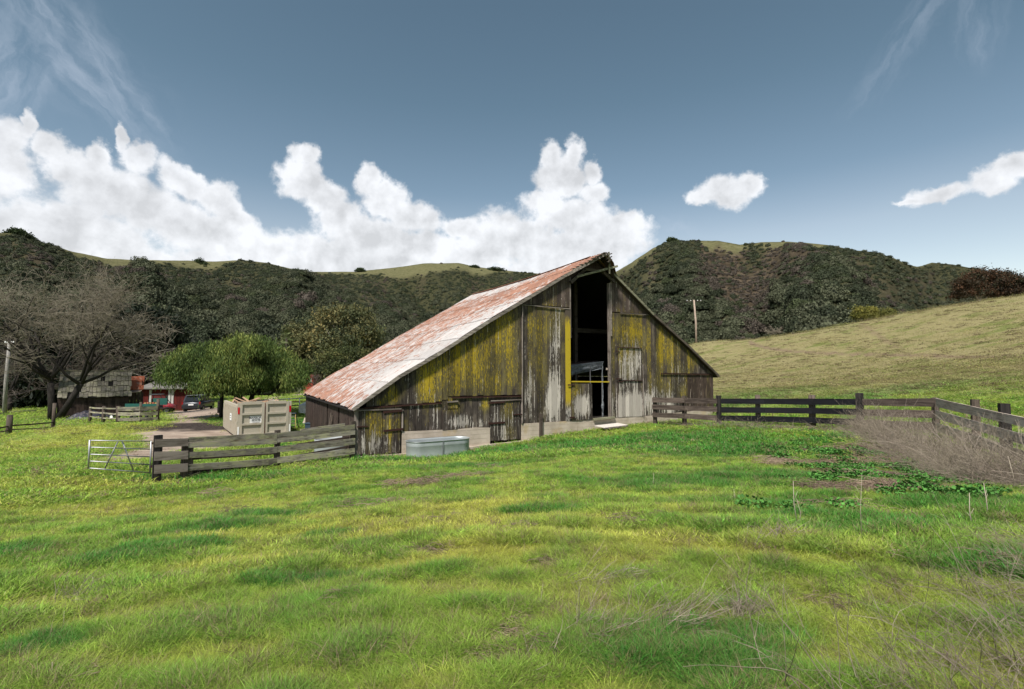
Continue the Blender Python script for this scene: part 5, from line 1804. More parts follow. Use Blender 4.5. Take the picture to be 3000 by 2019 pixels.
# ================================================================== POLES
def pole(u, vb, vt, Y, r, label, arm, mat, ground_z=None):
    b = at(u[0], vb, Y); t = at(u[1], vt, Y)
    zb_ = b.z if ground_z is None else ground_z
    e = empty('utility_pole', (b.x, b.y, zb_), 0, label, 'utility pole')
    MB().tube([(0, 0, -.5), (0, 0, (t.z - zb_) * .5), ((t.x - b.x), 0, t.z - zb_)], [r, r * .88, r * .72], 10).build('pole', mat, e, True)
    zt = t.z - zb_
    if arm:
        MB().bar(((t.x - b.x) - arm, 0, zt - .25), ((t.x - b.x) + arm, 0, zt - .18), .09, .10).build('cross_arm', M_post, e)
        for k in (-.85, -.4, .45, .85):
            MB().lathe([(.05, 0), (.075, .05), (.04, .08), (.06, .13), (.01, .17)], 8, c=((t.x - b.x) + arm * k, 0, zt - .16)).build('insulator', M_white, e, True)
    return e


pole((2040, 2033), 1012, 879, 92, .20, 'tall utility pole with a cross arm behind the pasture crest', 1.5, M_pole)
lp = pole((12, 28), 1219, 1000, 46, .17, 'pale grey utility pole at the far left edge', .45, wood('pale_pole_wood', (.16, .15, .14), (.34, .32, .30), None, 2))
# thin wire from the right pole toward the valley
t0 = at(2033, 884, 92)
props(MB().tube([t0 + (Vector((-90, 40, -2.0)) * k) + Vector((0, 0, -10 * k * (1 - k))) for k in [i / 14 for i in range(15)]], .02, 4).build('power_line', M_black), 'thin sagging power line leaving the right hand utility pole', 'power line')

# ================================================================== FARMYARD BUILDINGS
M_shingle = wood('mossy_wood_shake', (.12, .105, .085), (.32, .29, .24), (.25, .235, .16), 2)
# shingled shed behind the bare tree
sA = gp(186, 1224); sB = gp(368, 1224)
sY = 41.5
z0 = H1(at(270, 1224, sY).x, sY) - .1
xl, xr = at(165, 1200, sY).x, at(366, 1200, sY).x
ztop = at(270, 1087, sY + 1.8).z; zea = at(270, 1166, sY).z
sh = empty('shed', (xl, sY, z0), math.radians(38), 'old shed with mossy wooden shake roof behind the bare tree', 'shed')
Wd = 4.75; hE = zea - z0; hR = ztop - z0; dp = 1.8
x = 0
while x < Wd:
    w_ = random.uniform(.18, .30)
    MB().box(x + .01, min(x + w_, Wd) - .01, .25, .28, -.1, hE + .1).build('wall_board', M_oldwall, sh)
    x += w_
MB().add([(Wd, .28, -.1), (Wd, dp - .01, -.1), (Wd, dp - .01, hR - .3), (Wd, dp - .02, hR - .1), (Wd, .28, hE), (Wd - .05, .28, -.1), (Wd - .05, dp - .01, -.1), (Wd - .05, dp - .01, hR - .3), (Wd - .05, dp - .02, hR - .1), (Wd - .05, .28, hE)],
         [(0, 1, 2, 3, 4), (9, 8, 7, 6, 5)]).build('end_wall', M_oldwall, sh)
MB().box(.0, Wd, dp + .0, dp + .05, -.1, hR - .1).build('back_wall', M_oldwall, sh)
M_shade = plain('dark_roof_underlay', (.012, .011, .010), .95)
MB().add([(0, .05, hE - .06), (Wd, .05, hE - .06), (Wd, dp, hR - .07), (0, dp, hR - .07)], [(0, 1, 2, 3)]).build('roof_underlay', M_shade, sh)
MB().box(-.05, Wd + .05, dp - .08, dp + .1, hR - .02, hR + .05).build('ridge_board', M_wood_fence, sh)
rows = 5
M_shk = []
for r in range(rows):
    k0, k1 = r / rows, (r + 1) / rows
    x = 0.0
    while x < Wd - .05:
        w_ = random.uniform(.20, .34)
        if random.random() > (.08 if r < 1 else .025) and not (r == 2 and 10.6 / 13.5 * Wd * .82 < x < 10.6 / 13.5 * Wd * .82 + .3):
            y0_, y1_ = .0 + dp * k0, dp * k1; z0_, z1_ = hE + (hR - hE) * k0, hE + (hR - hE) * k1
            j = random.uniform(-.10, .06)
            MB().hexa([(x + .012, y0_ + j, z0_ + j * .8 + .02), (x + w_ - .012, y0_ + j, z0_ + j * .8 + .02), (x + w_ - .012, y1_, z1_ - .04), (x + .012, y1_, z1_ - .04),
                       (x + .012, y0_ + j, z0_ + j * .8 + .07), (x + w_ - .012, y0_ + j, z0_ + j * .8 + .07), (x + w_ - .012, y1_, z1_), (x + .012, y1_, z1_)]).build('shake', M_shingle, sh)
        x += w_
MB().hexa([(8.2 / 13.5 * Wd, 1.2, hE + (hR - hE) * .38), (8.2 / 13.5 * Wd + .3, 1.2, hE + (hR - hE) * .38), (8.2 / 13.5 * Wd + .32, 2.2, hE + (hR - hE) * .68), (8.2 / 13.5 * Wd + .02, 2.2, hE + (hR - hE) * .68)] +
          [(8.2 / 13.5 * Wd, 1.2, hE + (hR - hE) * .38 + .10), (8.2 / 13.5 * Wd + .3, 1.2, hE + (hR - hE) * .38 + .10), (8.2 / 13.5 * Wd + .32, 2.2, hE + (hR - hE) * .68 + .08), (8.2 / 13.5 * Wd + .02, 2.2, hE + (hR - hE) * .68 + .08)]).build('metal_patch', M_white, sh)

# rusty-roofed lean-to
Y = 45.5
xl, xr = at(371, 1150, Y).x, at(412, 1150, Y).x
z0 = H1(xl, Y) - .1
ln = empty('lean_to', (xl, Y, z0), math.radians(37), 'small lean-to with a bright rusty metal roof beside the shingled shed', 'shed')
xr = xl + 1.25
za = at(390, 1142, Y).z - z0; zt = at(390, 1103, Y + 1.6).z - z0; zlo = at(390, 1152, Y).z - z0
M_rustroof = plain('bright_rusty_sheet', (.34, .095, .045), .75, vary=.35, scale=1.2, dirt=(.42, .24, .17))
xw = 1.25
for i in range(3):
    a, b = xw * i / 3 + .01, xw * (i + 1) / 3 - .01
    s_ = .05
    MB().hexa([(a, -.1, za), (b, -.1, za), (b + s_, 1.1, zt), (a, 1.1, zt), (a, -.1, za + .03), (b, -.1, za + .03), (b + s_, 1.1, zt + .03), (a, 1.1, zt + .03)]).build('roof_sheet', M_rustroof, ln)
MB().hexa([(.05, -.25, zlo - .05), (xw - .2, -.25, zlo + .15), (xw - .1, .2, zlo + .3), (.05, .2, zlo + .15)] + [(.05, -.25, zlo), (xw - .2, -.25, zlo + .2), (xw - .1, .2, zlo + .35), (.05, .2, zlo + .2)]).build('awning_flap', plain('pale_rusty_flap', (.42, .30, .24), .7), ln)
x = 0
while x < xw - .15:
    MB().box(x + .01, x + .24, .2, .23, -.1, zlo + .05).build('wall_board', M_oldwall, ln); x += .25
MB().box(xw - .15, xw - .12, .24, 1.0, -.1, zt - .4).build('side_wall', M_oldwall, ln)

# long red shed with white trim
Y = 59.0
xl, xr = at(410, 1150, Y).x, at(545, 1150, Y).x
z0 = H1(xl + 3, Y) - .1
rs_ = empty('red_shed', (xl, Y, z0), 0, 'long dark red shed with grey roof and white posts at the back of the yard', 'shed')
xw = xr - xl; e_ = at(450, 1140, Y).z - z0; rt_ = at(450, 1121, Y + 2.5).z - z0
M_greyroof = plain('grey_roofing', (.15, .14, .13), .8, vary=.2, scale=.8)
x = 0
while x < xw:
    MB().box(x + .01, min(x + .42, xw) - .01, .3, .36, -.2, e_).build('wall_board', M_barnred, rs_); x += .42
MB().hexa([(-.1, -.3, e_), (xw, -.3, e_), (xw, 2.6, rt_), (-.1, 2.6, rt_), (-.1, -.3, e_ + .18), (xw, -.3, e_ + .18), (xw, 2.6, rt_ + .18), (-.1, 2.6, rt_ + .18)]).build('roof', M_greyroof, rs_)
MB().box(xw - .05, xw, .36, 2.6, -.2, rt_ - .1).build('end_wall', M_barnred, rs_)
M_postw = plain('dull_white_paint', (.36, .34, .32), .7)
for u in (437, 493, 502):
    xx = at(u, 1150, Y).x - xl
    MB().box(xx - .13, xx + .13, .2, .295, -.1, e_ - .08).build('white_post', M_postw, rs_)
MB().box(at(463, 1150, Y).x - xl - .9, at(463, 1150, Y).x - xl + 1.0, .24, .29, -.1, e_ - .6).build('door', plain('dark_red_door', (.085, .010, .010), .7), rs_)
xx = at(487, 1160, Y).x - xl
MB().box(xx - .25, xx + .25, .22, .29, 1.2, 1.9).build('window', M_glass, rs_)

# red two-storey house far behind, right of the pepper tree
Y = 86.0
xl, xr = at(880, 1100, Y).x, at(918, 1100, Y).x
z0 = at(900, 1146, Y).z - 1.0
hh_ = empty('red_house', (xl, Y, z0), 0, 'red house with white-framed windows half hidden behind the trees', 'house')
xw = xr - xl; ze = at(900, 1084, Y).z - z0
M_redhouse = plain('brick_red_clapboard', (.26, .045, .030), .8, vary=.15, scale=2)
k = 0; z = 0.0
while z < ze:
    MB().box(0, xw, .0 - .012 * (k % 2), .1, z, min(z + .3, ze) - .015).build('clapboard', M_redhouse, hh_); z += .3; k += 1
MB().box(.02, xw - .02, .12, 6, 0, ze - .02).build('house_core', M_redhouse, hh_)
MB().prism([(-.4, ze), (xw + .4, ze), (xw / 2, ze + 2.0)], -.3, 6.2).build('roof', M_greyroof, hh_)
for (u0, u1, v0, v1) in ((886, 891, 1088, 1098), (900, 906, 1087, 1098), (904, 911, 1110, 1118), (886, 891, 1110, 1118)):
    a = at(u0, v0, Y - .05); b = at(u1, v1, Y - .05)
    f_ = MB().box(a.x - xl - .08, b.x - xl + .08, -.10, -.03, b.z - z0 - .08, a.z - z0 + .08).build('window_frame', M_white, hh_)
    MB().box(a.x - xl, b.x - xl, -.12, -.105, b.z - z0, a.z - z0).build('pane', M_glass, f_)

# ================================================================== VEHICLES
def wheel(par, x, y, z, r, w, rim):
    o = MB().lathe([(r * .62, -w / 2), (r * .95, -w / 2), (r, -w * .35), (r, w * .35), (r * .95, w / 2), (r * .62, w / 2)], 18).build('wheel', M_rubber, par, True)
    o.location = (x, y, z); o.rotation_euler = (0, math.pi / 2, 0)
    h = MB().lathe([(r * .62, -w * .44), (r * .5, -w * .30), (r * .15, -w * .36), (.01, -w * .36)], 14).build('rim', rim, o, True)
    h2 = MB().lathe([(.01, w * .36), (r * .15, w * .36), (r * .5, w * .30), (r * .62, w * .44)], 14).build('rim', rim, o, True)
    return o


M_rim = plain('alloy_rim', (.25, .25, .26), .35, .8)
M_carpaint = plain('dark_grey_car_paint', (.035, .040, .050), .28, .3, .06, 1, .6)
M_silver = plain('silver_trim', (.30, .32, .34), .3, .7)
M_bumper = plain('dark_bumper', (.015, .016, .018), .5)
cg = at(586, 1202, 58)
cz = H1(cg.x, cg.y)
car = empty('suv', (cg.x, cg.y - .2, cz + .0), math.radians(13), 'dark grey sport utility vehicle parked facing away on the dirt drive', 'car')


def loft(secs):
    """secs: list of (y, [(x, z)...]) rings"""
    mb = MB(); n = len(secs[0][1])
    for y, ring in secs:
        mb.v += [(x, y, z) for x, z in ring]
    for i in range(len(secs) - 1):
        for k in range(n):
            k2 = (k + 1) % n
            mb.f.append((i * n + k, i * n + k2, (i + 1) * n + k2, (i + 1) * n + k))
    mb.f.append(tuple(reversed(range(n)))); mb.f.append(tuple((len(secs) - 1) * n + k for k in range(n)))
    return mb


def ring(w, z0, z1, c=.12):
    return [(-w + c, z0), (w - c, z0), (w, z0 + c), (w, z1 - c), (w - c * .7, z1), (-w + c * .7, z1), (-w, z1 - c), (-w, z0 + c)]


loft([(-2.35, ring(.86, .50, 1.02)), (-2.25, ring(.94, .42, 1.10)), (-1.0, ring(.98, .38, 1.12)), (1.2, ring(.98, .38, 1.12)), (2.1, ring(.94, .40, 1.06)), (2.38, ring(.82, .48, .90))]).build('body', M_carpaint, car, True)
loft([(-2.22, ring(.84, 1.08, 1.16, .03)), (-2.02, ring(.74, 1.09, 1.76, .06)), (-1.7, ring(.72, 1.09, 1.82, .06)), (.2, ring(.72, 1.09, 1.82, .06)), (.55, ring(.74, 1.09, 1.72, .06)), (1.25, ring(.80, 1.08, 1.14, .03))]).build('cabin', M_carpaint, car, True)
MB().hexa([(-.70, -2.245, 1.18), (.70, -2.245, 1.18), (.70, -2.20, 1.18), (-.70, -2.20, 1.18), (-.62, -2.08, 1.66), (.62, -2.08, 1.66), (.62, -2.02, 1.66), (-.62, -2.02, 1.66)]).build('rear_window', M_glass, car)
MB().box(-.60, .60, -2.2, .4, 1.822, 1.86).build('roof_rack', M_silver, car)
for s_ in (-1, 1):
    for (y0, y1) in ((-1.9, -1.15), (-1.08, -.12), (-.05, .75)):
        MB().hexa([(s_ * .80 - .02, y0, 1.20), (s_ * .80 + .02, y0, 1.20), (s_ * .80 + .02, y1, 1.20), (s_ * .80 - .02, y1, 1.20), (s_ * .745 - .02, y0 + .05, 1.68), (s_ * .745 + .02, y0 + .05, 1.68), (s_ * .745 + .02, y1 - .12, 1.68), (s_ * .745 - .02, y1 - .12, 1.68)]).build('side_window', M_glass, car)
    MB().box(s_ * .86 - .07, s_ * .86 + .07, -2.36, -2.16, .86, 1.14).build('tail_light', plain('tail_light_red', (.20, .01, .01), .25), car)
    MB().box(s_ * 1.05 - .09, s_ * 1.05 + .09, .55, .70, 1.08, 1.24).build('wing_mirror', M_black, car)
    for y in (-1.45, 1.5):
        wheel(car, s_ * .86, y, .38, .38, .24, M_rim)
MB().box(-.88, .88, -2.44, -2.28, .40, .66).build('rear_bumper', M_bumper, car)
MB().box(-.55, .55, -2.40, -2.345, .90, .96).build('chrome_strip', M_silver, car)
MB().box(-.26, .26, -2.39, -2.36, .76, .89).build('number_plate', M_white, car)

# red utility buggy
ug = at(470, 1203, 50)
uz = H1(ug.x, ug.y)
ut = empty('utility_buggy', (ug.x - .55, ug.y, uz), math.radians(-72), 'red and black utility buggy with roll cage parked behind the plank fence', 'buggy')
M_redbody = plain('faded_red_plastic', (.42, .055, .065), .4)
loft([(-1.5, ring(.50, .55, .80, .1)), (-1.2, ring(.62, .50, 1.00, .12)), (-.6, ring(.70, .50, 1.08, .14)), (-.3, ring(.70, .50, 1.02, .1))]).build('cargo_cover', M_redbody, ut, True)
loft([(-.3, ring(.70, .40, .75, .08)), (.9, ring(.70, .40, .75, .08))]).build('body_tub', M_black, ut, True)
loft([(.9, ring(.70, .45, .98, .12)), (1.4, ring(.62, .45, .90, .12)), (1.7, ring(.50, .50, .72, .08))]).build('hood', M_redbody, ut, True)
for s_ in (-1, 1):
    MB().tube([(s_ * .62, -.4, .9), (s_ * .60, -.35, 1.85), (s_ * .60, .55, 1.88), (s_ * .64, 1.1, .95)], .035, 6).build('roll_bar', M_black, ut, True)
    for y in (-1.05, 1.2):
        wheel(ut, s_ * .66, y, .33, .33, .26, M_rim)
MB().box(-.60, .60, -.38, .60, 1.87, 1.91).build('canopy', M_silver, ut)
MB().box(-.55, .55, -.1, .35, .80, .92).build('seat', M_black, ut)
MB().box(-.55, .55, -.18, -.1, .90, 1.45).build('seat_back', M_black, ut)

# green feeder panels behind the plank fence, small wheel, tarp pile
M_green = plain('faded_green_metal', (.012, .075, .060), .55, vary=.25, scale=2)
gA = at(366, 1188, 36); gB = at(464, 1186, 36)
fz = H1(gA.x, gA.y)
fd_ = empty('feed_trailer', (gA.x, gA.y, fz), 0, 'low green metal feed trailer behind the wide-plank fence', 'trailer')
xw = gB.x - gA.x; zt = at(366, 1183, 36).z - fz; zt2 = at(450, 1168, 36.8).z - fz
MB().box(0, xw, 0, .05, zt - .26, zt).build('side_panel', M_green, fd_)
MB().box(xw * .42, xw * .86, 1.4, 1.45, zt2 - .5, zt2).build('rear_panel', M_green, fd_)
MB().box(0, xw, .05, 1.4, zt - .45, zt - .38).build('trailer_bed', M_oldwall, fd_)
wheel(fd_, .6, .1, .33, .33, .16, M_white); wheel(fd_, 1.7, .1, .33, .33, .16, M_white)
for k in range(5):
    MB().box(xw * (.45 + .08 * k), xw * (.45 + .08 * k) + .12, .4, .6, zt - .38, zt + .05 + .03 * (k % 2)).build('feed_sack', M_rustroof if k % 2 else M_lad, fd_)
g_ = gp(322, 1232)
wh = empty('small_wheel', (g_.x, g_.y + .2, g_.z + .26), 1.3, 'small black wheel with white rim by the rail fence', 'tyre')  # a small wheel standing upright by the rail fence
wheel(wh, 0, 0, 0, .26, .16, M_white)
g_ = gp(222, 1232)
mb = MB(); nx, ny = 26, 12
M_tarp = plain('crumpled_dark_tarp', (.03, .03, .042), .45, vary=.5, scale=3, dirt=(.20, .16, .15))
W2 = at(268, 1225, g_.y).x - at(172, 1225, g_.y).x
for i in range(nx + 1):
    for j in range(ny + 1):
        a, b = i / nx, j / ny
        h = .75 * (math.sin(math.pi * a) * math.sin(math.pi * b)) ** .6 * (.45 + .9 * float(fbm(np.array([a * 9.]), np.array([b * 5.]), 4, 9)[0]))
        mb.v.append(((a - .5) * W2, (b - .5) * 2.4, h - .02))
for i in range(nx):
    for j in range(ny):
        q0_ = i * (ny + 1) + j
        mb.f.append((q0_, q0_ + ny + 1, q0_ + ny + 2, q0_ + 1))
o = mb.build('tarp_pile', M_tarp); o.location = (g_.x, g_.y + 1.2, g_.z); props(o, 'heap of crumpled dark tarpaulin on the grass by the shingled shed', 'tarpaulin')
# kerb of the far road at the left edge
a = gp(-20, 1216); b = gp(98, 1208)
props(MB().bar(a + Vector((0, 0, .12)), b + Vector((0, 0, .12)), .5, .25).build('road_edge', plain('pale_road_edge', (.34, .29, .25), .9)), 'pale low kerb of the road behind the far left fence', kind='structure')
# ================================================================== TREES AND WEEDS
def leafmat(name, transl=.25, spread=.7, rough=.7):
    """leaf colour is stored per leaf cluster"""
    m, N = new_mat(name)
    col = attr(N, 'lc', 'Vector')
    v = N.m('ADD', 1 - spread / 2, N.m('MULTIPLY', attr(N, 'rnd'), spread))
    c = N.mix(1.0, col, N.n('ShaderNodeCombineXYZ', {0: v, 1: v, 2: v}).outputs[0], 'MULTIPLY')
    d = N.n('ShaderNodeBsdfPrincipled', {'Base Color': c, 'Roughness': rough, 'Specular IOR Level': .2})
    t = N.n('ShaderNodeBsdfTranslucent', {0: c})
    mx = N.n('ShaderNodeMixShader', {0: transl, 1: d.outputs[0], 2: t.outputs[0]})
    N.n('ShaderNodeOutputMaterial', {0: mx.outputs[0]})
    return m


M_leaf = leafmat('tree_leaves')
M_bark = wood('rough_bark', (.035, .028, .022), (.11, .09, .075), None, 2)
M_barkdark = wood('dark_bark', (.014, .012, .011), (.045, .038, .032), None, 2)
M_barkpale = wood('pale_bark', (.20, .18, .15), (.36, .33, .28), None, 2)


def crown(name, par, lobes, nclump, per, clump_r, leaf, cols, mat=None, vert=0.0, elong=1.6, droop=0.0, inner=.70, seed=1, under=.25, fill=True, flat=.75):
    """lobes: (x, y, z, rx, ry, rz); clusters of leaves gather in clumps over the lobes"""
    r_ = np.random.default_rng(seed)
    lob = np.array(lobes, float)
    w = (lob[:, 3] * lob[:, 5]) ** 1.0; w /= w.sum()
    li = r_.choice(len(lob), nclump, p=w)
    d = r_.normal(size=(nclump, 3)); d /= np.linalg.norm(d, axis=1, keepdims=True)
    d[:, 2] = np.where(d[:, 2] < -under, -d[:, 2] * .6, d[:, 2])
    rad = r_.uniform(inner, 1.03, nclump)
    if fill: rad = np.where(r_.random(nclump) < .18, r_.uniform(.2, inner, nclump), rad)
    c = lob[li, :3] + d * rad[:, None] * lob[li, 3:6]
    # drop clumps deep inside another lobe
    q = (c[:, None, :] - lob[None, :, :3]) / lob[None, :, 3:6]
    deep = (np.linalg.norm(q, axis=2).min(1) < .45) & (r_.random(nclump) < .6)
    c = c[~deep]
    hue = r_.random(len(c)); big = fbm(c[:, 0] * .6 + c[:, 1] * .3 + seed, c[:, 2] * .7, 3, seed % 7)
    n = len(c) * per
    size_c = r_.uniform(.65, 1.35, len(c))
    off = r_.normal(size=(n, 3)) * np.array([1, 1, flat]) * .55 * clump_r * np.repeat(size_c, per)[:, None]
    if droop: off[:, 2] -= np.abs(r_.normal(size=n)) * droop
    p = np.repeat(c, per, axis=0) + off
    a = r_.normal(size=(n, 3))
    if vert: a = a * (1 - vert) + np.array([0, 0, -1.7]) * vert
    a /= np.linalg.norm(a, axis=1, keepdims=True)
    b = np.cross(a, r_.normal(size=(n, 3))); b /= np.linalg.norm(b, axis=1, keepdims=True) + 1e-9
    s = leaf * r_.uniform(.6, 1.4, n)[:, None]
    a = a * s * elong; b = b * s
    V_ = np.stack([p - a * .5, p + b * .4, p + a * .5, p - b * .4], 1).reshape(-1, 3)
    cols = np.array(cols)
    ci = np.clip(((hue * .55 + big * .9 - .2) * len(cols)).astype(int), 0, len(cols) - 1)
    lc = np.repeat(np.repeat(cols[ci] * r_.uniform(.8, 1.25, len(c))[:, None], per, axis=0), 4, axis=0)
    return link(name, mesh_of(name, V_, np.arange(n * 4).reshape(-1, 4), mat or M_leaf, False, dict(lc=lc, rnd=np.repeat(r_.random(n), 4))), par)


def limbs(name, par, lobes, h0, r0, mat, base=(0, 0, 0), ntr=1, spread=.3, seed=1):
    r_ = random.Random(seed)
    mb = MB()
    for k in range(ntr):
        bx, by = (k - (ntr - 1) / 2) * spread * 1.5, r_.uniform(-.3, .3) * (ntr > 1)
        fork = (bx + r_.uniform(-spread, spread) * 1.4, by + r_.uniform(-.2, .2), h0)
        rr = r0 * (1 if k == 0 else .8)
        mb.tube([(bx, by, -.3), (bx + r_.uniform(-.05, .05), by, h0 * .5), fork], [rr * 1.15, rr * .9, rr * .75], 9)
        for i, L in enumerate(lobes):
            if i % ntr != k: continue
            e = Vector(L[:3]) + Vector((0, 0, L[5] * .35)); f = Vector(fork)
            m_ = f.lerp(e, .5) + Vector((r_.uniform(-.3, .3), r_.uniform(-.3, .3), -.1 * (e - f).length))
            mb.tube([f, m_, e], [rr * .55, rr * .34, rr * .1], 6)
            for j in range(3):
                q = e + Vector((r_.uniform(-.8, .8) * L[3], r_.uniform(-.8, .8) * L[4], r_.uniform(0, .5) * L[5]))
                mb.tube([m_, m_.lerp(q, .5) + Vector((0, 0, .1)), q], [rr * .28, rr * .16, rr * .04], 5)
    return mb.build(name, mat, par, True)


def tree(name, label, u, vb, Y, lobes_px, cat='tree', group=None, trunkr=.25, trunkh=None, bark=None, ntr=1, gz=None, scale_y=.8, **kw):
    """lobes_px: (u, v, ru, rv, dY) in photo pixels at depth Y"""
    b = at(u, vb, Y); z = H1(b.x, b.y) if gz is None else gz
    e = empty(name, (b.x, b.y, z), 0, label, cat, group)
    lob = []
    for (lu, lv, ru_, rv_, dy) in lobes_px:
        p = at(lu, lv, Y + dy); s = (Y + dy) / F
        lob.append((p.x - b.x, dy, p.z - z, ru_ * s, ru_ * s * scale_y, rv_ * s))
    th = trunkh if trunkh is not None else max(.6, min(l[2] - l[5] * .5 for l in lob))
    limbs('trunk', e, lob, th, trunkr, bark or M_bark, ntr=ntr, seed=len(label))
    crown('crown', e, lob, seed=len(label) + int(u), **kw)
    return e


# pepper tree over the drive
_r = random.Random(77)
PEP = [(545, 1080, 62, 46, -.5), (600, 1050, 66, 48, -.5), (640, 1065, 84, 68, -.5), (725, 1055, 92, 78, -.5), (805, 1080, 72, 62, -.5), (850, 1105, 48, 46, -.5), (700, 1115, 120, 46, -1)]
for i in range(40):
    uu = 490 + 385 * (i + .5) / 40 + _r.uniform(-12, 12)
    top = np.interp(uu, [480, 520, 560, 620, 690, 730, 780, 830, 870, 895], [1075, 1035, 1010, 998, 985, 972, 990, 1022, 1058, 1100])
    r0_ = _r.uniform(24, 38)
    vv = top + r0_ * .8 + _r.random() ** 1.2 * (1135 - top - r0_ * 1.2)
    PEP.append((uu, vv, r0_ * 1.15, r0_, _r.uniform(-3.4, .4)))
tree('pepper_tree', 'broad bright green pepper tree with hanging foliage over the dirt drive', 712, 1226, 37, PEP,
     nclump=3000, per=42, clump_r=.34, leaf=.062, elong=3.6, vert=.62, droop=.40, inner=.88, under=.35, trunkr=.26, trunkh=1.7, ntr=3, bark=M_barkdark, scale_y=1.1,
     cols=[(.045, .076, .022), (.068, .106, .027), (.105, .145, .034), (.170, .195, .048)])
# gum trees behind it
GUM = [(.050, .062, .030), (.085, .094, .042), (.14, .132, .055), (.22, .175, .065)]
tree('gum_tree', 'tall olive gum tree with golden new growth behind the barn roof', 1000, 1165, 74,
     [(975, 945, 58, 46, 0), (1030, 935, 56, 42, 1), (1070, 985, 46, 50, 0), (990, 1010, 80, 50, -1), (930, 1000, 50, 40, 0), (1075, 1040, 40, 50, 1), (1000, 1060, 90, 60, 1)], trunkr=.55, trunkh=4.0, bark=M_barkpale,
     nclump=900, per=36, clump_r=1.0, leaf=.22, cols=GUM, elong=1.8, vert=.3)
tree('gum_tree', 'darker olive gum tree between the pepper tree and the tall gum', 880, 1165, 78,
     [(880, 985, 46, 42, 0), (905, 1030, 60, 50, -1), (860, 1040, 50, 50, 0), (900, 1085, 70, 45, 0), (930, 960, 30, 26, 1)], trunkr=.45, trunkh=3.5, bark=M_barkpale,
     nclump=650, per=34, clump_r=1.0, leaf=.22, cols=[c for c in GUM[:3]], elong=1.8, vert=.3)
tree('round_tree', 'rounded olive tree just left of the barn roof edge', 1005, 1160, 62,
     [(975, 1055, 42, 34, 0), (1020, 1045, 48, 30, 0), (1050, 1065, 36, 34, 0), (1000, 1085, 66, 40, -1), (950, 1085, 26, 26, 0), (1010, 1120, 70, 34, 0)], trunkr=.3, trunkh=1.5,
     nclump=700, per=38, clump_r=.6, leaf=.14, cols=[(.036, .046, .020), (.065, .080, .028), (.14, .14, .050)], elong=1.8, vert=.3)
# dark cypress wall behind the bare tree
CYP = [(.010, .015, .009), (.014, .021, .012), (.022, .030, .016)]
for (u, vb, Y, lobes, lab) in (
    (440, 1180, 66, [(400, 940, 62, 46, 0), (460, 965, 55, 50, 0), (430, 1010, 90, 60, 0), (480, 1050, 50, 70, 1), (400, 1070, 80, 50, 0), (450, 1085, 70, 40, 0)], 'huge dark cypress with sagging limbs left of the pepper tree'),
    (290, 1190, 64, [(300, 930, 60, 44, 0), (250, 960, 60, 50, 0), (290, 1010, 90, 60, 0), (240, 1080, 90, 60, 0), (330, 1090, 70, 60, 0)], 'dark cypress directly behind the bare tree'),
    (110, 1200, 62, [(60, 960, 80, 50, 0), (150, 980, 80, 50, 0), (40, 1050, 90, 70, 0), (150, 1080, 90, 70, 0), (80, 1150, 110, 50, 0)], 'dark cypress behind the utility pole at the far left')):
    tree('cypress_tree', lab, u, vb, Y, lobes, trunkr=.6, trunkh=3.0, bark=M_barkdark, nclump=900, per=36, clump_r=1.5, leaf=.30, cols=CYP, elong=2.6, vert=.45, droop=.9, flat=.5)
# pale dead limbs showing on the big cypress
cy = [o for o in COL.objects if o.name == 'cypress_tree'][0]
mb = MB()
for i in range(60):
    p = at(random.uniform(300, 520), random.uniform(935, 1130), 62)
    q = p - cy.location
    L_ = random.uniform(1.0, 3.0)
    mb.tube([q, q + Vector((random.uniform(-.5, .9) * L_, -.3, .15 * L_)), q + Vector((random.uniform(-.8, 1.3) * L_, -.4, -.25 * L_))], [.05, .04, .02], 4)
o = mb.build('dead_limbs', M_barkpale, cy, True); o['kind'] = 'stuff'

# trees on and beyond the crest
tree('gum_tree', 'red-brown gum tree at the upper right edge of the pasture', 2860, 880, 96,
     [(2840, 840, 44, 34, 0), (2880, 815, 46, 30, 0), (2925, 815, 36, 26, 0), (2860, 865, 60, 26, 0), (2920, 860, 40, 26, 0)], trunkr=.35, trunkh=1.5, gz=at(2860, 905, 96).z, bark=M_barkpale,
     nclump=620, per=30, clump_r=.8, leaf=.20, cols=[(.028, .024, .014), (.045, .032, .018), (.085, .045, .024), (.034, .036, .018)])
tree('gum_tree', 'dark rust-tipped gum tree cut by the right edge of the picture', 2975, 870, 92,
     [(2965, 830, 40, 26, 0), (3010, 835, 40, 26, 0), (2980, 860, 50, 26, 0), (3050, 850, 50, 40, 0)], trunkr=.35, trunkh=1.5, gz=at(2975, 895, 92).z, bark=M_barkpale,
     nclump=520, per=30, clump_r=.8, leaf=.20, cols=[(.026, .022, .014), (.040, .028, .018), (.072, .040, .022), (.030, .034, .018)])
YG = [(.10, .105, .024), (.15, .145, .030), (.21, .19, .045)]
tree('small_tree', 'larger yellow-green tree peeping over the pasture crest', 2535, 935, 104, [(2520, 918, 20, 18, 0), (2545, 914, 20, 16, 0), (2532, 930, 32, 16, 0)], trunkr=.15, trunkh=1, gz=at(2535, 948, 104).z, nclump=200, per=26, clump_r=.6, leaf=.20, cols=YG)
tree('small_tree', 'smaller yellow-green tree beside the larger one over the pasture crest', 2590, 930, 106, [(2580, 920, 18, 14, 0), (2604, 918, 18, 13, 0), (2592, 932, 28, 12, 0)], trunkr=.15, trunkh=1, gz=at(2590, 945, 106).z, nclump=180, per=26, clump_r=.6, leaf=.20, cols=[(c[0] * .8, c[1] * .85, c[2]) for c in YG])
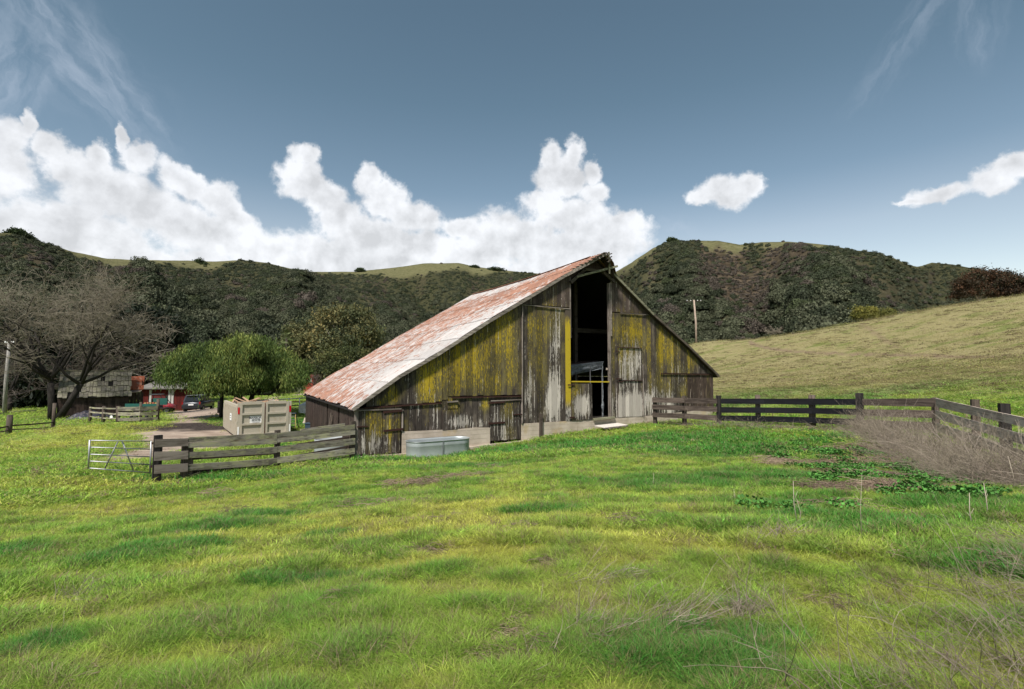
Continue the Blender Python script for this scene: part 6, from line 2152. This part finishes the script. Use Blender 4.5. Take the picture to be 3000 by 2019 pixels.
# lone oaks standing on the skyline
for (u, v, ru_, rv_, lab) in ((50, 689, 34, 15, 'windswept oak on the skyline of the left hill'), (1970, 706, 11, 6, 'tiny lone bush on top of the right hill'), (586, 775, 20, 13, 'round dark oak just under the left ridge'), (1056, 794, 16, 7, 'small round oak on the middle ridge left of the green knoll'),
                              (1455, 792, 30, 9, 'low oak on the ridge right of the green knoll'), (1390, 784, 14, 6, 'small bush on the green knoll')):
    a_ = math.atan((u - 1500) / F); rr_ = float(np.interp(a_, rr_az, rr_v)); Yr = rr_ * math.cos(a_) * .99
    tree('oak_tree', lab, u, v + rv_, Yr, [(u - ru_ * .45, v, ru_ * .6, rv_, 0), (u + ru_ * .4, v + rv_ * .2, ru_ * .6, rv_ * .8, 0), (u, v - rv_ * .2, ru_ * .6, rv_, 0)], group=None, gz=at(u, v + rv_ * 1.6, Yr).z, trunkr=.25, trunkh=1.0, bark=M_bark,
         nclump=130, per=26, clump_r=1.0, leaf=.45, cols=[(.030, .045, .018), (.045, .065, .024)])

# fan palm
g_ = gp(846, 1150)
pp = at(838, 1030, 70)
pm = empty('fan_palm', (pp.x, pp.y, H1(pp.x, pp.y)), 0, 'small fan palm between the pepper tree and the gum trees', 'palm')
zt = at(840, 990, 70).z - pm.location.z
MB().tube([(0, 0, -.2), (.05, 0, zt * .5), (0, 0, zt)], [.22, .17, .15], 8).build('trunk', M_bark, pm, True)
mb = MB()
for i in range(34):
    a = random.uniform(0, 6.28); e = random.uniform(-.7, 1.2); L_ = random.uniform(1.1, 1.5)
    d = Vector((math.cos(a) * math.cos(e), math.sin(a) * math.cos(e), math.sin(e)))
    s_ = d.cross(Vector((0, 0, 1))).normalized()
    c0_ = Vector((0, 0, zt)); m_ = c0_ + d * L_ * .5
    for k in range(7):
        t_ = (k - 3) / 3
        mb.add([m_, m_ + d * .4 * L_ + s_ * (t_ * .55) * L_ * .6 - Vector((0, 0, .12)), m_ + d * .38 * L_ + s_ * (t_ * .55 + .12) * L_ * .6 - Vector((0, 0, .12))], [(0, 1, 2)])
    mb.tube([c0_, m_], .02, 4)
mb.build('fronds', plain('palm_frond', (.085, .105, .035), .6), pm)


# ---- bare trees: recursive limbs, finest twigs joined
def bare_tree(name, label, u, vb, Y, H_, spreadx, lean, seed, levels=5, r0=.32, nmain=5, mat=None, twigmat=None, kids=(4, 4, 4, 5), trunk_h=.16, trunks=None, tr=.016, droop=.0):
    r_ = random.Random(seed)
    b = at(u, vb, Y); z = H1(b.x, b.y)
    e = empty(name, (b.x, b.y, z), 0, label, 'tree')
    thick = MB(); P = []; Rr = []

    def grow(p, d, L_, r, lev):
        pts = [p]; dd = d.copy(); q = p.copy()
        n = 4
        for i in range(n):
            dd = (dd + Vector((r_.gauss(0, .20), r_.gauss(0, .20), r_.gauss(0, .16) + (.07 if lev < 3 else .02) - droop * lev * .05))).normalized()
            q = q + dd * L_ / n; pts.append(q.copy())
        rs_ = [r * (1 - .62 * i / n) for i in range(n + 1)]
        if lev < 2: thick.tube(pts, rs_, 7)
        else: P.append([tuple(x) for x in pts]); Rr.append(rs_)
        if lev >= levels: return
        k = kids[min(lev, len(kids) - 1)]
        for i in range(k):
            f = .30 + .70 * (i + r_.random()) / k
            j = min(n - 1, int(f * n)); o_ = Vector(pts[j]).lerp(Vector(pts[j + 1]), f * n - j) if f * n < n else Vector(pts[-1])
            side = Vector((r_.gauss(0, 1), r_.gauss(0, .8), r_.gauss(.15, .6))).normalized()
            nd = (dd * .55 + side * .85).normalized()
            grow(o_, nd, L_ * r_.uniform(.52, .78), max(tr, rs_[j] * .52), lev + 1)

    for (tx, lx, hh, rr) in (trunks or [(0, lean, 1, 1)]):
        p0 = Vector((tx, 0, -.2)); p1 = Vector((tx + lx * trunk_h * H_, 0, trunk_h * H_))
        thick.tube([p0, p0.lerp(p1, .5) + Vector((.05, 0, 0)), p1], [r0 * rr * 1.2, r0 * rr, r0 * rr * .9], 10)
        for i in range(nmain):
            a = (i + .5) / nmain * 2 - 1
            d = Vector((a * spreadx + lx * .5, r_.uniform(-.5, .5), r_.uniform(.55, 1.0) if abs(a) < .7 else r_.uniform(.35, .65))).normalized()
            grow(p1 + Vector((0, 0, r_.uniform(-.3, .5))), d, H_ * hh * r_.uniform(.36, .46), r0 * rr * .55, 0)
    thick.build('trunk', mat or M_barkdark, e, True)
    V_, F_ = tubes_np(np.array(P), np.array(Rr), 3)
    o = link('branches', mesh_of('branches', V_, F_, twigmat or M_twig), e)
    o['kind'] = 'stuff'
    return e


M_twig = plain('lichened_twig', (.19, .165, .125), .9, vary=.45, scale=.6)
M_twig2 = plain('mauve_twig', (.10, .080, .068), .9, vary=.4, scale=.6)
bare_tree('bare_tree', 'big leafless tree with two leaning trunks in front of the shingled shed', 158, 1226, 41.5, 12.6, .40, .3, 5, levels=4, r0=.28, nmain=6, kids=(4, 5, 4, 4), trunks=[(-.15, -.10, 1.0, .9), (.25, .62, 1.0, .85)], trunk_h=.24, twigmat=M_twig, tr=.014)
bare_tree('bare_tree', 'second leafless tree behind the left utility pole', 20, 1222, 50, 9.5, 1.2, .1, 9, levels=4, r0=.26, nmain=5, kids=(4, 4, 4, 3), twigmat=M_twig2, tr=.014)
bare_tree('bare_tree', 'leafless grey tree right of the big bare tree, before the dark cypress', 300, 1195, 60, 11.5, .9, .0, 14, levels=4, r0=.22, nmain=4, kids=(4, 4, 4, 3), twigmat=M_twig2, tr=.016)
bare_tree('bare_bush', 'small pale leafless tree by the red house', 925, 1160, 66, 3.6, 1.1, 0, 21, levels=3, r0=.10, nmain=5, kids=(4, 4, 4), twigmat=M_twig2, tr=.018)
bare_tree('bare_bush', 'grey leafless bush peeping over the pasture crest', 2268, 1002, 92, 3.4, 1.2, 0, 23, levels=3, r0=.10, nmain=6, kids=(4, 4, 4), twigmat=M_twig, tr=.025)


# ---- dry brush: tangles of thin dead stems
def stems(n, base_fn, length, lean_dir, lean, radius, curl, k=7, seed=3, up=.6, r_taper=.35, fork=0):
    r_ = np.random.default_rng(seed)
    bx, by = base_fn(n, r_)
    bz = HB(bx, by) - .03
    L_ = length[0] + (length[1] - length[0]) * r_.random(n) ** 1.3
    az_ = lean_dir + r_.normal(0, .75, n)
    le = np.clip(r_.normal(lean, .32, n), .05, 1.5)
    d = np.c_[np.cos(az_) * np.sin(le), np.sin(az_) * np.sin(le), np.cos(le)]
    pts = [np.c_[bx, by, bz]]
    bend = r_.normal(0, curl, (n, 3)); bend[:, 2] = -np.abs(bend[:, 2]) * 1.0
    for i in range(k):
        d = d + bend / k + r_.normal(0, .10, (n, 3)); d /= np.linalg.norm(d, axis=1, keepdims=True)
        pts.append(pts[-1] + d * (L_ / k)[:, None])
    P = np.stack(pts, 1)
    gz_ = HB(P[:, :, 0].ravel(), P[:, :, 1].ravel()).reshape(P.shape[:2])
    P[:, :, 2] = np.maximum(P[:, :, 2], gz_ + .01)
    R_ = (radius * r_.uniform(.55, 1.35, n))[:, None] * (1 - (1 - r_taper) * np.linspace(0, 1, k + 1))[None, :]
    Vs, Fs = tubes_np(P, R_, 3)
    out = [(Vs, Fs)]
    if fork:
        sel = r_.integers(0, n, n * fork); j = r_.integers(2, k - 1, n * fork)
        s0 = P[sel, j]; dd = P[sel, j + 1] - P[sel, j]; dd /= np.linalg.norm(dd, axis=1, keepdims=True) + 1e-9
        dd = dd + r_.normal(0, .55, dd.shape); Lf = L_[sel] * r_.uniform(.18, .42, len(sel))
        q = [s0]
        for i in range(4):
            dd = dd + r_.normal(0, .12, dd.shape); dd /= np.linalg.norm(dd, axis=1, keepdims=True)
            q.append(q[-1] + dd * (Lf / 4)[:, None])
        Q = np.stack(q, 1)
        Rq = (radius * .55 * r_.uniform(.6, 1.2, len(sel)))[:, None] * np.linspace(1, .4, 5)[None, :]
        out.append(tubes_np(Q, Rq, 3))
    V_ = np.concatenate([o_[0] for o_ in out]); off = 0; FF = []
    for o_ in out:
        FF.append(o_[1] + off); off += len(o_[0])
    return V_, np.concatenate(FF)


def along(pts, w):
    P = np.array(pts, float)

    def fn(n, r_):
        seg = np.linalg.norm(np.diff(P[:, :2], axis=0), axis=1); c = np.r_[0, np.cumsum(seg)] / seg.sum()
        t_ = r_.random(n)
        x = np.interp(t_, c, P[:, 0]); y = np.interp(t_, c, P[:, 1]); ww = np.interp(t_, c, P[:, 2]) * w
        return x + r_.normal(0, 1, n) * ww * .5, y + r_.normal(0, 1, n) * ww * .5
    return fn


M_dry = wood('dead_stem', (.12, .090, .070), (.34, .275, .225), (.24, .19, .155), 2)
M_dry.use_nodes = True
m, N = new_mat('dry_stem')
geo = N.n('ShaderNodeNewGeometry').outputs['Position']
nz_ = N.noise(geo, 5.0, 4, .6)
c = N.mix(N.ss(nz_, .30, .70), (.11, .092, .070), (.34, .29, .22))
c = N.mix(N.ss(N.noise(geo, 1.3, 3, .5), .5, .7), c, (.20, .16, .13))
finish(N, c, .9, spec=.1)
M_stem = m
g1 = lambda u, v: gp(u, v)
a, b_, c_, d_2 = gp(2500, 1268), gp(2640, 1300), gp(2780, 1350), gp(2960, 1420)
heap_path = [(a.x + .6, a.y, .3), (b_.x, b_.y + .2, .9), (c_.x, c_.y, 1.2), (d_2.x, d_2.y, 1.0), (d_2.x + 1.2, d_2.y - 1.6, .9)]
V_, F_ = stems(4800, along(heap_path, .95), (.4, 1.6), math.radians(140), .72, .0038, .8, seed=31, fork=2)
props(link('dry_brush', mesh_of('dry_brush', V_, F_, M_stem)), 'huge tangle of dead grey-brown weed stems heaped against the right fence', kind='stuff')
V_, F_ = stems(300, along(heap_path, .8), (.7, 1.7), math.radians(145), .62, .0065, .6, seed=33, fork=2)
M_stem2 = plain('bleached_stem', (.30, .25, .205), .9, vary=.3, scale=2)
props(link('dry_brush', mesh_of('dry_brush', V_, F_, M_stem2)), 'bleached longer stems standing out of the dead weed heap', kind='stuff')
path2 = [(P_.x, P_.y, w_) for P_, w_ in ((gp(1905, 1242), .4), (gp(2010, 1246), .5), (gp(2110, 1252), .3), (gp(2230, 1254), .35), (gp(2330, 1258), .45), (gp(2440, 1264), .5), (gp(2540, 1270), .5))]
V_, F_ = stems(1500, along(path2, .8), (.2, .8), math.radians(150), .95, .006, 1.2, seed=37, fork=1)
props(link('dry_brush', mesh_of('dry_brush', V_, F_, M_stem)), 'dead weeds along the foot of the brown and black fence', kind='stuff')
# foreground: tall thin stems sweeping in from the lower right corner
near_path = [(2.2, 2.7, .4), (3.0, 3.0, .6), (4.0, 3.4, .7), (4.9, 4.4, .5), (5.6, 5.4, .4)]
V_, F_ = stems(1100, along(near_path, .8), (.2, .70), math.radians(165), .95, .0022, 1.0, seed=41, fork=1, r_taper=.3)
props(link('dry_stalks', mesh_of('dry_stalks', V_, F_, M_stem)), 'thin dead stalks leaning left across the lower right corner', kind='stuff')
V_, F_ = stems(70, along([(1.6, 2.8, .6), (2.8, 3.0, .6), (3.8, 3.3, .6), (4.8, 4.2, .5)], .8), (.6, 1.25), math.radians(165), .50, .0028, .8, seed=43, fork=2, r_taper=.35, k=9)
props(link('dry_stalks', mesh_of('dry_stalks', V_, F_, M_stem)), 'tallest pale dead stalks arching up from the lower right corner', kind='stuff')
# weeds at the foot of the left fence
path3 = [(p.x, p.y, .28) for p in (gp(470, 1408), gp(560, 1396), gp(700, 1380), gp(830, 1366), gp(1040, 1345), gp(1180, 1340))]
V_, F_ = stems(1500, along(path3, 1.0), (.12, .45), math.radians(120), .7, .005, 1.0, seed=47, fork=1)
props(link('dry_brush', mesh_of('dry_brush', V_, F_, M_stem)), 'dry weeds along the foot of the left plank fence', kind='stuff')


# flattened clumps of dead stems lying in the grass
def clump(u, v, w, n, L_, dirn, lean, rad, label, seed, up=.0):
    p = gp(u, v)
    e = lambda n_, r_: (p.x + r_.normal(0, w * .4, n_), p.y + r_.normal(0, w * .22, n_))
    V_, F_ = stems(n, e, L_, math.radians(dirn), lean, rad, .5, seed=seed, fork=1)
    V_ = V_ - np.array([p.x, p.y, p.z])
    o = link('dead_weed_clump', mesh_of('dead_weed_clump', V_, F_, M_stem), None, p)
    props(o, label, 'dead weeds', 'clumps of dead weeds lying in the grass')


clump(1925, 1835, .26, 110, (.3, .65), 12, 1.15, .0030, 'large pale clump of dead stems leaning right in the near grass', 51)
clump(1690, 1880, .28, 110, (.25, .55), 10, 1.35, .0028, 'flattened clump of dead stems left of the large pale clump', 52)
clump(1730, 1705, .30, 110, (.25, .6), 5, 1.4, .0032, 'dark dead stems laid flat in the middle of the near grass', 53)
clump(2160, 1800, .12, 60, (.18, .40), 60, .6, .0032, 'short upright dead tuft right of the large pale clump', 54)
clump(2235, 1790, .25, 90, (.2, .45), 150, 1.2, .0030, 'brown dead tuft sweeping left near the lower right', 55)
clump(2260, 1590, .3, 80, (.2, .45), 30, 1.0, .0036, 'loose pale dead tuft in front of the twin tall stalks', 56)
clump(1540, 1970, .22, 120, (.15, .4), 40, 1.45, .0030, 'matted straw at the bottom middle of the field', 57)
clump(200, 1760, .25, 50, (.2, .5), 80, .7, .0030, 'sparse dead stems in the lower left grass', 58)


def stalk(u, vb, vt, du_, label, r=.008, forks=3, seed=1):
    r_ = random.Random(seed)
    g = gp(u, vb); t_ = at(u + du_, vt, g.y)
    o = Vector((0, 0, -.05)); e = t_ - g
    mb = MB(); m_ = o.lerp(e, .5) + Vector((r_.uniform(-.03, .03), 0, 0))
    r *= .62; mb.tube([o, m_, e], [r, r * .8, r * .45], 5)
    for i in range(forks):
        k = r_.uniform(.25, .7); p = o.lerp(e, k)
        mb.tube([p, p + Vector((r_.uniform(-.12, .14), .03, .16)) * (e.z)], [r * .6, r * .3], 4)
    ob = mb.build('dead_stalk', M_stalk, None, True); ob.location = g
    props(ob, label, 'dead stalk', 'dead weed stalks standing in the grass')


M_stalk = plain('pale_stalk', (.33, .28, .22), .8, vary=.25, scale=9)
M_darkst = plain('dark_stalk', (.05, .04, .03), .9)
stalk(2338, 1536, 1410, -14, 'taller of the twin pale stalks in the green grass', .011, 1, 1)
stalk(2344, 1530, 1462, -10, 'shorter of the twin pale stalks in the green grass', .008, 2, 2)
stalk(2158, 1468, 1432, -8, 'small thin pale stalk left of the twin stalks', .008, 1, 3)
stalk(2848, 1540, 1444, -8, 'straight pale stalk near the right edge', .012, 3, 4)
stalk(2896, 1522, 1415, -14, 'forked pale stalk nearest the right edge', .012, 3, 5)
stalk(2975, 1432, 1336, -22, 'thick pale stalk rising against the dry brush', .016, 2, 6)
stalk(1585, 1790, 1710, 6, 'thin tall stalk in the middle of the near grass', .0035, 3, 7)
stalk(2525, 1580, 1390, 0, 'pale stalk in front of the bare earth', .006, 2, 8)
stalk(188, 1835, 1790, 0, 'pale broken stem in the lower left grass', .004, 0, 9)
stalk(150, 2000, 1940, 3, 'dark upright stem at the lower left edge', .0045, 1, 10)
stalk(272, 1720, 1690, 0, 'cluster stem standing in the left grass', .007, 4, 11)
stalk(1915, 1425, 1385, 0, 'thin seed stem before the barn, right half of the field', .008, 2, 12)
stalk(2018, 1250, 1140, 6, 'tall thin stem rising in front of the brown fence', .012, 3, 13)
stalk(2560, 1262, 1165, 4, 'tall pale stem in front of the fence bend', .012, 3, 14)


# ---- broad-leaved weeds (mallow) on the bare patch, small leaf rosettes
def rosette(n, r):
    vs = []; fs = []
    for i in range(n):
        a = random.uniform(0, 6.283); d = r * math.sqrt(random.random()); h = .05 + .10 * random.random() * (1 - d / r * .5)
        c = Vector((math.cos(a) * d, math.sin(a) * d, h)); s_ = random.uniform(.014, .028)
        nrm = Vector((random.gauss(0, .45), random.gauss(0, .45), 1)).normalized()
        x = nrm.cross(Vector((0, 1, 0))).normalized(); y = nrm.cross(x)
        b = len(vs)
        vs.append(c - nrm * .012)
        for k in range(6):
            t_ = k / 6 * 6.283
            vs.append(c + x * math.cos(t_) * s_ + y * math.sin(t_) * s_ + nrm * .008 * (k % 2))
        for k in range(6): fs.append((b, b + 1 + k, b + 1 + (k + 1) % 6))
    V_ = np.array([tuple(v) for v in vs])
    return proto('weed', V_, np.array(fs), M_scrub, dict(rnd=np.repeat(rng.random(n), 7), tip=np.zeros(len(V_))))


P_weed = [rosette(60, .22) for _ in range(4)]
pts = []
for (u, v, ru_, rv_, n) in ((2390, 1325, 1.5, .55, 46), (2440, 1330, .8, .35, 22), (2480, 1368, 1.3, .5, 36), (2420, 1370, .8, .4, 16), (2570, 1335, .9, .4, 16), (2780, 1392, 1.5, .6, 60), (2720, 1375, .8, .3, 16), (2800, 1420, .8, .35, 20), (2350, 1345, .7, .3, 12), (2650, 1370, .8, .3, 12),
                        (2930, 1470, 1.0, .4, 20), (2880, 1460, .7, .3, 10), (2500, 1410, 1.4, .5, 20), (2530, 1350, .8, .3, 10), (2210, 1330, .6, .2, 6), (2620, 1405, 1.2, .4, 16), (2420, 1300, 1, .3, 10), (2700, 1440, 1.2, .5, 18), (2350, 1490, 1, .3, 8)):
    p = gp(u, v)
    for i in range(int(n * .42)):
        a_ = random.uniform(0, 6.283); q_ = math.sqrt(random.random())
        pts.append((p.x + math.cos(a_) * ru_ * q_, p.y + math.sin(a_) * rv_ * q_))
pts = np.array(pts); n = len(pts)
sc_ = rng.uniform(.6, 1.3, n)
scatter('broadleaf_weeds', P_weed, np.c_[pts, HB(pts[:, 0], pts[:, 1]) + .01], np.c_[np.zeros(n), np.zeros(n), rng.random(n) * 6.28], np.c_[sc_, sc_, sc_ * 1.2],
        np.array([.060, .165, .030]) * rng.uniform(.7, 1.35, n)[:, None], M_scrub, label='bright green broad-leaved weeds on the bare patch at right')

# ---- straw litter on the bare spots
def straw_proto(n, r):
    P = []
    for i in range(n):
        a = random.uniform(0, 6.283); d = r * math.sqrt(random.random()); b2 = random.uniform(0, 6.283); L_ = random.uniform(.05, .18)
        c0_ = np.array([math.cos(a) * d, math.sin(a) * d, random.uniform(.005, .05)]); dv = np.array([math.cos(b2), math.sin(b2), random.uniform(-.1, .15)])
        P.append([c0_ - dv * L_ / 2, c0_ + np.array([0, 0, .01]), c0_ + dv * L_ / 2])
    V_, F_ = tubes_np(np.array(P), np.full((n, 3), .0026), 3)
    return proto('straw', V_, F_, M_scrub, dict(rnd=rng.random(len(V_)), tip=np.zeros(len(V_))))


P_straw = [straw_proto(40, .22) for _ in range(4)]
x, y = polar(16000, 2.2, 26)
_, br_, _ = masks(x, y)
k_ = rng.random(len(x)) < br_ * .9
k_ &= (br_ > .5) | (rng.random(len(x)) < .25)
x, y = x[k_], y[k_]
k_ = ~in_barn(x, y); x, y = x[k_], y[k_]; n = len(x)
rr_ = np.hypot(x, y); sc_ = rng.uniform(.6, 1.2, n) * np.clip(rr_ / 6, .6, 1.8)
scatter('straw_litter', P_straw, np.c_[x, y, HB(x, y) + .01], np.c_[np.zeros(n), np.zeros(n), rng.random(n) * 6.28], np.c_[sc_, sc_, sc_],
        np.array([.27, .20, .145]) * rng.uniform(.5, 1.3, n)[:, None], M_scrub, label='dead straw and litter on the bald spots of the pasture')
# dry brown seed tufts through the field
P_dryt = []
for _ in range(3):
    v_, f_, at_ = blades(22, .06, .06, .17, .0036, .8, seg=3)
    P_dryt.append(proto('dry_tuft', v_, f_, M_scrub, at_))
x, y = polar(9500, 2.2, 30)
kk = fbm(x * 1.4, y * 2.4, 4, 201) + .16 * rng.random(len(x))
k_ = (kk > .64) & ~in_barn(x, y)
x, y = x[k_], y[k_]; n = len(x)
sc_ = rng.uniform(.6, 1.25, n) * np.clip(np.hypot(x, y) / 8, 1, 2)
scatter('dry_tufts', P_dryt, np.c_[x, y, HB(x, y)], np.c_[rng.normal(0, .2, n), rng.normal(0, .2, n), rng.random(n) * 6.28], np.c_[sc_, sc_, np.minimum(sc_, 1.2)],
        np.array([.21, .155, .105]) * rng.uniform(.6, 1.3, n)[:, None], M_scrub, label='brown dry tufts scattered through the field')

# brown clods and dead tufts speckling the grazed slope
n = 9000
r_ = np.exp(rng.uniform(math.log(26), math.log(100), n)); a_ = np.radians(rng.uniform(14, 50, n))
x = np.sin(a_) * r_; y = np.cos(a_) * r_
_, _, _, pst = fields(x, y)
k_ = (pst > .3) & (fbm(x * .4, y * .9, 3, 301) + .25 * rng.random(n) > .62) & ~in_barn(x, y)
x, y, r_ = x[k_], y[k_], r_[k_]; n = len(x)
sc_ = rng.uniform(.25, .75, n) * r_ / 45
scatter('dry_tufts', P_far, np.c_[x, y, HB(x, y) - .02], np.c_[np.zeros(n), np.zeros(n), rng.random(n) * 6.28], np.c_[sc_ * 1.1, sc_ * .8, np.full(n, 1.3)],
        np.array([.115, .080, .055]) * rng.uniform(.6, 1.4, n)[:, None], M_scrub, label='brown dead tufts and clods dotting the grazed slope')
